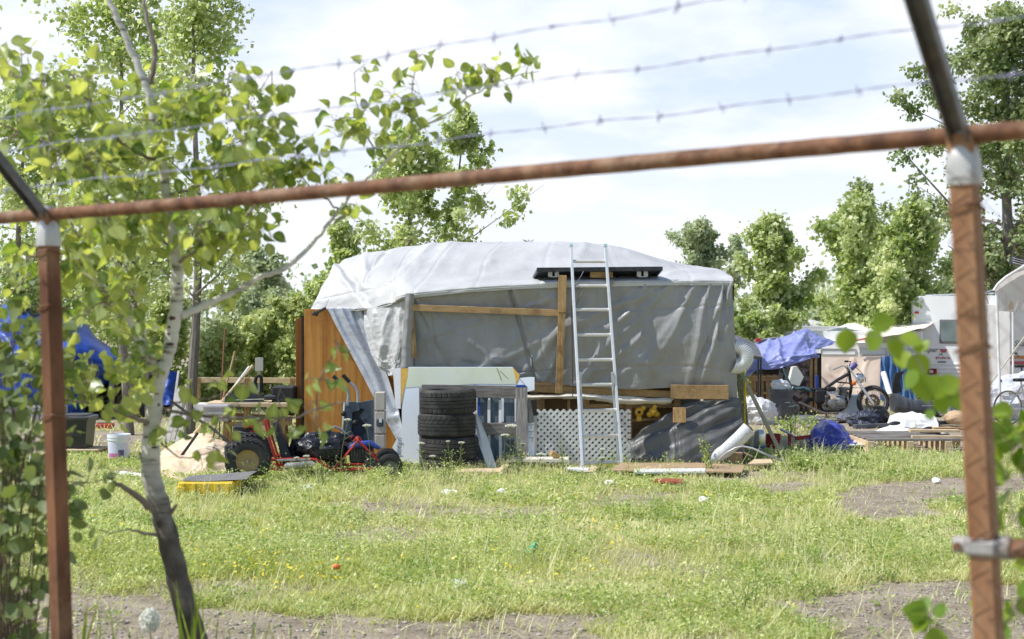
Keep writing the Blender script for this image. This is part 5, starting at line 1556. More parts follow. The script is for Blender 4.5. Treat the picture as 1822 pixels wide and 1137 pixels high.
# blue bundle, red cart
bb = cloth('blue_bundle', [[gp(1450, 796) + Vector((0, .3, .02)), gp(1465, 790) + Vector((0, .3, .14)), gp(1490, 788) + Vector((0, .3, .2)), gp(1512, 792) + Vector((0, .3, .05))],
                           [gp(1446, 800) + Vector((0, .1, .06)), gp(1462, 798) + Vector((0, .1, .2)), gp(1486, 796) + Vector((0, .1, .27)), gp(1516, 800) + Vector((0, .1, .08))],
                           [gp(1442, 800) + Vector((0, 0, .04)), gp(1460, 802) + Vector((0, -.02, .14)), gp(1488, 802) + Vector((0, -.02, .16)), gp(1518, 801) + Vector((0, 0, .05))],
                           [gp(1444, 806) + Vector((0, -.02, -.02)), gp(1462, 806) + Vector((0, -.06, -.02)), gp(1490, 806) + Vector((0, -.06, -.02)), gp(1514, 805) + Vector((0, 0, -.02))]],
           70, 60, mat('blue_sheet', (.03, .03, .22), .35, (.07, .09, .42), scale=5, bump=.5, bscale=16, bdist=.03), None, (), crump=.24, cs=3.4, seed=14, amp=.06, ns=3, loc=tuple(gp(1480, 803)), toward=(0, -1, 1))
tag(bb, 'crumpled dark blue tarp bundle lying in the shaded grass', 'tarp')
rc = thing('red_cart', 'red metal cart frame with a long handle tipped in the weeds', 'cart', tuple(gp(1412, 800)))
d_ = gd(800)
MB().tube([P(1405, 772, d_), P(1405, 792, d_), P(1408, 797, d_), P(1426, 797, d_)], .022, 8).build('frame', M_red, rc, w=True)
MB().bar(P(1415, 780, d_ + .1), P(1442, 777, d_ + .1), .04, .05).build('rail', M_red, rc, w=True)
MB().tube([P(1388, 763, d_ + .1), P(1405, 772, d_ + .05), P(1414, 778, d_)], .016, 8).build('handle', M_chrome, rc, w=True)

# =================================================================== black canopy behind the shack
cn_ = thing('black_canopy', 'dark grey pop-up canopy corner behind the shack at right', 'canopy', tuple(gp(1350, 735)))
dcn = 24.0
cloth('roof', [[P(1250, 600, dcn + 2), P(1300, 596, dcn + 2), P(1335, 606, dcn + 1.8)], [P(1260, 604, dcn + .8), P(1312, 604, dcn + .8), P(1346, 615, dcn + .6)], [P(1270, 622, dcn), P(1320, 625, dcn), P(1355, 632, dcn - .1)], [P(1270, 634, dcn), P(1320, 638, dcn), P(1355, 639, dcn - .1)]], 30, 24, mat('charcoal_fabric', (.10, .10, .11), .7, (.17, .17, .18), scale=3), cn_, (), crump=.03, cs=2, seed=2, toward=(0, -1, 1))
for x in (1349, 1354):
    MB().bar(Vector((P(x, 0, dcn - .05).x, dcn - .05 + (x - 1349) * .02, 0)), P(x, 634, dcn - .05 + (x - 1349) * .02), .025, .025).build('leg', M_black, cn_, w=True)

# =================================================================== blue tarp hut
hb = thing('tarp_hut', 'low hut under a pale blue tarp behind the motorcycle', 'hut', tuple(gp(1400, 738)))
dh = 25.6
M_ltarp = mat('faded_blue_tarp', (.20, .23, .52), .4, (.34, .37, .66), scale=2, bump=.35, bscale=20, bdist=.02, spec=.5)
cloth('roof_tarp', [[P(1342, 612, dh + 3), P(1400, 600, dh + 2.6), P(1432, 588, dh + 2.4), P(1460, 600, dh + 2.4), P(1490, 612, dh + 2.2)],
                    [P(1335, 622, dh + 1.6), P(1385, 610, dh + 1.4), P(1430, 595, dh + 1.4), P(1458, 603, dh + 1.4), P(1482, 613, dh + 1.4)],
                    [P(1330, 640, dh + .6), P(1372, 622, dh + .5), P(1412, 612, dh + .5), P(1440, 616, dh + .5), P(1452, 622, dh + .5)],
                    [P(1328, 655, dh + .1), P(1360, 642, dh), P(1396, 630, dh), P(1430, 628, dh), P(1452, 632, dh)],
                    [P(1328, 672, dh), P(1352, 661, dh - .1), P(1392, 655, dh - .1), P(1425, 645, dh - .1), P(1456, 632, dh)]],
      120, 90, M_ltarp, hb, [(1386, 612, 1392, 655, 4, .06), (1360, 640, 1352, 660, 4, .05), (1430, 600, 1400, 650, 6, .06), (1440, 620, 1452, 632, 3, .04)], crump=.10, cs=2.2, seed=91, amp=.06, ns=2, toward=(0, -1, .5))
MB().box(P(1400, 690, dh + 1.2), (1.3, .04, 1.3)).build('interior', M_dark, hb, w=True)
for x0, x1 in ((1334, 1347), (1349, 1360), (1362, 1371), (1374, 1384)):
    a, b_ = P(x0, 0, dh).x, P(x1, 0, dh).x
    MB().box(((a + b_) / 2, dh, .36), ((b_ - a) * .7, .03, .70)).build('slat', M_lumber_v, hb, w=True)
for y in (671, 676, 700, 722):
    MB().bar(P(1333, y, dh - .04), P(1386, y - 1, dh - .04), .045, .03, up=(0, -1, 0)).build('rail', M_lumber, hb, w=True)
for x in (1443, 1451):
    MB().bar(Vector((P(x, 0, dh).x, dh, 0)), P(x, 634, dh), .05, .06, up=(0, -1, 0)).build('post', M_lumber_v, hb, w=True)
cloth('patterned_curtain', [[P(1388, 640, dh + .15), P(1410, 636, dh + .15), P(1441, 634, dh + .15)], [P(1384, 690, dh + .1), P(1412, 690, dh + .1), P(1440, 690, dh + .1)], [P(1384, 736, dh + .1), P(1412, 736, dh + .12), P(1440, 736, dh + .1)]],
      40, 40, mat('patterned_fabric', (.07, .05, .045), .9, (.40, .34, .32), scale=9, lo=.44, hi=.56, col3=(.25, .05, .04), scale3=7, mix3=.6), hb, [(1400, 640, 1396, 736, 4, .06), (1420, 640, 1422, 736, 5, .06)], amp=.05, ns=4, seed=4, toward=(0, -1, 0))
o = MB().bar(Vector((P(1454, 0, dh - .2).x, dh - .2, .35)), P(1453, 668, dh - .2), .055, .05).build('blue_roll', M_blue, loc=tuple(P(1454, 700, dh - .2))); tag(o, 'small upright blue roll beside the hut corner post', 'roll')

# trash bin and jugs
bn_ = thing('trash_bin', 'dark grey round trash bin overflowing with white bags', 'trash bin', tuple(gp(1389, 746)))
cx_ = gp(1389, 746)
MB().lathe([(.001, 0), (.17, 0), (.175, .01), (.195, .47), (.21, .475), (.21, .52), (.195, .52), (.185, .45), (.165, .03)], 32, Matrix.Translation(cx_), mod=lambda k, j, r: r + (.006 if (k // 4) % 2 and j in (2, 3) else 0)).build('bin', mat('charcoal_plastic', (.085, .085, .095), .5, (.13, .13, .14), scale=3), bn_, w=True)
MB().lathe([(.198, .38), (.206, .385), (.206, .40), (.198, .405)], 32, Matrix.Translation(cx_)).build('band', mat('charcoal_plastic', (1, 1, 1)), bn_, w=True)
o = MB().lump(cx_ + Vector((-.02, 0, .56)), (.16, .14, .12), .3, 2).build('trash_bag', mat('white_bag', (.70, .69, .68), .4, (.80, .80, .80), scale=6, bump=1, bscale=12, bdist=.06), loc=tuple(cx_ + Vector((0, 0, .5)))); tag(o, 'white plastic bag bulging from the top of the trash bin', 'bag')
o = MB().prism([(-.02, .0), (.16, -.04), (.24, .12), (.12, .30), (.05, .29)], .2, Matrix.Translation(P(1404, 682, 25.0))).build('white_jug', mat('jug_plastic', (.70, .69, .62), .45, (.78, .77, .72), scale=4), loc=tuple(P(1412, 690, 25)), ang=30); tag(o, 'tilted white plastic jug behind the trash bin', 'jug')
o = MB().prism([(-.03, .0), (.06, .0), (.10, .14), (-.02, .12)], .1, Matrix.Translation(P(1398, 706, 24.3))).build('red_container', M_red, loc=tuple(P(1399, 706, 24.3))); tag(o, 'small red and white container on the trash bin rim', 'container')
o = MB().prism([(.0, .0), (.09, .04), (.14, .16), (.06, .10)], .08, Matrix.Translation(P(1396, 705, 24.2))).build('white_scoop', M_white_pl, loc=tuple(P(1402, 700, 24.2))); tag(o, 'white plastic scoop poking out at the bin edge', 'scoop')
o = MB().lump(gp(1352, 757) + Vector((0, .3, .18)), (.30, .22, .26), .32, 3).build('white_sack', mat('white_bag', (1, 1, 1)), loc=tuple(gp(1352, 757))); tag(o, 'rounded white sack on the ground left of the trash bin', 'sack')
o = MB().lump(gp(1368, 752) + Vector((0, .3, .10)), (.18, .16, .14), .35, 4).build('grey_sack', mat('grey_bag', (.42, .41, .40), .6, (.52, .51, .5), scale=5, bump=1, bscale=12, bdist=.05), loc=tuple(gp(1368, 752))); tag(o, 'smaller greyish sack between white sack and bin', 'sack')

# =================================================================== motorcycle
MD = 24.6; MS = F / MD
mo = thing('motorcycle', 'stripped motorcycle without rear wheel, orange indicator and round headlamp', 'motorcycle', tuple(gp(1500, 743)))
def mp(x, y, o=0.0):
    return P(x, y, MD + o)


wc = mp(1553.5, 715)
w_ = bpy.data.objects.new('wheel', None); COL.objects.link(w_); w_.parent = mo
RX = Matrix.Rotation(rad(90), 4, 'X')
Mw = Matrix.Translation(wc) @ RX
MB().lathe([(.218, -.045), (.245, -.058), (.278, -.036), (.288, 0), (.278, .036), (.245, .058), (.218, .045)], 56, Mw).build('tyre', M_rubber, w_, w=True)
MB().lathe([(.196, -.032), (.215, -.036), (.215, -.028), (.200, -.02), (.200, .02), (.215, .028), (.215, .036), (.196, .032)], 48, Mw, closed=True).build('rim', M_chrome, w_, w=True)
sb = MB()
for k in range(36):
    a = 2 * math.pi * k / 36; a2 = a + (.35 if k % 2 else -.35)
    sg_ = .025 if k % 4 < 2 else -.025
    sb.tube([wc + Vector((.035 * math.cos(a2), sg_, .035 * math.sin(a2))), wc + Vector((.20 * math.cos(a), 0, .20 * math.sin(a)))], .0028, 4, cap=False)
sb.build('spokes', M_chrome, w_, w=True)
dsk = MB(); dsk.lathe([(.075, -.045), (.13, -.045), (.13, -.04), (.075, -.04)], 40, Mw, closed=True)
dsk.lathe([(.001, -.05), (.03, -.05), (.045, -.03), (.045, .05), (.001, .05)], 24, Mw)
for k in range(6):
    a = k * math.pi / 3
    dsk.bar(wc + Vector((.03 * math.cos(a), -.042, .03 * math.sin(a))), wc + Vector((.085 * math.cos(a), -.042, .085 * math.sin(a))), .018, .005, up=(0, -1, 0))
dsk.build('brake_disc', mat('rusty_disc', (.20, .10, .05), .6, (.32, .19, .10), scale=16, metal=.3), w_, w=True)
hub = (wc.x, wc.z)
for s in (-.075, .075):
    fk = MB()
    fk.tube([mp(1509, 651, s), mp(1530, 684, s)], .017, 10); fk.tube([mp(1529, 682, s), mp(1554, 719, s)], .024, 10)
    fk.build('fork_tube', M_alu, mo, w=True)
hl = MB(); Mh = Matrix.Translation(mp(1528.5, 673, -.02)) @ Matrix.Rotation(rad(60), 4, 'Z') @ RX
hl.lathe([(.001, .10), (.05, .09), (.082, .045), (.088, -.01), (.088, -.03), (.078, -.035)], 28, Mh)
hl.build('headlight', M_chrome, mo, w=True)
hg = MB(); hg.lathe([(.079, -.030), (.06, -.045), (.03, -.052), (.001, -.054)], 28, Mh)
hg.build('lens', mat('headlamp_lens', (.58, .62, .60), .2, (.70, .73, .71), scale=25, spec=.7), [o for o in mo.children if o.name.startswith('headlight')][0], w=True)
MB().sphere(mp(1519.5, 682, -.10), (.040, .03, .040), 14, 9).build('turn_signal', mat('amber_lens', (.80, .16, .01), .25, (.85, .25, .02), scale=10, trans=.2), mo, w=True)
MB().tube([mp(1519, 682, -.09), mp(1518, 680, .02)], .012, 8).build('signal_stalk', M_chrome, mo, w=True)
fm = MB()
r_ = .028
fm.tube([mp(1512, 664), mp(1490, 676), mp(1470, 690), mp(1466, 693), mp(1442, 693)], r_, 8)
fm.tube([mp(1512, 672), mp(1515, 686), mp(1513, 700), mp(1508, 718), mp(1500, 730), mp(1490, 733), mp(1470, 733), mp(1455, 730)], r_, 8)
fm.tube([mp(1471, 690), mp(1466, 706), mp(1460, 722), mp(1466, 733)], .014, 8)
fm.tube([mp(1490, 680), mp(1514, 682)], .012, 8); fm.tube([mp(1509, 650), mp(1514, 684)], .026, 10)
fm.build('frame', M_black, mo, w=True)
rs = MB()
rs.tube([mp(1394, 656), mp(1402, 676), mp(1408, 688), mp(1416, 692), mp(1430, 690), mp(1446, 697)], .022, 8); rs.tube([mp(1402, 684, .15), mp(1412, 691, .15), mp(1445, 696, .15)], .02, 8)
rs.bar(mp(1409, 690, .07), mp(1440, 691, .07), .16, .015)
rs.build('rear_subframe', mat('teal_metal', (.05, .12, .14), .5, (.09, .18, .20), scale=7, metal=.2), mo, w=True)
bx_ = MB(); bx_.box(mp(1458, 705), (.17, .18, .22), bev=.02); bx_.box(mp(1478, 692), (.16, .16, .07), bev=.02); bx_.build('battery_box', M_black, mo, w=True)
eg = MB()
eg.box(mp(1488, 720), (.32, .26, .16), bev=.03); eg.box(mp(1470, 712), (.12, .2, .2), bev=.03); eg.box(mp(1507, 705), (.06, .1, .16), bev=.02)
for k in range(7):
    eg.box(mp(1499 + k * .3, 706 - k * 2.6), (.17, .22, .010), rot=(0, rad(8), 0), bev=.002)
eg.box(mp(1500, 697), (.11, .18, .13), bev=.01); eg.box(mp(1502, 691), (.16, .2, .05), bev=.015)
eg.build('engine', mat('engine_alloy', (.03, .03, .03), .4, (.26, .255, .25), scale=9, metal=.4), mo, w=True)
for x, y, r_, lb_ in ((1480.5, 717.5, .072, 0), (1497.5, 716, .062, 0)):
    cv = MB(); Mc = Matrix.Translation(mp(x, y, -.15)) @ RX
    cv.lathe([(r_, .06), (r_, .0), (r_ * .92, -.012 + .0), (r_ * .9, .02), (r_ * .5, .028), (.001, .03)] if False else [(r_, -.04), (r_, .0), (r_ * .9, .018), (r_ * .5, .024), (.001, .026)], 24, Matrix.Translation(mp(x, y, -.13)) @ RX)
    cv.build('engine_cover', mat('polished_cover', (.24, .23, .22), .45, (.36, .35, .34), scale=14, metal=.6), mo, w=True)
cbm = MB()
for x in (1482, 1488, 1476):
    cbm.tube([mp(x, 700, -.05), mp(x, 700, -.12)], .025, 10)
cbm.bar(mp(1470, 699), mp(1492, 697), .1, .05)
cbm.build('carburettor', M_steel, mo, w=True)
ex = MB()
ex.tube([mp(1508, 706, -.1), mp(1511, 716, -.12), mp(1507, 726, -.12), mp(1498, 733, -.12), mp(1470, 735, -.12), mp(1455, 731, -.12), mp(1440, 724, -.12), mp(1422, 716, -.12)], [.013, .013, .013, .014, .016, .023, .026, .022], 10)
ex.build('exhaust', mat('hot_chrome', (.30, .22, .18), .3, (.45, .38, .33), scale=12, metal=.8), mo, w=True)
hbm = MB(); hbm.tube([mp(1482, 658, -.28), mp(1499, 651, -.25), mp(1503, 651, -.2), mp(1509, 660, -.06), mp(1510, 661, .06), mp(1516, 652, .22), mp(1524, 644, .28)], .010, 8); hbm.build('handlebar', M_chrome, mo, w=True)
mr = MB(); mr.box(mp(1506, 643, .2), (.07, .04, .035), bev=.01); mr.tube([mp(1503, 644, .2), mp(1514, 643, .22)], .008, 6); mr.tube([mp(1510, 662), mp(1513, 643, .2)], .008, 6); mr.build('switch_gear', M_black, mo, w=True)
ga = MB(); ga.lathe([(.001, -.07), (.045, -.065), (.052, .02), (.04, .06), (.001, .06)], 18, Matrix.Translation(mp(1519, 651, -.05)) @ Matrix.Rotation(rad(50), 4, 'Y')); ga.lathe([(.001, -.06), (.04, -.055), (.046, .02), (.036, .05), (.001, .05)], 18, Matrix.Translation(mp(1516, 655, .09)) @ Matrix.Rotation(rad(50), 4, 'Y')); ga.build('gauges', mat('purple_gauge', (.07, .05, .20), .35, (.14, .11, .32), scale=8), mo, w=True)
cbw = MB(); cbw.tube([mp(1522, 653), mp(1532, 662), mp(1540, 672), mp(1540, 680)], .006, 5); cbw.tube([mp(1510, 662), mp(1505, 680), mp(1492, 692)], .006, 5); cbw.tube([mp(1526, 695, -.1), mp(1527, 705, -.1), mp(1545, 714, -.1)], .005, 5); cbw.tube([mp(1514, 690), mp(1530, 690), mp(1536, 697)], .005, 5)
cbw.build('cables', M_black, mo, w=True)
ks = MB(); ks.tube([mp(1469, 734), mp(1472, 742, -.08), mp(1474, 750, -.12)], .013, 8); ks.box(mp(1475, 750, -.12), (.07, .06, .015)); ks.build('side_stand', M_black, mo, w=True)

# junk around the motorcycle
def junk(name, label, cat, mb_, m, loc, ang=35):
    o = mb_.build(name, m, loc=tuple(loc), ang=ang); tag(o, label, cat); return o


M_lblue = mat('pale_blue_plastic', (.28, .40, .55), .5, (.36, .47, .62), scale=3)
tb_ = thing('blue_tub', 'pale blue plastic tub behind the motorcycle front wheel', 'tub', tuple(gp(1523, 742)))
c = gp(1523, 742) + Vector((0, .5, 0))
MB().add([(c.x - .16, c.y - .12, .02), (c.x + .16, c.y - .12, .02), (c.x + .16, c.y + .12, .02), (c.x - .16, c.y + .12, .02), (c.x - .19, c.y - .15, .36), (c.x + .19, c.y - .15, .36), (c.x + .19, c.y + .15, .36), (c.x - .19, c.y + .15, .36)],
         [(0, 3, 2, 1), (0, 1, 5, 4), (1, 2, 6, 5), (2, 3, 7, 6), (3, 0, 4, 7)]).build('tub', M_lblue, tb_, w=True, smooth=False)
MB().box((c.x, c.y - .16, .355), (.42, .02, .03)).box((c.x - .2, c.y, .355), (.02, .32, .03)).box((c.x + .2, c.y, .355), (.02, .32, .03)).build('rim', M_lblue, tb_, w=True)
junk('white_pipe', 'white plastic pipe leaning between blue curtain and black seat', 'pipe', MB().tube([gp(1589, 738), P(1583, 700, 25), P(1572, 664, 25.4)], .05, 14), M_white_pl, gp(1589, 738))
junk('metal_scrap', 'dark metal bracket leaning behind the white pipe', 'scrap metal', MB().prism([(0, 0), (.16, .05), (.12, .25), (.2, .42), (.05, .38), (.0, .2)], .05, Matrix.Translation(P(1588, 702, 25.1))), M_black, P(1595, 700, 25.1))
st_ = thing('vinyl_bench_seat', 'long curved dark grey vinyl seat lying beside the white sheets', 'seat', tuple(gp(1630, 742)))
sm_ = MB(); cc = []
for k in range(13):
    t_ = k / 12; x_ = 1588 + (1672 - 1588) * t_
    cc.append((x_, 716 + 12 * t_ - 12 * math.sin(math.pi * t_) * -.35))
sm_pts = []
V = []; Fc_ = []
for i, (x_, y_) in enumerate(cc):
    hh = .15 + .02 * math.sin(i)
    for a in np.linspace(0, 2 * math.pi, 12, endpoint=False):
        p = P(x_, y_, 23.6); V.append((p.x, p.y + .22 * math.cos(a), p.z + hh * math.sin(a)))
n_ = 12
for i in range(12):
    for k in range(n_):
        Fc_.append((i * n_ + k, i * n_ + (k + 1) % n_, (i + 1) * n_ + (k + 1) % n_, (i + 1) * n_ + k))
Fc_.append(tuple(range(n_))); Fc_.append(tuple(12 * n_ + k for k in range(n_)))
sm_.add(V, Fc_); sm_.build('cushion', mat('grey_vinyl', (.035, .037, .042), .35, (.10, .105, .115), stretch=(6, 1, 1), scale=2.2, spec=.5), st_, w=True, ang=50)
MB().bar(P(1640, 722, 23.36), P(1668, 722, 23.36), .01, .01).build('piping', M_steel, st_, w=True)
for i, (x0, x1, y0, y1, hgt, lab) in enumerate(((1583, 1668, 738, 762, .26, 'bulky white cloth heap under the grey vinyl seat'), (1556, 1648, 764, 786, .27, 'white sheet bundled on the left end of the low deck'))):
    d_ = gd(y1)
    o = cloth('white_sheet', [[P(x0, y1, d_ + .9) + Vector((0, 0, .02)), P((x0 + x1) / 2, y0 + 4, d_ + 1.0), P(x1, y1 - 6, d_ + .9)], [P(x0 + 3, y0 + 6, d_ + .5), P((x0 * .6 + x1 * .4), y0 - 2, d_ + .5), P(x1 - 6, y0 + 5, d_ + .5)],
                              [P(x0 - 4, y1 - 8, d_ + .15), P((x0 * .5 + x1 * .5), y0 + 8, d_ + .15), P(x1, y1 - 8, d_ + .15)], [P(x0 - 8, y1, d_), P((x0 + x1) / 2, y1 + 1, d_), P(x1 + 2, y1, d_)]],
              60, 50, mat('white_cloth', (.70, .69, .68), .85, (.80, .79, .78), scale=4), None, (), crump=.10, cs=2.6, seed=31 + i, amp=.06, ns=3, loc=tuple(P((x0 + x1) / 2, y1, d_)), toward=(0, -1, 1))
    tag(o, lab, 'sheet')
junk('black_bag', 'shiny black bag slumped in front of the motorcycle wheel', 'bag', MB().lump(gp(1566, 757) + Vector((0, .15, .12)), (.18, .15, .17), .35, 5), mat('black_bag', (.014, .014, .018), .25, (.03, .03, .035), scale=6, bump=1, bscale=10, bdist=.05), gp(1566, 757))
junk('navy_tarp', 'folded dark navy plastic heap left of the black bag', 'tarp', MB().lump(gp(1540, 758) + Vector((0, .1, .07)), (.27, .2, .14), .4, 6), mat('navy_plastic', (.03, .035, .06), .3, (.10, .11, .14), scale=6, bump=1, bscale=9, bdist=.06), gp(1540, 758))
junk('black_shoe', 'single black shoe on the edge of the white cloth heap', 'shoe', MB().sphere(gp(1593, 761) + Vector((0, -.02, .06)), (.11, .06, .045), 14, 8).sphere(gp(1598, 759) + Vector((0, -.02, .10)), (.06, .05, .06), 12, 8), M_black, gp(1593, 761))
junk('yellow_rag', 'small yellow cloth lying on the white heap', 'rag', MB().lump(gp(1611, 758) + Vector((0, -.0, .05)), (.11, .07, .04), .4, 3), mat('yellow_cloth', (.66, .52, .12), .9), gp(1611, 758))
junk('steel_beam', 'long dark steel channel lying across the yard by the white sheets', 'beam', MB().bar(gp(1520, 763) + Vector((0, 0, .035)), gp(1690, 757) + Vector((0, 0, .05)), .1, .06), mat('dark_steel', (.10, .105, .12), .45, (.18, .185, .2), scale=6, metal=.3), gp(1600, 760))
wp = thing('low_deck', 'weathered low wooden deck pallet littered with boards at right', 'pallet', tuple(gp(1630, 806)))
dp = gd(806)
for k in range(6):
    y_ = dp + .02 + k * .24
    a, b_ = P(1545, 0, dp).x, P(1722, 0, dp).x
    MB().box(((a + b_) / 2 + .0, y_ + .05, .165), (b_ - a, .13, .025)).build('slat', M_old_wood, wp, w=True)
for x_ in (1550, 1620, 1688):
    MB().box((P(x_, 0, dp).x, dp + .6, .075), (.09, 1.2, .15)).build('bearer', M_pale_lumber, wp, w=True)
for i, (p0, p1, w2, lab, m_) in enumerate((((1618, 786), (1706, 792), .10, 'pale orange board lying across the low deck', M_pale_lumber), ((1660, 776), (1722, 778), .12, 'reddish plank at the far edge of the low deck', M_lumber), ((1622, 792), (1722, 799), .05, 'narrow pale batten on the front of the low deck', M_pale_lumber))):
    a, b_ = P(p0[0], p0[1], dp + .35 - i * .1 + (.5 if i == 1 else 0)), P(p1[0], p1[1], dp + .35 - i * .1 + (.5 if i == 1 else 0))
    a.z = b_.z = .195 + .03 * (2 - i if i != 1 else 2)
    junk('board', lab, 'board', MB().bar(a, b_, w2, .035), m_, (a + b_) / 2)
junk('wood_offcut', 'square wood offcut standing on the low deck', 'wood block', MB().box(P(1697, 786, dp + .5), (.14, .12, .13)), M_lumber, P(1697, 792, dp + .5))
o = gboard([(1505, 806), (1560, 803), (1556, 796), (1512, 797)], .015, mat('pale_card', (.64, .60, .50), .8, (.72, .68, .58), scale=4), 'flat pale cardboard sheet left of the low deck', 'cardboard', 'cardboard', z=.08)
junk('black_helmet', 'black bowl-shaped gear with white parts on the far deck end', 'helmet', MB().sphere(P(1655, 772, dp + .9), (.14, .11, .10), 16, 8), M_black, P(1655, 776, dp + .9))
junk('white_cup', 'white round cap beside the black bowl-shaped gear', 'cap', MB().sphere(P(1679, 771, dp + .9), (.07, .07, .06), 12, 8), M_white_pl, P(1679, 775, dp + .9))
junk('foil_bag', 'crinkled silver foil bag behind the deck', 'bag', MB().lump(P(1692, 724, 23.2), (.22, .18, .19), .35, 7, 3), mat('foil', (.50, .50, .50), .2, (.7, .7, .7), scale=9, metal=.9, bump=1, bscale=14, bdist=.08), P(1692, 740, 23.2))
junk('tan_cushion', 'rounded tan cushion at the right deck end', 'cushion', MB().lump(P(1703, 744, 22.6), (.2, .16, .12), .15, 8), mat('tan_cloth', (.50, .34, .20), .85, (.58, .42, .27), scale=5), P(1703, 755, 22.6))
junk('mower_deck', 'flat dark mower deck on the ground below the motorcycle exhaust', 'mower deck', MB().lathe([(.001, .12), (.22, .11), (.30, .07), (.32, .0), (.30, .0)], 26, Matrix.Translation(gp(1436, 752))), mat('grey_deck', (.10, .105, .10), .5, (.20, .20, .19), scale=6), gp(1436, 752))
o = junk('spare_wheel', 'small dark spare wheel standing left of the motorcycle under the exhaust', 'wheel', MB().lathe([(.10, -.05), (.15, -.06), (.17, 0), (.15, .06), (.10, .05)], 28, Matrix.Translation(gp(1452, 742) + Vector((0, .3, .16))) @ RX), M_rubber, gp(1452, 742))
junk('flat_plank', 'long flat plank on the ground under the motorcycle', 'plank', MB().bar(gp(1460, 752) + Vector((0, 0, .04)), gp(1526, 750) + Vector((0, 0, .04)), .3, .03), M_old_wood, gp(1490, 751))
o = cloth('dark_cloth', [[gp(1490, 748) + Vector((0, .2, .06)), gp(1512, 748) + Vector((0, .2, .10))], [gp(1488, 752) + Vector((0, 0, .06)), gp(1514, 752) + Vector((0, 0, .06))]], 16, 12, mat('navy_cloth', (.05, .055, .08), .9, (.22, .22, .25), scale=14), None, (), crump=.06, cs=8, seed=4, loc=tuple(gp(1500, 750)), toward=(0, -1, 1)); tag(o, 'dark patterned cloth on the plank under the engine', 'cloth')

# =================================================================== white canvas cabins behind
M_canvas = mat('white_canvas', (.80, .79, .77), .7, (.86, .85, .83), scale=1.5, bump=.15, bscale=8)
M_peach = mat('peach_sheet', (.82, .64, .52), .75, (.86, .72, .62), scale=2.0, bump=.15, bscale=8)
M_cream2 = mat('cream_tarp', (.78, .70, .56), .6, (.84, .78, .68), scale=1.5)
M_redtrim = mat('red_trim', (.60, .06, .05), .5)
dt = 30.0
ct = thing('canvas_cabin', 'long white canvas cabin with peach sheet wall behind the motorcycle', 'cabin', tuple(gp(1510, 712)))
cloth('roof_sheet', [[P(1380, 610, dt + 4), P(1430, 572, dt + 4), P(1480, 574, dt + 4), P(1545, 576, dt + 4), P(1626, 580, dt + 4)], [P(1385, 612, dt + 2), P(1440, 582, dt + 2), P(1500, 590, dt + 2), P(1545, 594, dt + 2), P(1626, 596, dt + 2)], [P(1390, 616, dt), P(1455, 612, dt), P(1500, 614, dt), P(1560, 615, dt), P(1626, 612, dt)]],
      60, 40, M_canvas, ct, (), crump=.05, cs=1.2, seed=2, amp=.06, ns=1, toward=(0, -1, 1))
cloth('cream_roof', [[P(1528, 590, dt + 1.0), P(1548, 569, dt + 1.6), P(1585, 564, dt + 1.6), P(1628, 560, dt + 1.6)], [P(1522, 602, dt + .3), P(1545, 590, dt + .5), P(1585, 585, dt + .5), P(1628, 582, dt + .5)], [P(1520, 606, dt - .2), P(1560, 602, dt - .2), P(1600, 596, dt - .2), P(1628, 586, dt - .2)]],
      50, 30, M_cream2, ct, (), crump=.03, cs=1.5, seed=5, amp=.05, ns=1, toward=(0, -1, 1))
MB().box(((P(1392, 0, dt).x + P(1628, 0, dt).x) / 2, dt, (P(0, 614, dt).z + P(0, 636, dt).z) / 2), (P(1628, 0, dt).x - P(1392, 0, dt).x, .06, P(0, 614, dt).z - P(0, 636, dt).z + .1)).build('upper_wall', M_canvas, ct, w=True)
for x0, x1 in ((1462, 1522), (1530, 1575), (1582, 1625)):
    for (a, b_) in (((x0, 621), (x1, 620)), ((x0, 630), (x1, 629)), ((x0, 621), (x0, 630)), ((x1, 620), (x1, 629))):
        pass
    c = P((x0 + x1) / 2, 625.5, dt - .05)
    fw = (x1 - x0) / F * dt
    fo = MB(); fo.box(c + Vector((0, 0, .06)), (fw, .03, .014)); fo.box(c - Vector((0, 0, .06)), (fw, .03, .014)); fo.box(c + Vector((fw / 2, 0, 0)), (.014, .03, .134)); fo.box(c - Vector((fw / 2, 0, 0)), (.014, .03, .134))
    fo = fo.build('window', mat('pale_trim', (.58, .55, .52), .6), ct, w=True)
    MB().box(c + Vector((0, .01, 0)), (fw - .014, .01, .11)).build('pane', mat('frosted_pane', (.66, .66, .66), .3, (.76, .77, .78), scale=2), fo, w=True)
mb = MB(); mb.bar(P(1455, 637, dt - .06), P(1575, 634, dt - .06), .03, .04, up=(0, -1, 0)); mb.build('sill', mat('peach_trim', (.62, .50, .40), .7), ct, w=True)
mb = MB(); mb.tube([P(1520, 608, dt - .25), P(1550, 601, dt - .25), P(1566, 599, dt - .25)], .02, 6); mb.build('red_edge', M_redtrim, ct, w=True)
cloth('peach_wall', [[P(1452, 636, dt - .1), P(1500, 636, dt - .1), P(1545, 635, dt - .1), P(1572, 634, dt - .1)], [P(1452, 680, dt - .15), P(1500, 680, dt - .1), P(1545, 680, dt - .12), P(1572, 680, dt - .1)], [P(1452, 714, dt - .1), P(1500, 714, dt - .1), P(1545, 714, dt - .1), P(1572, 714, dt - .1)]],
      60, 50, M_peach, ct, [(1520, 640, 1560, 712, 4, .03), (1545, 640, 1530, 710, 5, .02), (1476, 655, 1500, 690, 4, .025), (1490, 690, 1520, 640, 3, .015)], amp=.05, ns=1.5, seed=8, toward=(0, -1, 0))
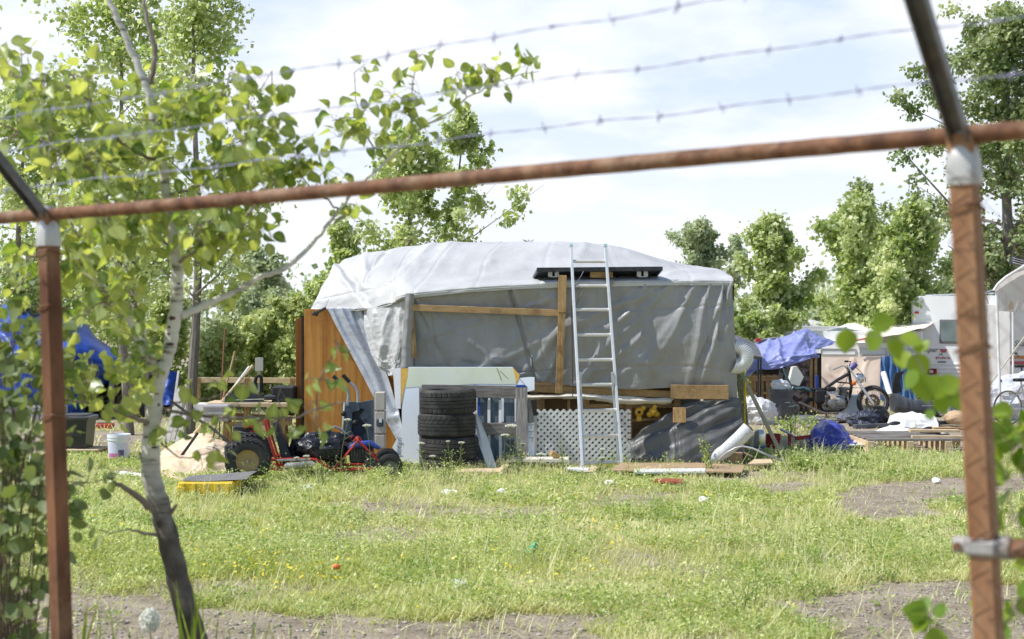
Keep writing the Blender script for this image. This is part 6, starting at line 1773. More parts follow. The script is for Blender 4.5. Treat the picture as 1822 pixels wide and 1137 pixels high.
cloth('blue_curtain', [[P(1569, 634, dt - .15), P(1605, 632, dt - .15), P(1634, 630, dt - .15)], [P(1568, 680, dt - .15), P(1605, 680, dt - .15), P(1632, 680, dt - .15)], [P(1568, 714, dt - .15), P(1605, 714, dt - .15), P(1632, 714, dt - .15)]],
      80, 50, mat('blue_curtain', (.06, .15, .34), .6, (.10, .21, .42), scale=3, bump=.3, bscale=16), ct, [(x, 634, x + 3, 714, 2.2, .05 * (1 if k % 2 else -1)) for k, x in enumerate(range(1572, 1634, 5))], crump=.03, cs=5, seed=9, toward=(0, -1, 0))
MB().box((P(1510, 0, dt).x, dt + 2.2, 1.0), (2.9, 3.6, .9)).build('inner_wall', M_canvas, ct, w=True)
pt = thing('small_tent', 'grey-white peaked tent behind the blue tarp hut', 'tent', tuple(gp(1440, 700)))
cloth('fly', [[P(1378, 612, 33), P(1430, 571, 34), P(1470, 573, 34), P(1525, 576, 34)], [P(1360, 628, 32), P(1405, 600, 32), P(1470, 608, 32), P(1520, 610, 32)], [P(1360, 640, 31.5), P(1405, 640, 31.5), P(1470, 640, 31.5), P(1520, 640, 31.5)]], 40, 30, mat('tent_fly', (.52, .51, .53), .7, (.62, .61, .63), scale=2), pt, (), crump=.05, cs=1, seed=3, toward=(0, -1, 1))
mb = MB(); mb.tube([P(1412, 604, 31.9), P(1422, 588, 32.8), P(1432, 574, 33.4), P(1438, 577, 33.3), P(1420, 600, 32)], .04, 6); mb.build('trim', M_steel, pt, w=True)
MB().box((P(1440, 0, 33).x, 33.5, .8), (1.9, 2.5, 1.5)).build('body', mat('tent_fly', (1, 1, 1)), pt, w=True)
cpi = thing('rusty_chimney', 'thin rust-red stovepipe rising behind the blue tarp hut', 'chimney', tuple(gp(1388, 700)))
mb = MB(); mb.tube([gp(1388, 700), P(1388, 600, 32.7), P(1388, 574, 32.7)], .075, 14); mb.build('pipe', mat('rusty_pipe', (.40, .13, .06), .75, (.52, .22, .11), scale=7), cpi, w=True)
MB().lathe([(.085, -.03), (.09, 0), (.085, .03)], 14, Matrix.Translation(P(1388, 586, 32.7))).build('collar', mat('rusty_pipe', (1, 1, 1)), cpi, w=True)
rb = thing('roof_board', 'grey weathered board with a red end on the hut roof', 'board', tuple(P(1362, 606, 27.5)))
MB().bar(P(1345, 607, 27.8), P(1382, 602, 28.2), .14, .05).build('board', M_old_wood, rb, w=True); MB().box(P(1349, 605, 27.5), (.10, .06, .07)).build('red_end', M_red, rb, w=True)

# =================================================================== camper
rv = thing('camper', 'white boxy camper trailer with rear ladder and red tail lights', 'camper', tuple(gp(1718, 711)))
dv = 30.0
M_rv = mat('camper_white', (.80, .80, .79), .45, (.86, .86, .85), scale=1.2, spec=.4, col3=(.72, .70, .66), scale3=1.5, mix3=.3)
xl, xr = P(1633, 0, dv).x, P(1804, 0, dv).x
zt_, zb2 = P(0, 526, dv).z, P(0, 692, dv).z
w2 = xr - xl
prof = [(xl, zb2), (xl, zt_ - .12), (xl + .05, zt_ - .03), (xl + .13, zt_), (xr - .1, zt_), (xr - .03, zt_ - .04), (xr, zt_ - .12), (xr, zb2)]
MB().prism([(x, z) for x, z in prof], 5.0, Matrix.Translation((0, dv + 2.5, 0))).build('shell', M_rv, rv, w=True, ang=40)
mb = MB()
for k in range(6):
    z = P(0, 648 + k * 7.2, dv).z
    mb.bar(Vector((xl + .01, dv - .012, z)), Vector((xr - .01, dv - .012, z)), .03, .045, up=(0, 0, 1), bev=.008)
mb.build('siding', M_rv, rv, w=True)
mb = MB(); mb.bar(Vector((xl - .005, dv - .01, zb2)), Vector((xl - .005, dv - .01, zt_ - .1)), .025, .03); mb.build('corner_trim', mat('grey_trim', (.42, .42, .42), .5, (.5, .5, .5), scale=8), rv, w=True)
mb = MB()
mb.tube([P(1652, 525, dv + .1), P(1700, 523.5, dv + .1), P(1770, 522, dv + .1)], .02, 8)
for x in (1655, 1690, 1725, 1765):
    mb.tube([P(x, 530, dv + .1), P(x, 523.5, dv + .1)], .012, 6)
mb.build('roof_rail', M_chrome, rv, w=True)
for x in (1641, 1787):
    MB().box(P(x, 556, dv - .02), (.09, .03, .05), bev=.012).build('marker_light', M_redtrim, rv, w=True)
def tail(x0, x1):
    c = P((x0 + x1) / 2, 662, dv - .05)
    wdt = (x1 - x0) / F * dv
    t_ = MB().box(c, (wdt, .05, .125), bev=.012).build('tail_light', mat('dark_red_lens', (.22, .012, .015), .25, (.30, .02, .02), scale=4), rv, w=True)
    MB().box(c + Vector((wdt * .22, -.028, 0)), (wdt * .2, .01, .06)).build('reverse_lens', mat('clear_lens', (.72, .68, .66), .2), t_, w=True)


tail(1644, 1677); tail(1754, 1777)
wn = MB(); c = P(1712, 590, dv - .015); ww, hh = (1744 - 1681) / F * dv, 43 / F * dv
wn.box(c, (ww, .03, hh), bev=.03)
wo = wn.build('window', mat('window_gasket', (.16, .16, .16), .5), rv, w=True)
MB().box(c - Vector((0, .012, 0)), (ww - .07, .02, hh - .07), bev=.01).build('pane', mat('camper_glass', (.10, .13, .12), .08, (.22, .27, .26), scale=1.5, spec=.6), wo, w=True)
M_let = mat('grey_lettering', (.10, .10, .11), .5); M_letr = mat('red_lettering', (.42, .05, .05), .5)
text_mesh('lettering', 'Skamper', .155, Matrix.Translation(P(1634.5, 627, dv - .012)) @ XZ, M_let, rv, w=True, shear=.35, sx=.92)
text_mesh('lettering', 'Travel', .13, Matrix.Translation(P(1756, 622.5, dv - .012)) @ XZ, M_let, rv, w=True, shear=.3, sx=.9) if False else None
fl = MB()
fl.prism([(0, .05), (.16, .05), (.15, .02), (.02, .02)], .008, Matrix.Translation(P(1680, 626, dv - .012))); fl.prism([(.02, .01), (.145, .01), (.13, -.02), (.04, -.02)], .008, Matrix.Translation(P(1680, 626, dv - .012)))
fl.build('emblem', M_letr, rv, w=True)
mb = MB()
for k in range(7):
    mb.box(P(1675 + k * 3.6, 637.5 - (k % 2) * .6, dv - .012), (.026, .008, .045 - .012 * (k % 3)))
mb.build('sticker', M_letr, rv, w=True)
mb = MB()
for x0, n, y in ((1636, 6, 637), (1648, 5, 645.5), (1678, 8, 644.5), (1681, 3, 631)):
    for k in range(n):
        mb.box(P(x0 + k * 1.9, y, dv - .012), (.014, .008, .032 - .008 * (k % 2)))
mb.build('small_print', M_let, rv, w=True)
mb = MB()
for x in (1756, 1781):
    mb.tube([P(x + 6, 516, dv + .3), P(x + 1, 519, dv + .05), P(x, 526, dv - .1), P(x - 1, 560, dv - .1), P(x - 4, 690, dv - .1)], .014, 8)
for y in (551, 575, 600, 625, 650, 675):
    mb.tube([P(1755 - (y - 530) * .02, y, dv - .1), P(1780 - (y - 530) * .02, y, dv - .1)], .012, 8)
mb.build('roof_ladder', M_chrome, rv, w=True)
mb = MB(); mb.box(((xl + xr) / 2, dv - .12, zb2 - .02), (w2 * .9, .12, .09)); mb.build('bumper', M_black, rv, w=True)
for s in (xl + .3, xr - .3):
    mb = MB(); mb.lathe([(.12, -.09), (.28, -.10), (.31, -.06), (.31, .06), (.28, .10), (.12, .09)], 28, Matrix.Translation((s, dv + 2.6, .31)) @ Matrix.Rotation(rad(90), 4, 'Y'))
    mb.build('wheel', M_rubber, rv, w=True)
mb = MB(); mb.box(P(1665, 688, dv - .25), (.5, .3, .28)); mb.build('propane_cover', M_black, rv, w=True)
# second trailer seen at the right edge behind the canopy
r2 = thing('trailer', 'grey-white trailer with brown and red stripes at far right', 'trailer', tuple(gp(1850, 722)))
d2 = 28.2
xl2 = P(1803, 0, d2).x
MB().prism([(xl2, .35), (xl2, 2.0), (xl2 + .1, 2.08), (xl2 + 4.2, 2.08), (xl2 + 4.2, .35)], 2.0, Matrix.Translation((0, d2 + 1.2, 0))).build('shell', mat('trailer_grey', (.50, .49, .48), .5, (.58, .57, .56), scale=2), r2, w=True)
for y, hgt, m_ in ((636, .065, mat('brown_stripe', (.36, .16, .06), .5)), (646, .06, mat('maroon_stripe', (.30, .05, .07), .5))):
    z = P(0, y, d2).z
    MB().box((xl2 + 2.1, d2 + .195, z), (4.18, .012, hgt)).build('stripe', m_, r2, w=True)
text_mesh('lettering', 'Skamper', .16, Matrix.Translation(Vector((xl2 + .07, d2 + .19, P(0, 616, d2).z))) @ XZ, M_let, r2, w=True, shear=.35)
MB().box((xl2 + .12, d2 + .19, P(0, 629, d2).z), (.05, .02, .03)).build('outlet', M_black, r2, w=True)
for x in (xl2 + .8, xl2 + 3.4):
    MB().lathe([(.12, -.09), (.26, -.1), (.29, -.05), (.29, .05), (.26, .1), (.12, .09)], 26, Matrix.Translation((x, d2 + .6, .29)) @ RX).build('wheel', M_rubber, r2, w=True)

rv.rotation_euler.z = rad(-24); ct.rotation_euler.z = rad(-20)
# white canopy at right
wc_ = thing('white_canopy', 'white fabric canopy on thin white poles at the right edge', 'canopy', tuple(gp(1780, 760)))
dw = gd(760)
M_wfab = mat('canopy_fabric', (.66, .63, .60), .7, (.74, .71, .68), scale=2, trans=.35)
cloth('roof', [[P(1768, 517, dw), P(1790, 494, dw), P(1822, 474, dw), P(1900, 440, dw), P(1990, 470, dw)], [P(1776, 520, dw + 1.3), P(1796, 502, dw + 1.3), P(1826, 484, dw + 1.3), P(1900, 455, dw + 1.3), P(1975, 480, dw + 1.3)], [P(1784, 524, dw + 2.6), P(1802, 508, dw + 2.6), P(1830, 492, dw + 2.6), P(1900, 468, dw + 2.6), P(1960, 490, dw + 2.6)]], 50, 30, M_wfab, wc_, (), amp=.05, ns=1.5, seed=4, toward=(0, 0, 1))
cloth('valance', [[P(1770, 520, dw + .05), P(1800, 500, dw + .05), P(1840, 484, dw + .05), P(1980, 470, dw + .05)], [P(1776, 553, dw + .05), P(1800, 555, dw + .05), P(1840, 558, dw + .05), P(1980, 560, dw + .05)]], 40, 20, M_wfab, wc_, (), amp=.05, ns=3, seed=6, toward=(0, -1, 0))
o = MB().prism([(0, 0), (.06, .02), (.05, .12), (.02, .17), (-.02, .06)], .006, Matrix.Translation(P(1796, 552, dw - .02))).build('repair_patch', mat('tan_patch', (.42, .33, .24), .8), wc_, w=True)
MB().tube([Vector((P(1781, 0, dw).x, dw, 0)), P(1776, 600, dw), P(1773, 520, dw)], .022, 10).build('pole', M_white_pl, wc_, w=True)
MB().tube([Vector((P(1803, 0, dw + 2.6).x, dw + 2.6, 0)), P(1802, 520, dw + 2.6)], .02, 8).build('pole', M_white_pl, wc_, w=True)
MB().tube([Vector((P(1985, 0, dw).x, dw, 0)), P(1985, 475, dw)], .022, 8).build('pole', M_white_pl, wc_, w=True)
MB().tube([P(1780, 680, dw), P(1780, 675, dw)], .025, 10).build('band', M_blue, wc_, w=True)
MB().tube([P(1768, 517, dw - .03), P(1776, 505, dw - .03), P(1790, 493, dw - .03), P(1822, 473, dw - .03), P(1900, 439, dw - .03)], .022, 8).build('edge_pole', M_white_pl, wc_, w=True)
bx2 = thing('roof_vent', 'dark slatted box standing on the white canopy roof', 'vent', tuple(P(1812, 476, dw + .5)))
MB().box(P(1815, 466, dw + .5), (.28, .25, .12), rot=(0, rad(15), 0), bev=.01).build('box', M_black, bx2, w=True)
for k in range(3):
    MB().box(P(1815, 462 + k * 4, dw + .36), (.24, .02, .012), rot=(0, rad(15), 0)).build('slat', M_steel, bx2, w=True)

# bicycles
def bicycle(label, c, ang, sc2, framem):
    t = thing('bicycle', label, 'bicycle', c, ang, 'bicycles at the right edge')
    R_ = .33 * sc2
    X0, X1 = -.5 * sc2, .5 * sc2
    for x in (X0, X1):
        M = Matrix.Translation((x, 0, R_)) @ RX
        w3 = bpy.data.objects.new('wheel', None); COL.objects.link(w3); w3.parent = t
        MB().lathe([(R_ * .93, -.018), (R_, 0), (R_ * .93, .018)], 40, M).build('tyre', M_rubber, w3)
        s2 = MB(); s2.lathe([(R_ * .90, -.012), (R_ * .93, -.012), (R_ * .93, .012), (R_ * .90, .012)], 40, M, closed=True); s2.build('rim', M_chrome, w3)
        s3 = MB(); s3.tube([(x, -.03, R_), (x, .03, R_)], .022, 10)
        for k in range(20):
            a = k * math.pi / 10
            s3.tube([(x, .02 if k % 2 else -.02, R_), (x + R_ * .9 * math.cos(a), 0, R_ + R_ * .9 * math.sin(a))], .002, 3, cap=False)
        s3.build('spokes', M_chrome, w3)
    f = MB(); bb_ = (-.06 * sc2, 0, .30 * sc2); se = (-.2 * sc2, 0, .82 * sc2); hd = (.34 * sc2, 0, .80 * sc2)
    for a, b_ in ((bb_, se), (bb_, hd), ((-.18 * sc2, 0, .74 * sc2), (.33 * sc2, 0, .76 * sc2)), (bb_, (X0, 0, R_)), ((-.18 * sc2, 0, .74 * sc2), (X0, 0, R_)), (hd, (X1, 0, R_)), (hd, (.30 * sc2, 0, .95 * sc2))):
        f.tube([a, b_], .016, 8)
    f.build('frame', framem, t)
    h_ = MB(); h_.tube([(.26 * sc2, -.28, .98 * sc2), (.31 * sc2, -.1, .96 * sc2), (.31 * sc2, .1, .96 * sc2), (.26 * sc2, .28, .98 * sc2)], .012, 8); h_.build('handlebar', M_black, t)
    MB().box((-.2 * sc2, 0, .85 * sc2), (.25, .13, .05), bev=.02).build('saddle', M_black, t)
    cr2 = MB(); cr2.lathe([(.07, -.05), (.09, -.05), (.09, -.045), (.07, -.045)], 24, Matrix.Translation(bb_) @ RX, closed=True); cr2.bar(Vector(bb_) + Vector((0, -.06, 0)), Vector(bb_) + Vector((.12, -.06, -.1)), .02, .012); cr2.build('crank', M_steel, t)
    return t


bicycle('silver bicycle leaning beside the white canopy pole', (P(1832, 0, 22.6).x, 22.6, .02), rad(20), .85, M_alu)
bicycle('blue bicycle standing behind the silver one', (P(1836, 0, 25.4).x, 25.4, .02), rad(8), 1.0, M_blue)
sk = MB().lump(P(1822, 716, 24.2), (.6, .35, .45), .3, 9).build('covered_pile', mat('light_tarp', (.52, .54, .60), .6, (.62, .64, .70), scale=3, bump=.8, bscale=6, bdist=.1), loc=tuple(gp(1822, 748))); tag(sk, 'pale grey tarp covered pile behind the bicycles', 'pile')
o = MB().bar(gp(1716, 745), P(1830, 590, 24.5), .02, .02).build('guy_rope', mat('cream_rope', (.62, .57, .48), .8), loc=tuple(gp(1716, 745))); tag(o, 'pale guy line slanting up from the ground to the canopy', 'rope')
o = MB().sphere(P(1767, 634, 29.6), (.10, .05, .07), 12, 8).build('yellow_bag', mat('yellow_cloth', (1, 1, 1)), loc=tuple(P(1767, 640, 29.6))); tag(o, 'small yellow bag hung on the camper ladder', 'bag')
o = MB().bar(gp(1668, 752) + Vector((0, 0, .30)), gp(1722, 752) + Vector((0, 0, .34)), .5, .10).build('dark_box', M_brown, loc=tuple(gp(1695, 752))); tag(o, 'dark wooden box behind the right fence post', 'box')
# =================================================================== fence in front
M_rust = mat('rusty_post', (.10, .038, .015), .75, (.26, .115, .05), stretch=(1, 1, .35), scale=9, col3=(.34, .21, .12), scale3=2.6, mix3=.8, bump=.4, bscale=60, bdist=.004)
M_rust_tan = mat('tan_rust', (.21, .085, .03), .75, (.42, .25, .135), stretch=(1, 1, .22), scale=5, col3=(.24, .075, .025), scale3=3.4, mix3=.9, bump=.4, bscale=60, bdist=.004)  # rust with a paler tan tone, for the right post
M_rustp = mat('rusty_pipe_rail', (.09, .036, .018), .75, (.25, .115, .055), scale=22, col3=(.36, .235, .15), scale3=12, mix3=.8, bump=.4, bscale=60, bdist=.004)
M_galv = mat('galvanised', (.46, .46, .45), .5, (.60, .60, .58), scale=14, metal=.25, col3=(.40, .30, .2), scale3=9, mix3=.3, bump=.2)
M_arm = mat('dark_angle_iron', (.10, .10, .10), .5, (.20, .20, .195), scale=16, metal=.4, col3=(.22, .13, .08), scale3=14, mix3=.6)
M_wire = mat('barbed_steel', (.30, .30, .44), .6, (.38, .38, .54), scale=30)
DR, DL = 2.75, 4.2
top = {}
fe = thing('fence', 'rusty pipe fence frame with barbed wire strands across the foreground', 'fence', (0, 3.3, 0))
PR0 = Vector((P(1712, 300, DR).x, DR, P(0, 240, DR).z)); PL0 = Vector((P(85, 380, DL).x, DL, P(0, 379, DL).z))
fd = (PL0 - PR0); fd.z = 0; fd.normalize()
fn = Vector((fd.y, -fd.x, 0))
if fn.y > 0: fn = -fn
ang_f = math.atan2(fd.y, fd.x)
for (px0, px1, py1, d_, ztop, nm) in ((1712, 1760, 1137, DR, PR0.z, 'r'), (85, 110, 1137, DL, PL0.z, 'l')):
    A = Vector((P(px0, 0, d_).x, d_, ztop)); q = P(px1, py1, d_)
    k = (A.z) / (A.z - q.z)
    B = Vector((A.x + (q.x - A.x) * k, d_, 0))
    s = .05
    u = (A - B).normalized()
    po = MB()
    side = fd * 1.0
    # post of square section, faces along and across the fence
    cs = [(-s / 2, -s / 2), (s / 2, -s / 2), (s / 2, s / 2), (-s / 2, s / 2)]
    ch = .006
    oct_ = [(-s / 2 + ch, -s / 2), (s / 2 - ch, -s / 2), (s / 2, -s / 2 + ch), (s / 2, s / 2 - ch), (s / 2 - ch, s / 2), (-s / 2 + ch, s / 2), (-s / 2, s / 2 - ch), (-s / 2, -s / 2 + ch)]
    V = []
    nz = 30
    for i in range(nz + 1):
        p = B.lerp(A, i / nz)
        for a, b_ in oct_:
            V.append(p + side * a + fn * b_)
    Fc_ = [tuple(range(8)), tuple(nz * 8 + j for j in range(8))]
    for i in range(nz):
        for j in range(8):
            Fc_.append((i * 8 + j, i * 8 + (j + 1) % 8, (i + 1) * 8 + (j + 1) % 8, (i + 1) * 8 + j))
    po.add(V, Fc_)
    post = po.build('post', M_rust if nm == 'l' else M_rust_tan, fe, w=True)
    # cap
    cpz = A.z
    h = .098
    cb_ = MB(); V = []; prof = [(-h, .030), (-h + .012, .0315), (-.045, .0315), (-.03, .028), (-.015, .022), (.012, .020), (.02, .016)]
    for z, r_ in prof:
        for j in range(16):
            a = j * math.pi / 8 + math.pi / 16
            sq = 1 / max(abs(math.cos(a)), abs(math.sin(a)))
            mixk = max(0, min(1, (-z - .02) / .05))
            rr_ = r_ * (1 * (1 - mixk) + (.25 + .75 * min(sq, 1.28)) * mixk)
            p = A + u * z
            V.append(p + side * rr_ * math.cos(a) + fn * rr_ * math.sin(a))
    Fc_ = []
    for i in range(len(prof) - 1):
        for j in range(16):
            Fc_.append((i * 16 + j, i * 16 + (j + 1) % 16, (i + 1) * 16 + (j + 1) % 16, (i + 1) * 16 + j))
    Fc_ += [tuple(range(16)), tuple((len(prof) - 1) * 16 + j for j in range(16))]
    cb_.add(V, Fc_)
    cb_.build('cap', M_galv, post, w=True)
    for zz in ((.62, .80, .93) if nm == 'r' else (.70, .86, .94)):
        p = B.lerp(A, zz)
        tw = MB(); hs = s / 2 + .003
        tw.tube([p + side * a + fn * b_ + Vector((0, 0, .012 * math.sin(i * 1.3))) for i, (a, b_) in enumerate(((-hs, -hs), (-hs, hs), (0, hs + .004), (hs, hs), (hs, -hs), (0, -hs)))], .0025, 5, close=True)
        tw.build('tie_wire', M_rustp, post, w=True)
    # arm
    arm_dir = (fn * .78 + Vector((0, 0, .62))).normalized() if nm == 'r' else (fn * .72 + Vector((0, 0, .70))).normalized()
    arm = MB()
    a0 = A + u * .0 + fn * .01; a1 = a0 + arm_dir * .46
    sd_ = fd
    upn = arm_dir.cross(sd_).normalized()
    arm.bar(a0, a1, .034, .005, up=upn, bev=.001)
    arm.bar(a0 - sd_ * .016 + upn * .012, a1 - sd_ * .016 + upn * .012, .005, .026, up=upn, bev=.001)
    arm.bar(a0 + sd_ * .016 + upn * .012, a1 + sd_ * .016 + upn * .012, .005, .026, up=upn, bev=.001)
    ao = arm.build('barb_arm', M_arm, fe, w=True)
    top[nm] = (A, B, a0, arm_dir, u)
# top rail
Ar, Al = top['r'][0], top['l'][0]
dirr = (Al - Ar).normalized()
rp_ = []
L = (Al - Ar).length
for k in range(-12, 61):
    t_ = k / 48
    p = Ar + (Al - Ar) * t_
    rp_.append(p + Vector((0, 0, .004 * math.sin(t_ * 5.1) - .006 * math.sin(math.pi * max(0, min(1, t_))))) - fn * .0)
MB().tube(rp_, [.0185 + .0006 * math.sin(k * 2.3) for k in range(len(rp_))], 16).build('top_rail', M_rustp, fe, w=True)
# mid rail in the right-hand bay with its band
zm = P(0, 972, DR).z
def onpost(t, z):
    A, B = top[t][0], top[t][1]
    return B.lerp(A, z / A.z)


pm = onpost('r', zm)
MB().tube([pm - fd * .02 + Vector((0, 0, 0)), pm - fd * .6 + Vector((0, 0, .01)), pm - fd * 2.4 + Vector((0, 0, .02))], .0185, 14).build('mid_rail', M_rustp, fe, w=True)
bd_ = MB()
bd_.box(pm + fn * .0, (.064, .064, .036), rot=(0, 0, ang_f), bev=.008)
bd_.tube([pm + fd * .03 + fn * .0, pm + fd * .058 + fn * .004], .017, 14); bd_.tube([pm - fd * .028, pm - fd * .05], .023, 14)
bd_.build('rail_band', mat('dull_galvanised', (.30, .28, .26), .6, (.46, .45, .43), scale=18, metal=.2, col3=(.25, .13, .07), scale3=14, mix3=.6), fe, w=True)
MB().tube([pm + fd * .046 + fn * .03, pm + fd * .046 - fn * .03], .007, 8).build('bolt', M_rustp, fe, w=True)
# barbed wires
def strand(pr_, pl_, name, sag):
    d = pl_ - pr_
    w1 = MB(); n = 260
    pts = []
    for k in range(n + 1):
        t_ = -.45 + 1.75 * k / n
        p = pr_ + d * t_
        p = p - Vector((0, 0, sag * 4 * t_ * (1 - t_))) + Vector((0, 0, .002 * math.sin(t_ * 23) + .002 * math.sin(t_ * 51)))
        pts.append(p)
    for ph in (0, math.pi):
        w1.tube([p + Vector((0, math.cos(k * .75 + ph), math.sin(k * .75 + ph))) * .0008 for k, p in enumerate(pts)], .0008, 4, cap=False)
    for k in range(4, n, 8):
        p = pts[k]; dd = (pts[k] - pts[k - 1]).normalized()
        for j in range(2):
            a = RND.uniform(0, 3.14)
            v = Vector((0, math.cos(a), math.sin(a))) + dd * RND.uniform(-.5, .5)
            w1.tube([p - v * .013 + dd * .004 * j, p + v * .013 + dd * .004 * j], .0013, 4)
        w1.tube([p - dd * .006, p + dd * .006], .0030, 6)
    w1.build(name, M_wire, fe, w=True)


for i, ((xr_, yr_), (xl_, yl_)) in enumerate((((1676, 145), (40, 316)), ((1645, 50), (-15, 262)), ((1614, -45), (-70, 205)))):
    f = (.14, .27, .41)[i]; fl_ = (.10, .235, .34)[i]
    pr_ = top['r'][2] + top['r'][3] * f
    pl_ = top['l'][2] + top['l'][3] * fl_
    strand(pr_, pl_, 'barbed_wire', .002)
# chain link in the right-hand bay
ch_ = MB()
zlo, zhi = .05, Ar.z - .03
step = .036
w_tot = 1.5
nw = int(w_tot / step)
org = onpost('r', 1.2) + fd * .03 + fn * .030
for k in range(nw):
    pts = []
    m = int((zhi - zlo) / step)
    for j in range(m + 1):
        off = (k + (j % 2)) * step
        z = zlo + j * step
        pb_ = onpost('r', z)
        base = Vector((pb_.x, pb_.y, z)) + fd * .03 + fn * .031
        pts.append(base - fd * off + fn * (.0025 if j % 2 else -.0025))
    ch_.tube(pts, .0010, 4, cap=False)
ch_.build('chain_link_mesh', mat('rusty_wire', (.12, .065, .045), .7, (.24, .16, .12), scale=20), fe, w=True)
# =================================================================== plants
M_leaf_far = mat('tree_leaf', (.19, .27, .075), .36, (.80, .84, .52), var=True, lo=0, hi=1, trans=.54, tcol=((.46, .60, .10), (.93, .95, .46)), spec=.6)
M_leaf_pale = mat('silvery_leaf', (.27, .33, .12), .45, (.70, .72, .42), var=True, lo=0, hi=1, trans=.58, tcol=((.52, .62, .16), (.90, .92, .42)), spec=.4)
M_leaf_dark = mat('dark_tree_leaf', (.12, .19, .06), .40, (.50, .55, .30), var=True, lo=0, hi=1, trans=.40, tcol=((.26, .38, .07), (.66, .71, .24)), spec=.55)
M_leaf_far2 = mat('hazy_leaf', (.33, .41, .24), .5, (.68, .72, .50), var=True, lo=0, hi=1, trans=.45, tcol=((.36, .46, .18), (.66, .72, .36)), spec=.4)
M_bark = mat('grey_bark', (.14, .12, .10), .85, (.28, .25, .22), stretch=(14, 14, 1.5), scale=3, bump=.5, bscale=20)
M_leaf_near = mat('aspen_leaf', (.075, .14, .03), .34, (.42, .50, .20), var=True, lo=0, hi=1, trans=.48, tcol=((.20, .36, .02), (.84, .87, .14)), spec=.6)
M_twig = mat('aspen_twig', (.16, .12, .09), .7, (.34, .29, .24), scale=9)


def leaf_cloud(centres, sig, per, size, tm, axis=None, jitter=.55, up=.6):
    N = len(centres) * per
    c = np.repeat(np.asarray(centres), per, 0)
    s = np.repeat(np.asarray(sig).reshape(-1, 3), per, 0)
    pos = c + NPR.normal(0, 1, (N, 3)) * s
    d = NPR.normal(0, 1, (N, 3)); d[:, 2] -= .35; d = norm_rows(d)
    n = NPR.normal(0, jitter, (N, 3)) + np.array([-.5, -.35, up]); n = norm_rows(n)
    n = norm_rows(n - d * (n * d).sum(1, keepdims=True))
    sz = size * NPR.uniform(.7, 1.45, N)
    return pos, d, n, sz


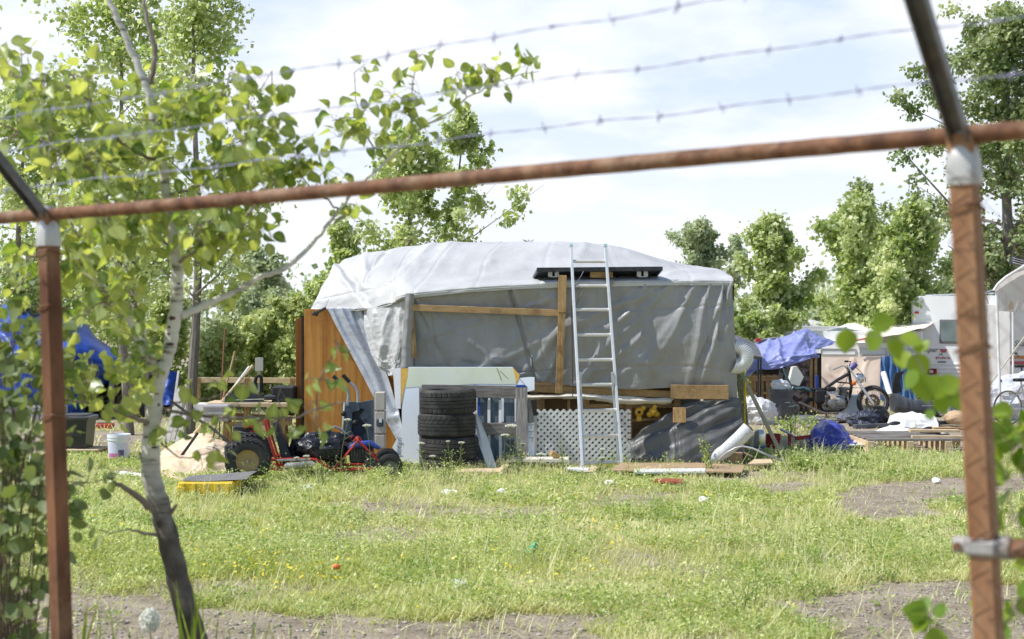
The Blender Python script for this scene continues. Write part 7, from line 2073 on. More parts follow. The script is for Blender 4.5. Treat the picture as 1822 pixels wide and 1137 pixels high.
def tree(name, label, px, d, top, bot, halfw, ncl, per, leaf, m, shape='oval', trunk=.07, base=None, group=None, sig=.10, cat='tree', lean_px=0, seed=1, seen_trunk=True, lobes=.55, tm=None, gapk=.16):
    rng = np.random.default_rng(seed)
    sc_ = F / d
    base_x = (base if base is not None else px)
    zt = H + (CY - top) / sc_; zb = max(.05, H + (CY - bot) / sc_)
    x0 = (base_x - CX) / sc_; xc = (px - CX) / sc_; R_ = halfw / sc_
    t = thing(name, label, cat, (x0, d, 0), 0, group)
    hgt = zt - zb
    def prof(q):
        if shape == 'poplar':
            return np.clip(np.sin(np.pi * np.clip(q * .80 + .17, 0, 1)), 0, 1) ** .75 * (1 - .35 * q)
        if shape == 'bush':
            return np.clip(1 - q ** 2.2, 0, 1) ** .5
        return np.clip(np.sin(np.pi * np.clip(q * .86 + .10, 0, 1)), 0, 1) ** .62
    nl = max(9, int(ncl / (8.5 if shape != 'bush' else 6))); X = []; SG = []; limbs_ = []
    for k in range(nl):
        q = (k + rng.random()) / nl
        q = q ** (.85 if shape != 'bush' else 1.15)
        a = k * 2.4 + rng.normal(0, .5)
        Lh = R_ * prof(q) * rng.choice([rng.uniform(.35, .8), rng.uniform(.8, 1.5)]) * (1 + lobes * .5 * rng.normal(0, .5)) * 1.12
        rise = Lh * (rng.uniform(.5, 1.1) if shape != 'oval' else rng.uniform(.2, .75))
        z0 = zb + q * hgt - rise * .5
        z1 = min(z0 + rise, zt + rng.uniform(-.2, .15) * R_)
        xq = xc + (x0 - xc) * (1 - q) * .5
        p0 = np.array([xq, d, max(.05, z0)]); p1 = np.array([xq + Lh * np.cos(a), d + Lh * np.sin(a) * .85, max(.1, z1)])
        limbs_.append((p0, p1))
        for j in range(rng.integers(4, 9)):
            f = rng.uniform(.22, 1.04)
            X.append(p0 + (p1 - p0) * f + np.array([0, 0, -.12 * Lh * math.sin(math.pi * min(f, 1))]) + rng.normal(0, .06 * R_, 3)); SG.append(1.15 - .5 * f)
    for sh_ in range(3):
      for k in range(4):
        X.append(np.array([xc + (sh_ - 1) * R_ * .35 * (1 - k * .1) + rng.normal(0, .03 * R_), d + rng.normal(0, .1 * R_), zt - hgt * (.02 + .10 * abs(sh_ - 1) * rng.uniform(.5, 1.6) + .05 * k)])); SG.append(.34 + .07 * k)
    for k in range(5):
        X.append(np.array([xc + rng.normal(0, .05 * R_), d + rng.normal(0, .05 * R_), zt - .09 * hgt * k * rng.uniform(.5, 1.2)])); SG.append(.5 + .1 * k)
    X = np.array(X); SG = np.array(SG)[:, None] * .88
    per = int(per * 1.15)
    s0 = R_ * sig
    S = np.stack([s0 * rng.uniform(.7, 1.5, len(X)), s0 * rng.uniform(.7, 1.5, len(X)), s0 * rng.uniform(.6, 1.2, len(X))], 1) * SG
    pos, dd, nn, sz = leaf_cloud(X, S, per, leaf * .92, None)
    kp_ = pos[:, 2] > .03
    pos, dd, nn, sz = pos[kp_], dd[kp_], nn[kp_], sz[kp_]
    tmq = tm or tmpl_quad(.42, .10)
    V, FF = leaves(pos, dd, nn, sz, tmq)
    cv = np.repeat(rng.normal(.42, .22, len(X)), per)[kp_]
    va = np.repeat(np.clip(cv + NPR.normal(0, .18, len(pos)), 0, 1), len(tmq[0]))
    # trunk and limbs
    tb = MB(); n = 9
    path = []
    for k in range(n + 1):
        f = k / n
        path.append(Vector((x0 + (xc - x0) * f + .04 * R_ * math.sin(f * 7 + seed), d + .03 * R_ * math.cos(f * 5 + seed), (zb + hgt * .94) * f)))
    tb.tube(path, [trunk * (1 - .9 * k / n) + .004 for k in range(n + 1)], 9)
    tr = tb.build('trunk', M_bark, t, w=True)
    lb = MB()
    for a_, c in limbs_:
        p, c = Vector(a_), Vector(c)
        r0 = max(.006, trunk * .36 * (1 - min(.95, p.z / (zb + hgt))))
        lb.tube([p, p.lerp(c, .5) - Vector((0, 0, .07 * (c - p).length)), c], [r0, r0 * .6, r0 * .2], 5, cap=False)
    lb.build('limbs', M_bark, t, w=True)
    np_mesh('crown', V, FF, m, t, w=True, var=va)
    return t


RT = tmpl_round()
# --- left background
tree('poplar_tree', 'tall airy poplar behind the aspen, its crown leaving the top of the picture at left', 205, 21.0, -60, 500, 165, 190, 50, .08, M_leaf_far, 'poplar', .07, 225, seed=2, sig=.15, gapk=.2)
tree('poplar_tree', 'slender grey-trunked poplar just right of the aspen with its crown above the rail', 352, 19.6, -80, 520, 150, 170, 50, .075, M_leaf_far, 'poplar', .075, 342, seed=5, sig=.15, gapk=.26)
tree('poplar_tree', 'bushy poplar at the far left edge above the blue tarp', 40, 26.0, 150, 700, 150, 220, 60, .095, M_leaf_far, 'oval', .09, 40, seed=7, sig=.13)
tree('poplar_tree', 'broad leafy poplar rising behind the left end of the silver roof', 725, 25.0, 235, 640, 132, 220, 66, .09, M_leaf_far, 'oval', .10, 720, seed=9, sig=.11, lobes=.6)
tree('poplar_tree', 'thin leaning poplar top at the right of the broad one behind the silver roof', 825, 25.6, 195, 420, 66, 90, 60, .09, M_leaf_far, 'poplar', .05, 780, seed=13, sig=.16)
tree('young_poplar', 'small bright poplar touching the left slope of the silver roof', 612, 23.6, 400, 760, 58, 110, 70, .085, M_leaf_far, 'bush', .05, 612, seed=15, sig=.16)
tree('dark_tree', 'distant dark feathery tree seen under the aspen branch', 455, 46.0, 440, 640, 95, 130, 50, .16, M_leaf_far2, 'oval', .14, 455, seed=17, sig=.13)
tree('dark_tree', 'distant dark tree at the left behind the blue tarp', 240, 44.0, 400, 640, 110, 110, 50, .16, M_leaf_far2, 'oval', .14, 240, seed=19, sig=.13)
for i, (px, d, top, hw, m, lab) in enumerate(((395, 27.0, 585, 62, M_leaf_pale, 'bright green shrub right of the slender poplar trunk'), (470, 28.0, 560, 58, M_leaf_pale, 'pale silvery shrub behind the small sign'), (528, 27.0, 530, 56, M_leaf_pale, 'fresh green shrub beside the orange plywood panel'),
                                              (300, 28.0, 520, 75, M_leaf_pale, 'shrub filling the gap behind the aspen trunk'), (180, 29.0, 470, 95, M_leaf_far, 'tall shrub behind the blue tarp shelter'), (60, 30.0, 430, 110, M_leaf_dark, 'darker shrub at the left edge behind the blue tarp'),
                                              (575, 29.0, 500, 60, M_leaf_far, 'shrub between plywood panel and small bright poplar'), (430, 33.0, 520, 70, M_leaf_far2, 'hazy shrub farther back behind the pale silvery one'))):
    tree('shrub', lab, px, d, top, 735, hw, 120, 44, .10, m, 'bush', .03, px, cat='shrub', seed=30 + i, sig=.15, gapk=.08)
# --- right background
tree('round_tree', 'rounded hazy tree standing far behind the right end of the silver roof', 1248, 52.0, 398, 560, 66, 210, 60, .15, M_leaf_far2, 'oval', .16, 1245, seed=41, sig=.12, lobes=.45)
tree('poplar_tree', 'upright leafy poplar just right of the shack corner', 1372, 31.0, 392, 640, 74, 260, 75, .105, M_leaf_far, 'poplar', .09, 1390, seed=43, sig=.13, lobes=.55)
tree('poplar_tree', 'tall poplar in the middle of the right tree group with a pointed top', 1520, 33.0, 358, 640, 88, 270, 75, .11, M_leaf_far, 'poplar', .10, 1530, seed=45, sig=.13, lobes=.6)
tree('poplar_tree', 'dense poplar behind the camper with a spiky top', 1618, 31.0, 372, 640, 84, 280, 75, .105, M_leaf_far, 'poplar', .10, 1615, seed=47, sig=.13, lobes=.6)
tree('poplar_tree', 'low poplar squeezed between the two tall ones on the right', 1565, 36.0, 440, 640, 70, 170, 70, .11, M_leaf_far, 'oval', .08, 1568, seed=49, sig=.13)
tree('large_poplar', 'big dark poplar behind the right fence post reaching the top right corner', 1790, 37.0, 20, 600, 148, 460, 75, .125, M_leaf_dark, 'oval', .22, 1800, seed=51, sig=.10, lobes=.7, gapk=.24)
tree('large_poplar', 'second big poplar mostly cut off by the right picture edge', 1905, 39.0, -20, 640, 150, 300, 70, .125, M_leaf_dark, 'oval', .22, 1905, seed=53, sig=.11, lobes=.6)
for i, (px, d, top, hw, m, lab) in enumerate(((1345, 30.0, 562, 46, M_leaf_far, 'low bright bush behind the black canopy corner'), (1395, 34.0, 585, 40, M_leaf_far, 'bush behind the rusty chimney pipe'), (1470, 40.0, 555, 60, M_leaf_far2, 'hazy bush in the gap between the right poplars'), (1690, 36.0, 500, 60, M_leaf_dark, 'dark bush above the camper roof'))):
    tree('shrub', lab, px, d, top, 690, hw, 120, 60, .095, m, 'bush', .03, px, cat='shrub', seed=60 + i, sig=.15, gapk=.08)
# distant tree belt closing the horizon: one mass
bp_ = []
for k in range(240):
    x = RND.uniform(-75, 75); y = RND.uniform(85, 105)
    bp_.append((x, y, RND.uniform(.3, 3.2)))
pos, dd, nn, sz = leaf_cloud(bp_, np.tile([[1.6, 1.2, 1.0]], (len(bp_), 1)), 130, .42, None)
kk = pos[:, 2] > .05
V, FF = leaves(pos[kk], dd[kk], nn[kk], sz[kk], tmpl_quad(.42, .1))
o = np_mesh('distant_woods', V, FF, M_leaf_far2, var=np.repeat(np.clip(NPR.normal(.4, .25, kk.sum()), 0, 1), 4)); o['kind'] = 'stuff'; tag(o, 'hazy belt of far-off trees along the horizon', 'woods')

# =================================================================== the aspen in front
AD = 5.3
M_aspen = bpy.data.materials.new('aspen_bark'); M_aspen.use_nodes = True
nt = M_aspen.node_tree; b = nt.nodes['Principled BSDF']; b.inputs['Roughness'].default_value = .75; b.inputs['Specular IOR Level'].default_value = .2
tc = node(nt, 'ShaderNodeTexCoord'); mp_ = node(nt, 'ShaderNodeMapping'); mp_.inputs['Scale'].default_value = (5, 5, 26)
nt.links.new(tc.outputs['Object'], mp_.inputs[0])
n1 = node(nt, 'ShaderNodeTexNoise'); n1.inputs['Scale'].default_value = 1.6; n1.inputs['Detail'].default_value = 7; nt.links.new(mp_.outputs[0], n1.inputs['Vector'])
r1 = node(nt, 'ShaderNodeValToRGB'); e = r1.color_ramp.elements; e[0].position = .30; e[0].color = (.10, .085, .07, 1); e[1].position = .43; e[1].color = (.62, .585, .52, 1)
k_ = e.new(.62); k_.color = (.72, .69, .63, 1)
nt.links.new(n1.outputs['Fac'], r1.inputs['Fac'])
sp3 = node(nt, 'ShaderNodeSeparateXYZ'); nt.links.new(tc.outputs['Object'], sp3.inputs[0])
n2 = node(nt, 'ShaderNodeTexNoise'); n2.inputs['Scale'].default_value = 9; n2.inputs['Detail'].default_value = 5; nt.links.new(tc.outputs['Object'], n2.inputs['Vector'])
ma = node(nt, 'ShaderNodeMath', operation='MULTIPLY_ADD'); ma.inputs[1].default_value = .5; ma.inputs[2].default_value = -.25; nt.links.new(n2.outputs['Fac'], ma.inputs[0])
ad2 = node(nt, 'ShaderNodeMath', operation='ADD'); nt.links.new(sp3.outputs['Z'], ad2.inputs[0]); nt.links.new(ma.outputs[0], ad2.inputs[1])
mr_ = node(nt, 'ShaderNodeMapRange'); mr_.inputs['From Min'].default_value = .90; mr_.inputs['From Max'].default_value = 1.22; nt.links.new(ad2.outputs[0], mr_.inputs['Value'])
dk = node(nt, 'ShaderNodeValToRGB'); dk.color_ramp.elements[0].position = .35; dk.color_ramp.elements[0].color = (.055, .045, .04, 1); dk.color_ramp.elements[1].position = .65; dk.color_ramp.elements[1].color = (.17, .145, .12, 1); nt.links.new(n2.outputs['Fac'], dk.inputs['Fac'])
mxa = node(nt, 'ShaderNodeMix', data_type='RGBA'); nt.links.new(mr_.outputs[0], mxa.inputs['Factor']); nt.links.new(dk.outputs[0], mxa.inputs['A']); nt.links.new(r1.outputs[0], mxa.inputs['B']); nt.links.new(mxa.outputs['Result'], b.inputs['Base Color'])
bp = node(nt, 'ShaderNodeBump'); bp.inputs['Strength'].default_value = .4; bp.inputs['Distance'].default_value = .01; nt.links.new(n1.outputs['Fac'], bp.inputs['Height']); nt.links.new(bp.outputs[0], b.inputs['Normal'])

asp = thing('aspen_tree', 'slender pale-barked aspen with round leaves leaning behind the fence at left', 'tree', (P(390, 0, AD).x, AD, 0))
LIMBS = []


def limb(pts, widths, mb_, dep=None, n=8, reg=True):
    """pts in photo pixels; widths in photo pixels; dep: offsets from AD"""
    dep = dep or [0] * len(pts)
    A = np.array([tuple(P(x, y, AD + o)) for (x, y), o in zip(pts, dep)])
    N = max(6, len(pts) * 5)
    C = catmull(A, N)
    r_ = np.interp(np.linspace(0, 1, N), np.linspace(0, 1, len(widths)), widths) * .40 / (F / AD)
    C = C + NPR.normal(0, .002, C.shape)
    mb_.tube([Vector(c) for c in C], list(r_), n)
    if reg:
        for c, r in zip(C, r_):
            LIMBS.append((c, r))


tk = MB()
g0 = (405, 1440)
limb([(405, 1445), (372, 1250), (352, 1160), (334, 1095), (308, 995), (287, 910), (270, 845), (268, 800), (272, 750), (278, 700), (290, 655), (303, 610), (313, 550), (314, 480), (303, 395), (292, 310), (277, 225), (264, 165), (240, 105), (214, 45), (188, -15), (165, -80)],
     [66, 60, 56, 52, 48, 45, 42, 40, 36, 33, 31, 30, 29, 26, 23, 21, 19, 18, 16, 14, 12, 8], tk, n=14, reg=True)
tk.build('trunk', M_aspen, asp, w=True)
br = [
    ([(283, 672), (268, 640), (245, 598), (215, 548), (178, 505), (135, 470), (100, 448)], [22, 20, 17, 14, 11, 8, 5], [0, 0, -.02, -.05, -.08, -.1, -.1]),
    ([(262, 625), (250, 585), (240, 530), (233, 500)], [12, 9, 6, 4], None),
    ([(322, 562), (370, 540), (420, 518), (470, 490), (512, 474), (560, 430), (602, 374), (645, 325), (690, 285), (740, 236), (790, 205), (835, 172), (900, 140), (958, 126)], [17, 16, 14, 13, 12, 10, 9, 8, 7, 6, 5, 4, 3, 2], [0, .05, .1, .12, .15, .2, .2, .25, .3, .3, .3, .3, .3, .3]),
    ([(268, 150), (276, 95), (264, 45), (256, 0), (250, -50)], [13, 12, 10, 8, 5], None),
    ([(287, 918), (262, 900), (240, 880), (218, 866), (200, 857)], [20, 16, 13, 10, 7], [0, -.04, -.08, -.12, -.15]),
    ([(292, 950), (262, 950), (240, 944), (228, 942)], [9, 6, 5, 3], [0, -.05, -.08, -.1]),
    ([(300, 918), (309, 906), (313, 898)], [9, 8, 5], None),
    ([(262, 832), (254, 822), (250, 806)], [12, 8, 4], None),
    ([(272, 755), (235, 742), (190, 725), (150, 716), (115, 712)], [12, 10, 8, 6, 4], [0, -.1, -.15, -.2, -.25]),
    ([(292, 728), (340, 738), (400, 742), (460, 743), (520, 744), (570, 726), (622, 712)], [8, 7, 6, 5, 5, 4, 2], [0, -.1, -.2, -.25, -.3, -.35, -.35]),
    ([(290, 735), (320, 715), (360, 710), (420, 700)], [5, 4, 3, 2], None),
    ([(280, 780), (300, 800), (330, 815), (390, 800)], [5, 4, 3, 2], None),
    ([(283, 285), (225, 262), (170, 190), (120, 155), (60, 142), (-10, 130)], [9, 8, 7, 5, 4, 3], [0, -.1, -.2, -.25, -.3, -.3]),
    ([(300, 400), (240, 372), (190, 328), (130, 280), (60, 245), (-20, 212)], [9, 8, 7, 6, 5, 4], [0, -.1, -.2, -.3, -.35, -.4]),
    ([(298, 350), (340, 335), (390, 318), (440, 280), (470, 215), (485, 160)], [8, 7, 6, 4, 3, 2], None),
    ([(312, 470), (360, 440), (410, 415), (450, 372), (480, 345)], [8, 7, 6, 4, 3], [0, -.1, -.15, -.2, -.2]),
    ([(305, 440), (270, 415), (230, 400), (180, 402), (140, 420)], [7, 6, 5, 4, 3], [0, -.1, -.2, -.2, -.2]),
    ([(275, 230), (310, 200), (350, 180), (400, 170)], [6, 5, 4, 2], None),
    ([(602, 374), (575, 350), (540, 320), (520, 290)], [5, 4, 3, 2], [.2, .15, .1, .1]),
    ([(690, 285), (660, 255), (640, 215), (635, 180), (630, 130)], [5, 4, 3, 2, 2], [.3, .3, .25, .25, .25]),
    ([(740, 236), (730, 200), (735, 150), (742, 95)], [4, 3, 2, 2], [.3, .3, .3, .3]),
    ([(560, 745), (565, 700), (575, 660), (600, 625)], [4, 3, 3, 2], [-.35, -.35, -.35, -.35]),
]
for pts, wds, dep in br:
    m_ = MB(); limb(pts, wds, m_, dep, 8); m_.build('branch', M_aspen if wds[0] > 14 and pts[0][1] < 900 else M_twig, asp, w=True)
for x, y, w_, h_ in ((309, 566, 12, 9), (304, 582, 7, 6), (302, 594, 8, 4), (305, 612, 16, 6), (287, 640, 13, 8), (272, 672, 13, 12), (284, 720, 6, 6), (275, 795, 20, 4), (262, 735, 9, 3), (318, 505, 10, 5), (312, 440, 8, 5), (300, 360, 8, 4), (275, 770, 14, 3), (281, 700, 10, 3)):
    c = P(x, y, AD); k = int(np.argmin([(q[0] - c.x) ** 2 + (q[2] - c.z) ** 2 for q, r in LIMBS])); cc_, r_ = LIMBS[k]
    dx_ = max(-.8 * r_, min(.8 * r_, c.x - cc_[0])); yy = cc_[1] - math.sqrt(max(1e-8, r_ * r_ - dx_ * dx_))
    MB().sphere((cc_[0] + dx_, yy + .002, c.z), (w_ / 2 / (F / AD), .004, h_ / 2 / (F / AD)), 12, 6).build('bark_scar', M_rope, asp, w=True)
LP = np.array([c for c, r in LIMBS]); LR = np.array([r for c, r in LIMBS])
lpx, lpy = proj(LP)

clusters = []
rr_ = random.Random(3)
def inpoly(x, y, poly):
    return bool(inside(np.array([x]), np.array([y]), poly)[0])


def fill(poly, n, k, spread, dj=.45):
    xs_ = [p[0] for p in poly]; ys_ = [p[1] for p in poly]
    c = 0
    while c < n:
        x, y = rr_.uniform(min(xs_), max(xs_)), rr_.uniform(min(ys_), max(ys_))
        if inpoly(x, y, poly):
            clusters.append((x, y, rr_.gauss(0, dj), k, spread)); c += 1


fill([(-20, 70), (60, 75), (180, 140), (330, 110), (430, 130), (500, 220), (470, 330), (360, 420), (200, 440), (60, 420), (-20, 330)], 70, 9, 32)
fill([(60, 200), (440, 180), (470, 420), (330, 470), (100, 430)], 52, 9, 32)
fill([(-20, 420), (110, 420), (240, 420), (260, 620), (190, 690), (120, 640), (-20, 600)], 36, 7, 28, .3)
fill([(330, 380), (480, 340), (470, 420), (360, 520)], 16, 8, 28, .2)
fill([(380, 190), (480, 150), (500, 320), (420, 330)], 12, 8, 28, .25)
fill([(110, 640), (250, 640), (245, 750), (150, 745)], 16, 6, 26, .2)
for x, y, k, s_, dj in ((640, 128, 3, 14, .25), (742, 100, 3, 14, .3), (748, 168, 7, 28, .3), (705, 212, 8, 28, .3), (645, 200, 6, 26, .25), (815, 128, 6, 22, .3), (858, 118, 6, 22, .3), (932, 118, 6, 20, .3), (880, 150, 7, 26, .3), (790, 160, 7, 28, .3), (560, 235, 6, 24, .1), (522, 250, 5, 18, .1),
                       (600, 245, 7, 26, .15), (655, 248, 7, 26, .25), (545, 292, 7, 26, .1), (592, 292, 7, 26, .15), (500, 300, 5, 24, .1), (455, 205, 6, 24, 0), (445, 300, 7, 28, 0), (465, 345, 6, 26, 0), (640, 400, 2, 10, .2), (632, 366, 3, 14, .2), (700, 260, 5, 24, .3), (760, 225, 4, 22, .3), (690, 180, 6, 24, .3), (590, 215, 5, 20, .2), (480, 150, 4, 20, 0),
                       (545, 672, 3, 16, -.35), (538, 725, 3, 14, -.3), (562, 765, 5, 18, -.35), (602, 620, 3, 14, -.35), (580, 680, 3, 14, -.35), (400, 755, 5, 22, -.2), (430, 690, 4, 18, -.1), (455, 755, 5, 22, -.25), (380, 800, 5, 20, -.1), (350, 760, 5, 20, -.1), (405, 690, 3, 16, -.1), (300, 750, 3, 14, 0), (345, 690, 4, 18, 0), (500, 690, 3, 18, -.3), (325, 765, 4, 16, -.1), (360, 830, 3, 14, -.1), (420, 725, 3, 16, -.2), (495, 775, 3, 16, -.3),
                       (180, 820, 2, 10, -.2), (145, 935, 3, 14, -.3)):
    clusters.append((x, y, dj, int(k * (.50 if x < 470 else 1.75) + .5) if y < 500 else k, s_ * (1.08 if x < 470 else 1.25)))
twb = MB(); LV = []
for (x, y, dj, k, s_) in clusters:
    c = P(x, y, AD + dj)
    wgt = (lpx - x) ** 2 + (lpy - y) ** 2 + (np.abs(LP[:, 1] - AD - dj) * 120) ** 2 + (LR > .018) * 900
    wgt = wgt + np.where(lpy < y - 10, 1500, 0)
    i = int(np.argmin(wgt))
    p = Vector(LP[i])
    mid = p.lerp(c, .55) + Vector((RND.gauss(0, .02), RND.gauss(0, .02), RND.gauss(.02, .02)))
    L_ = (c - p).length
    r0 = min(.004, .0018 + .004 * L_)
    twb.tube([p, mid, c], [r0, r0 * .7, .0011], 5, cap=False)
    sig = s_ / (F / AD)
    for j in range(k):
        f = RND.uniform(.45, 1.0) if L_ > .12 else RND.uniform(.2, 1)
        q = p.lerp(mid, f * 2) if f < .5 else mid.lerp(c, f * 2 - 1)
        e_ = Vector((RND.gauss(0, .75), RND.gauss(0, .6), RND.gauss(-.05, .7)))
        e_ = e_.normalized() * RND.uniform(.35, 1.15) * sig
        tip = q + e_
        twb.tube([q, q.lerp(tip, .5) + Vector((0, 0, .006)), tip], .0008, 3, cap=False)
        LV.append((tip, e_))
twb.build('twigs', M_twig, asp, w=True)
RND.shuffle(LV); N = len(LV)
pos = np.array([tuple(a) for a, e_ in LV]); dd = np.array([tuple(e_.normalized()) for a, e_ in LV]) * .8 + NPR.normal(0, .4, (N, 3)) + np.array([0, 0, -.55])
dd = norm_rows(dd)
nn = NPR.normal(0, .6, (N, 3)) + np.array([-.35, -.45, .5])
nn = norm_rows(nn - dd * (nn * dd).sum(1, keepdims=True))
T_, Fq = RT
RC = (T_ * np.array([1, .82, 1]) + np.array([0, 0, 1]) * (T_[:, 1:2] ** 2 * 1.1 - .22 * T_[:, 0:1] ** 2), Fq)
VEIN = np.where(np.abs(T_[:, 1]) < .01, .42, -.06)
prts = []
h_ = N // 2
for a_, z_, tt in ((0, h_, RT), (h_, N, RC)):
    V, FF = leaves(pos[a_:z_], dd[a_:z_], nn[a_:z_], NPR.uniform(.036, .064, z_ - a_), tt)
    prts.append((V, FF, np.repeat(np.clip(NPR.normal(.5, .28, z_ - a_), 0, 1), len(T_)) + np.tile(VEIN, z_ - a_)))
V, Fs, va = merge(prts)
np_mesh('crown', V, np.concatenate(Fs), M_leaf_near, asp, w=True, smooth=True, var=va)


def leafy(name, label, cat, stems, nleaf, size, D_, m, spread, loc_px, tm=RT, pet=True, rad_=.004, up=.5, stem_m=None):
    t = thing(name, label, cat, (P(loc_px, 0, D_).x, D_, 0))
    sb_ = MB(); L_ = []
    tot = sum(len(s) for s in stems)
    for s in stems:
        A = np.array([tuple(P(x, y, D_ + o)) for x, y, o in s]); C = catmull(A, max(8, len(s) * 5))
        sb_.tube([Vector(c) for c in C], list(np.linspace(rad_, rad_ * .3, len(C))), 6)
        for j in range(int(nleaf * len(s) / tot)):
            q = Vector(C[RND.randint(len(C) // 4, len(C) - 1)])
            e_ = Vector((RND.gauss(0, 1), RND.gauss(0, .8), RND.gauss(0, .8))).normalized() * RND.uniform(.3, 1) * spread
            sb_.tube([q, q + e_], .0009 if rad_ > .003 else .0006, 3, cap=False)
            L_.append((q + e_, e_))
    sb_.build('stems', stem_m or M_twig, t, w=True)
    N = len(L_)
    pos = np.array([tuple(a) for a, e_ in L_]); dd = norm_rows(np.array([tuple(e_.normalized()) for a, e_ in L_]) + NPR.normal(0, .5, (N, 3)) + np.array([0, 0, -.3]))
    nn = NPR.normal(0, .6, (N, 3)) + np.array([-.3, -.35, up]); nn = norm_rows(nn - dd * (nn * dd).sum(1, keepdims=True))
    V, FF = leaves(pos, dd, nn, NPR.uniform(size * .7, size * 1.25, N), tm)
    np_mesh('leaves', V, FF, m, t, w=True, smooth=True, var=np.repeat(np.clip(NPR.normal(.42, .28, N), 0, 1), len(tm[0])))
    return t


# leafy bush on the left picture edge
M_leaf_dull = mat('dull_leaf', (.085, .13, .04), .5, (.26, .31, .12), var=True, lo=0, hi=1, trans=.32, tcol=((.18, .28, .03), (.44, .50, .10)), spec=.45)
stems = []
for k in range(26):
    x0 = RND.uniform(-90, 40); x1 = RND.uniform(-40, 120) if k % 3 else RND.uniform(0, 70); y1 = RND.uniform(560, 1010)
    o_ = RND.uniform(-.25, .35)
    stems.append([(x0, 1560, o_), ((x0 + x1) / 2 + RND.gauss(0, 15), (1500 + y1) / 2, o_), (x1, y1, o_ * 1.3), (x1 + RND.gauss(10, 25), y1 - RND.uniform(30, 110), o_ * 1.3)])
leafy('leafy_bush', 'leafy bush with pale round leaves along the left picture edge', 'bush', stems, 720, .05, 4.9, M_leaf_dull, .10, -20, stem_m=mat('dark_stem', (.07, .05, .035), .8, (.14, .10, .07), scale=9))
# dry brush at the bottom left corner
db = thing('dry_brush', 'tangle of dry brown stems in the bottom left corner', 'brush', (P(20, 0, 5.2).x, 5.2, 0))
mb = MB()
for k in range(150):
    x = RND.uniform(-60, 50); a = RND.gauss(.25, .25)
    p0 = P(x + RND.uniform(10, 60), 1440, 5.2 + RND.uniform(-.2, .3)); p1 = P(x - 10 + RND.gauss(0, 20), RND.uniform(960, 1130), 5.2 + RND.uniform(-.2, .3))
    mb.tube([p0, p0.lerp(p1, .55) + Vector((.03 * RND.gauss(0, 1), 0, .03)), p1], [.003, .0025, .001], 4, cap=False)
mb.build('stems', mat('dry_stem', (.09, .055, .03), .8, (.22, .14, .08), scale=9), db, w=True)
# vine leaves by the right post (just behind the fence)
M_leaf_vine = mat('vine_leaf', (.11, .20, .02), .45, (.28, .38, .05), var=True, lo=0, hi=1, trans=.45, tcol=((.28, .48, .02), (.60, .70, .05)), spec=.4)
vt = thing('vine', 'bright green vine spray hanging left of the right fence post', 'vine', (P(1840, 0, 3.15).x, 3.15, 0))
vs = MB(); vpath = catmull(np.array([tuple(P(x, y, 3.15 + o)) for x, y, o in ((1850, 690, .1), (1780, 702, .08), (1720, 708, .04), (1680, 702, 0), (1650, 672, 0), (1630, 635, 0), (1600, 606, 0), (1560, 598, 0), (1520, 592, 0))]), 40)
vs.tube([Vector(c) for c in vpath], list(np.linspace(.0022, .001, 40)), 5); vs.build('stems', M_twig, vt, w=True)
vl = ((1505, 606, 46, -90), (1572, 574, 40, 10), (1556, 606, 44, -110), (1592, 618, 46, -70), (1620, 606, 44, -20), (1606, 640, 40, -100), (1634, 652, 50, -60), (1622, 676, 40, -120), (1646, 690, 54, -80), (1668, 690, 50, -30), (1690, 684, 44, 20), (1676, 718, 40, -70), (1655, 738, 22, -90), (1700, 712, 44, -60), (1745, 690, 44, 30), (1640, 616, 34, 40))
pp_ = []; dd_ = []; nn_ = []; ss_ = []
for x, y, s_, a in vl:
    c = P(x, y, 3.15 + RND.gauss(0, .03)); a = rad(a); dv_ = Vector((math.cos(a), RND.gauss(0, .3), math.sin(a))).normalized(); L_ = s_ / (F / 3.15) * .95
    nv_ = Vector((RND.gauss(-.2, .3), -.8, RND.gauss(.4, .3))); nv_ = (nv_ - dv_ * nv_.dot(dv_)).normalized()
    pp_.append(tuple(c - dv_ * L_ / 2)); dd_.append(tuple(dv_)); nn_.append(tuple(nv_)); ss_.append(L_)
V, FF = leaves(np.array(pp_), np.array(dd_), np.array(nn_), np.array(ss_), RT)
np_mesh('leaves', V, FF, M_leaf_vine, vt, w=True, smooth=True, var=np.repeat(np.clip(NPR.normal(.45, .3, len(vl)), 0, 1), len(RT[0])))
leafy('vine', 'mass of broad green leaves right of the right fence post', 'vine', [[(1850, 1000, 0), (1810, 930, 0), (1790, 860, .05), (1800, 790, .1), (1790, 740, .1)], [(1850, 900, 0), (1820, 850, .1), (1800, 800, .1)], [(1860, 1060, .1), (1800, 980, .1), (1775, 900, .1)], [(1870, 820, .0), (1830, 770, 0), (1800, 740, 0)]], 66, .058, 3.2, M_leaf_vine, .055, 1860, rad_=.0025)
leafy('vine', 'small pair of bright leaves at the bottom right beside the post', 'vine', [[(1700, 1600, 0), (1720, 1300, 0), (1700, 1150, 0), (1660, 1105, 0), (1640, 1092, 0)]], 11, .046, 3.15, M_leaf_vine, .02, 1700, rad_=.0025)
leafy('vine', 'green sprig low at the right edge under the mid rail', 'vine', [[(1900, 1600, 0), (1860, 1250, 0), (1820, 1110, 0), (1800, 1070, 0)]], 22, .05, 3.2, M_leaf_vine, .05, 1880, rad_=.0025)

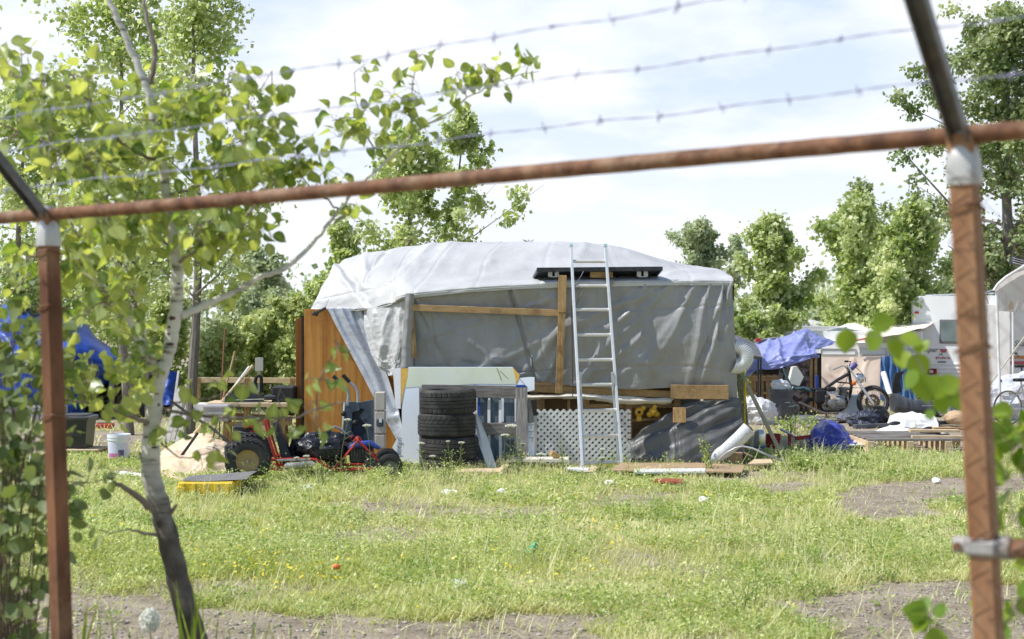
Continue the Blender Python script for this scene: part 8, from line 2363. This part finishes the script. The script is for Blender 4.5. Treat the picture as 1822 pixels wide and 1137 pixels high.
# tall blurred grass at the bottom edge
parts = []
for (px, top, n, sp_) in ((152, 1050, 5, 10), (182, 1070, 5, 14), (228, 1100, 8, 22), (300, 1105, 6, 20), (335, 1010, 5, 10), (352, 1060, 12, 22), (440, 1080, 9, 26), (470, 1100, 7, 20), (130, 1100, 5, 12), (545, 1095, 3, 8)):
    for k in range(n):
        D_ = RND.uniform(4.9, 5.5)
        tip = P(px + RND.gauss(0, sp_), top + abs(RND.gauss(0, 28)), D_); base = Vector((tip.x + RND.gauss(0, .10), D_ + RND.gauss(0, .1), 0))
        d = (tip - base); L_ = d.length
        side = Vector((RND.gauss(0, 1), RND.gauss(0, .5), .0)).normalized()
        w_ = RND.uniform(.005, .009); bend = Vector((RND.gauss(0, .05), RND.gauss(0, .05), 0))
        V = []
        for i in range(8):
            f = i / 7
            c = base + d * f + bend * (f * f) * 1.0
            ww = w_ * (1 - f ** 2.5) + .0005
            V += [tuple(c - side * ww), tuple(c + side * ww)]
        parts.append((np.array(V), np.array([(2 * i, 2 * i + 1, 2 * i + 3, 2 * i + 2) for i in range(7)]), np.full(16, RND.uniform(.2, .9))))
V, Fs, va = merge(parts)
o = np_mesh('tall_grass', V, np.concatenate(Fs), mat('fresh_blade', (.16, .26, .03), .5, (.34, .42, .07), var=True, lo=0, hi=1, trans=.45, tcol=((.35, .5, .04), (.6, .68, .1)), spec=.3), var=va, smooth=True)
o['kind'] = 'stuff'; tag(o, 'tall fresh grass blades rising blurred along the bottom edge', 'grass')


def umbel(px, py, base_py, label, r_px=9, D_=None, cat='wildflower'):
    D_ = D_ or gd(base_py)
    c = P(px, py, D_); r_ = r_px / (F / D_)
    b0 = Vector((c.x + RND.gauss(0, .03), D_, 0))
    t = thing('wild_carrot', label, cat, tuple(b0))
    sm = MB(); sm.tube([b0, b0.lerp(c, .5) + Vector((RND.gauss(0, .015), 0, 0)), c - Vector((0, 0, .02))], [.0035, .003, .0025], 5)
    fl_ = MB()
    for k in range(34):
        a = k * 2.4; rr2 = r_ * math.sqrt((k + .5) / 34)
        p = c + Vector((rr2 * math.cos(a), rr2 * math.sin(a), .010 - .25 * rr2 * rr2 / r_))
        sm.tube([c - Vector((0, 0, .03)), p], .0008, 3, cap=False)
        for q in range(5):
            fl_.sphere(p + Vector((RND.gauss(0, r_ * .07), RND.gauss(0, r_ * .07), RND.gauss(0, .003))), (r_ * .075, r_ * .075, r_ * .05), 5, 3)
    for k in range(5):
        z = RND.uniform(.15, .8) * c.z
        p = b0.lerp(c, z / c.z)
        for j in range(5):
            a = RND.uniform(0, 6.28); q = p + Vector((math.cos(a) * .05, math.sin(a) * .05, .03)) * RND.uniform(.5, 1.3)
            sm.tube([p, q], .0022, 3, cap=False)
    sm.build('stem', M_stem, t, w=True); fl_.build('flower_head', M_umbel, t, w=True)
    return t


for px, py, by, lab, r_ in ((749, 789, 850, 'flat white wild carrot flower at the left edge of the tyre stack', 7), (770, 812, 852, 'low white wild carrot flower before the bottom tyre', 6), (797, 786, 854, 'thin wild carrot stem in the middle of the tyre stack', 4), (821, 788, 852, 'small white wild carrot at the right half of the tyre stack', 6),
                            (909, 757, 848, 'tallest white wild carrot in front of the pallet', 11), (899, 774, 848, 'lower white wild carrot in front of the pallet', 8), (963, 808, 846, 'white wild carrot at the lower left of the lattice', 9), (1072, 800, 850, 'pale wild carrot head between the ladder rails', 6), (1072, 815, 850, 'drooping wild carrot head low between the ladder rails', 6),
                            (618, 747, 858, 'white wild carrot left of centre over the upright machine', 7), (653, 757, 858, 'white wild carrot flower before the blue-grey machine', 8), (1401, 717, 790, 'leftmost of three flat wild carrots in front of the trash bin', 5), (1408, 724, 792, 'middle of three flat wild carrots in front of the trash bin', 5), (1416, 722, 790, 'rightmost of three flat wild carrots in front of the trash bin', 5),
                            (545, 812, 858, 'white wild carrot against the kart seat', 6), (528, 815, 858, 'small white wild carrot by the kart side step', 5), (930, 790, 848, 'pale wild carrot right of the pallet end board', 6), (925, 802, 848, 'faint wild carrot low at the pallet end board', 5)):
    umbel(px, py, by, lab, r_)
ub = umbel(266, 1108, 1400, 'blurred fluffy white flower head at the bottom left of the picture', 15, 5.9)
fb = MB(); c5 = P(266, 1106, 5.9)
fb.lump(c5, (.036, .03, .052), .45, 3, 7)
fb.build('flower_cluster', M_umbel, ub, w=True)


def weed(label, px, base_py, top_py, spread_px, n, size, m=None, stems_n=3, name='tall_weed', tm=None, lean=0):
    D_ = gd(base_py); s_ = F / D_
    t = thing(name, label, 'weed', tuple(gp(px, base_py)))
    sb_ = MB(); L_ = []
    for k in range(stems_n):
        bx_ = px + RND.gauss(0, spread_px * .35); ty = top_py + abs(RND.gauss(0, (base_py - top_py) * .22)) * (1 if k else 0)
        a = gp(bx_, base_py) + Vector((0, RND.gauss(0, .08), -.02)); tip = P(bx_ + lean + RND.gauss(0, spread_px * .5), ty, a.y)
        mid = a.lerp(tip, .5) + Vector((RND.gauss(0, .02), 0, 0))
        sb_.tube([a, mid, tip], [.005, .004, .0015], 5)
        for j in range(n // stems_n):
            f = RND.uniform(.06, 1)
            q = a.lerp(mid, f * 2) if f < .5 else mid.lerp(tip, 2 * f - 1)
            L_.append((q, Vector((RND.gauss(0, 1), RND.gauss(0, 1), RND.gauss(.3, .5))).normalized(), (1.15 - .6 * f)))
    sb_.build('stem', M_stem, t, w=True)
    pos = np.array([tuple(q + e_ * RND.uniform(0, spread_px * .35 / s_)) for q, e_, f in L_]); dd = np.array([tuple(e_) for q, e_, f in L_]); N = len(L_)
    nn = NPR.normal(0, .4, (N, 3)) + np.array([-.2, -.2, .8]); nn = norm_rows(nn - dd * (nn * dd).sum(1, keepdims=True))
    V, FF = leaves(pos, dd, nn, np.array([f for q, e_, f in L_]) * size * NPR.uniform(.7, 1.3, N), tm or tmpl_quad(.2, .05))
    np_mesh('leaves', V, FF, m or M_weed, t, w=True, var=np.repeat(np.clip(NPR.normal(.35, .25, N), 0, 1), 4))
    return t


weed('tall ragged weed climbing the right corner of the shack', 1318, 822, 580, 16, 170, .06, stems_n=4)
weed('bushy dark weed at the foot of the shack corner', 1310, 824, 705, 26, 240, .06, M_leaf_dark, stems_n=8)
weed('bright feathery weed spike in front of the dark tarp', 1262, 842, 765, 10, 110, .06, stems_n=4, lean=-14)
weed('small spiky weed left of the white tile', 1192, 832, 800, 14, 60, .05, stems_n=4)
weed('low green weeds at the dark tarp foot', 1225, 826, 795, 30, 160, .05, M_leaf_dark, stems_n=10)
weed('leafy weed at the base of the trash bin', 1400, 770, 742, 30, 170, .07, stems_n=9, tm=tmpl_quad(.36, .06))
weed('clump of leafy weeds beside the mower deck', 1452, 768, 738, 34, 170, .06, stems_n=10, tm=tmpl_quad(.36, .06))
weed('wiry weed rising before the blue curtain', 1640, 742, 640, 24, 160, .05, M_leaf_pale, stems_n=7)
weed('shaded leafy weeds around the leaning pole foot', 1420, 838, 800, 36, 260, .06, stems_n=14, tm=tmpl_quad(.34, .06))
weed('leafy weeds in front of the blue bundle', 1500, 842, 806, 40, 260, .06, stems_n=14, tm=tmpl_quad(.34, .06))
weed('leafy weeds below the low deck left end', 1575, 830, 798, 34, 160, .055, stems_n=9, tm=tmpl_quad(.34, .06))
weed('thin weeds growing before the lattice left half', 1005, 848, 770, 14, 60, .035, stems_n=4)
weed('weeds growing before the pallet end board', 920, 850, 770, 18, 130, .035, stems_n=6)
weed('weeds around the kart front wheel', 700, 858, 825, 30, 150, .04, stems_n=9)
weed('green weeds growing through the kart frame', 560, 866, 815, 70, 300, .04, stems_n=18)
weed('weeds growing up before the tyre stack', 800, 862, 800, 40, 170, .035, stems_n=9)
weed('scrubby weed plant at the path edge on the right front', 1320, 1090, 1030, 40, 220, .028, stems_n=12)
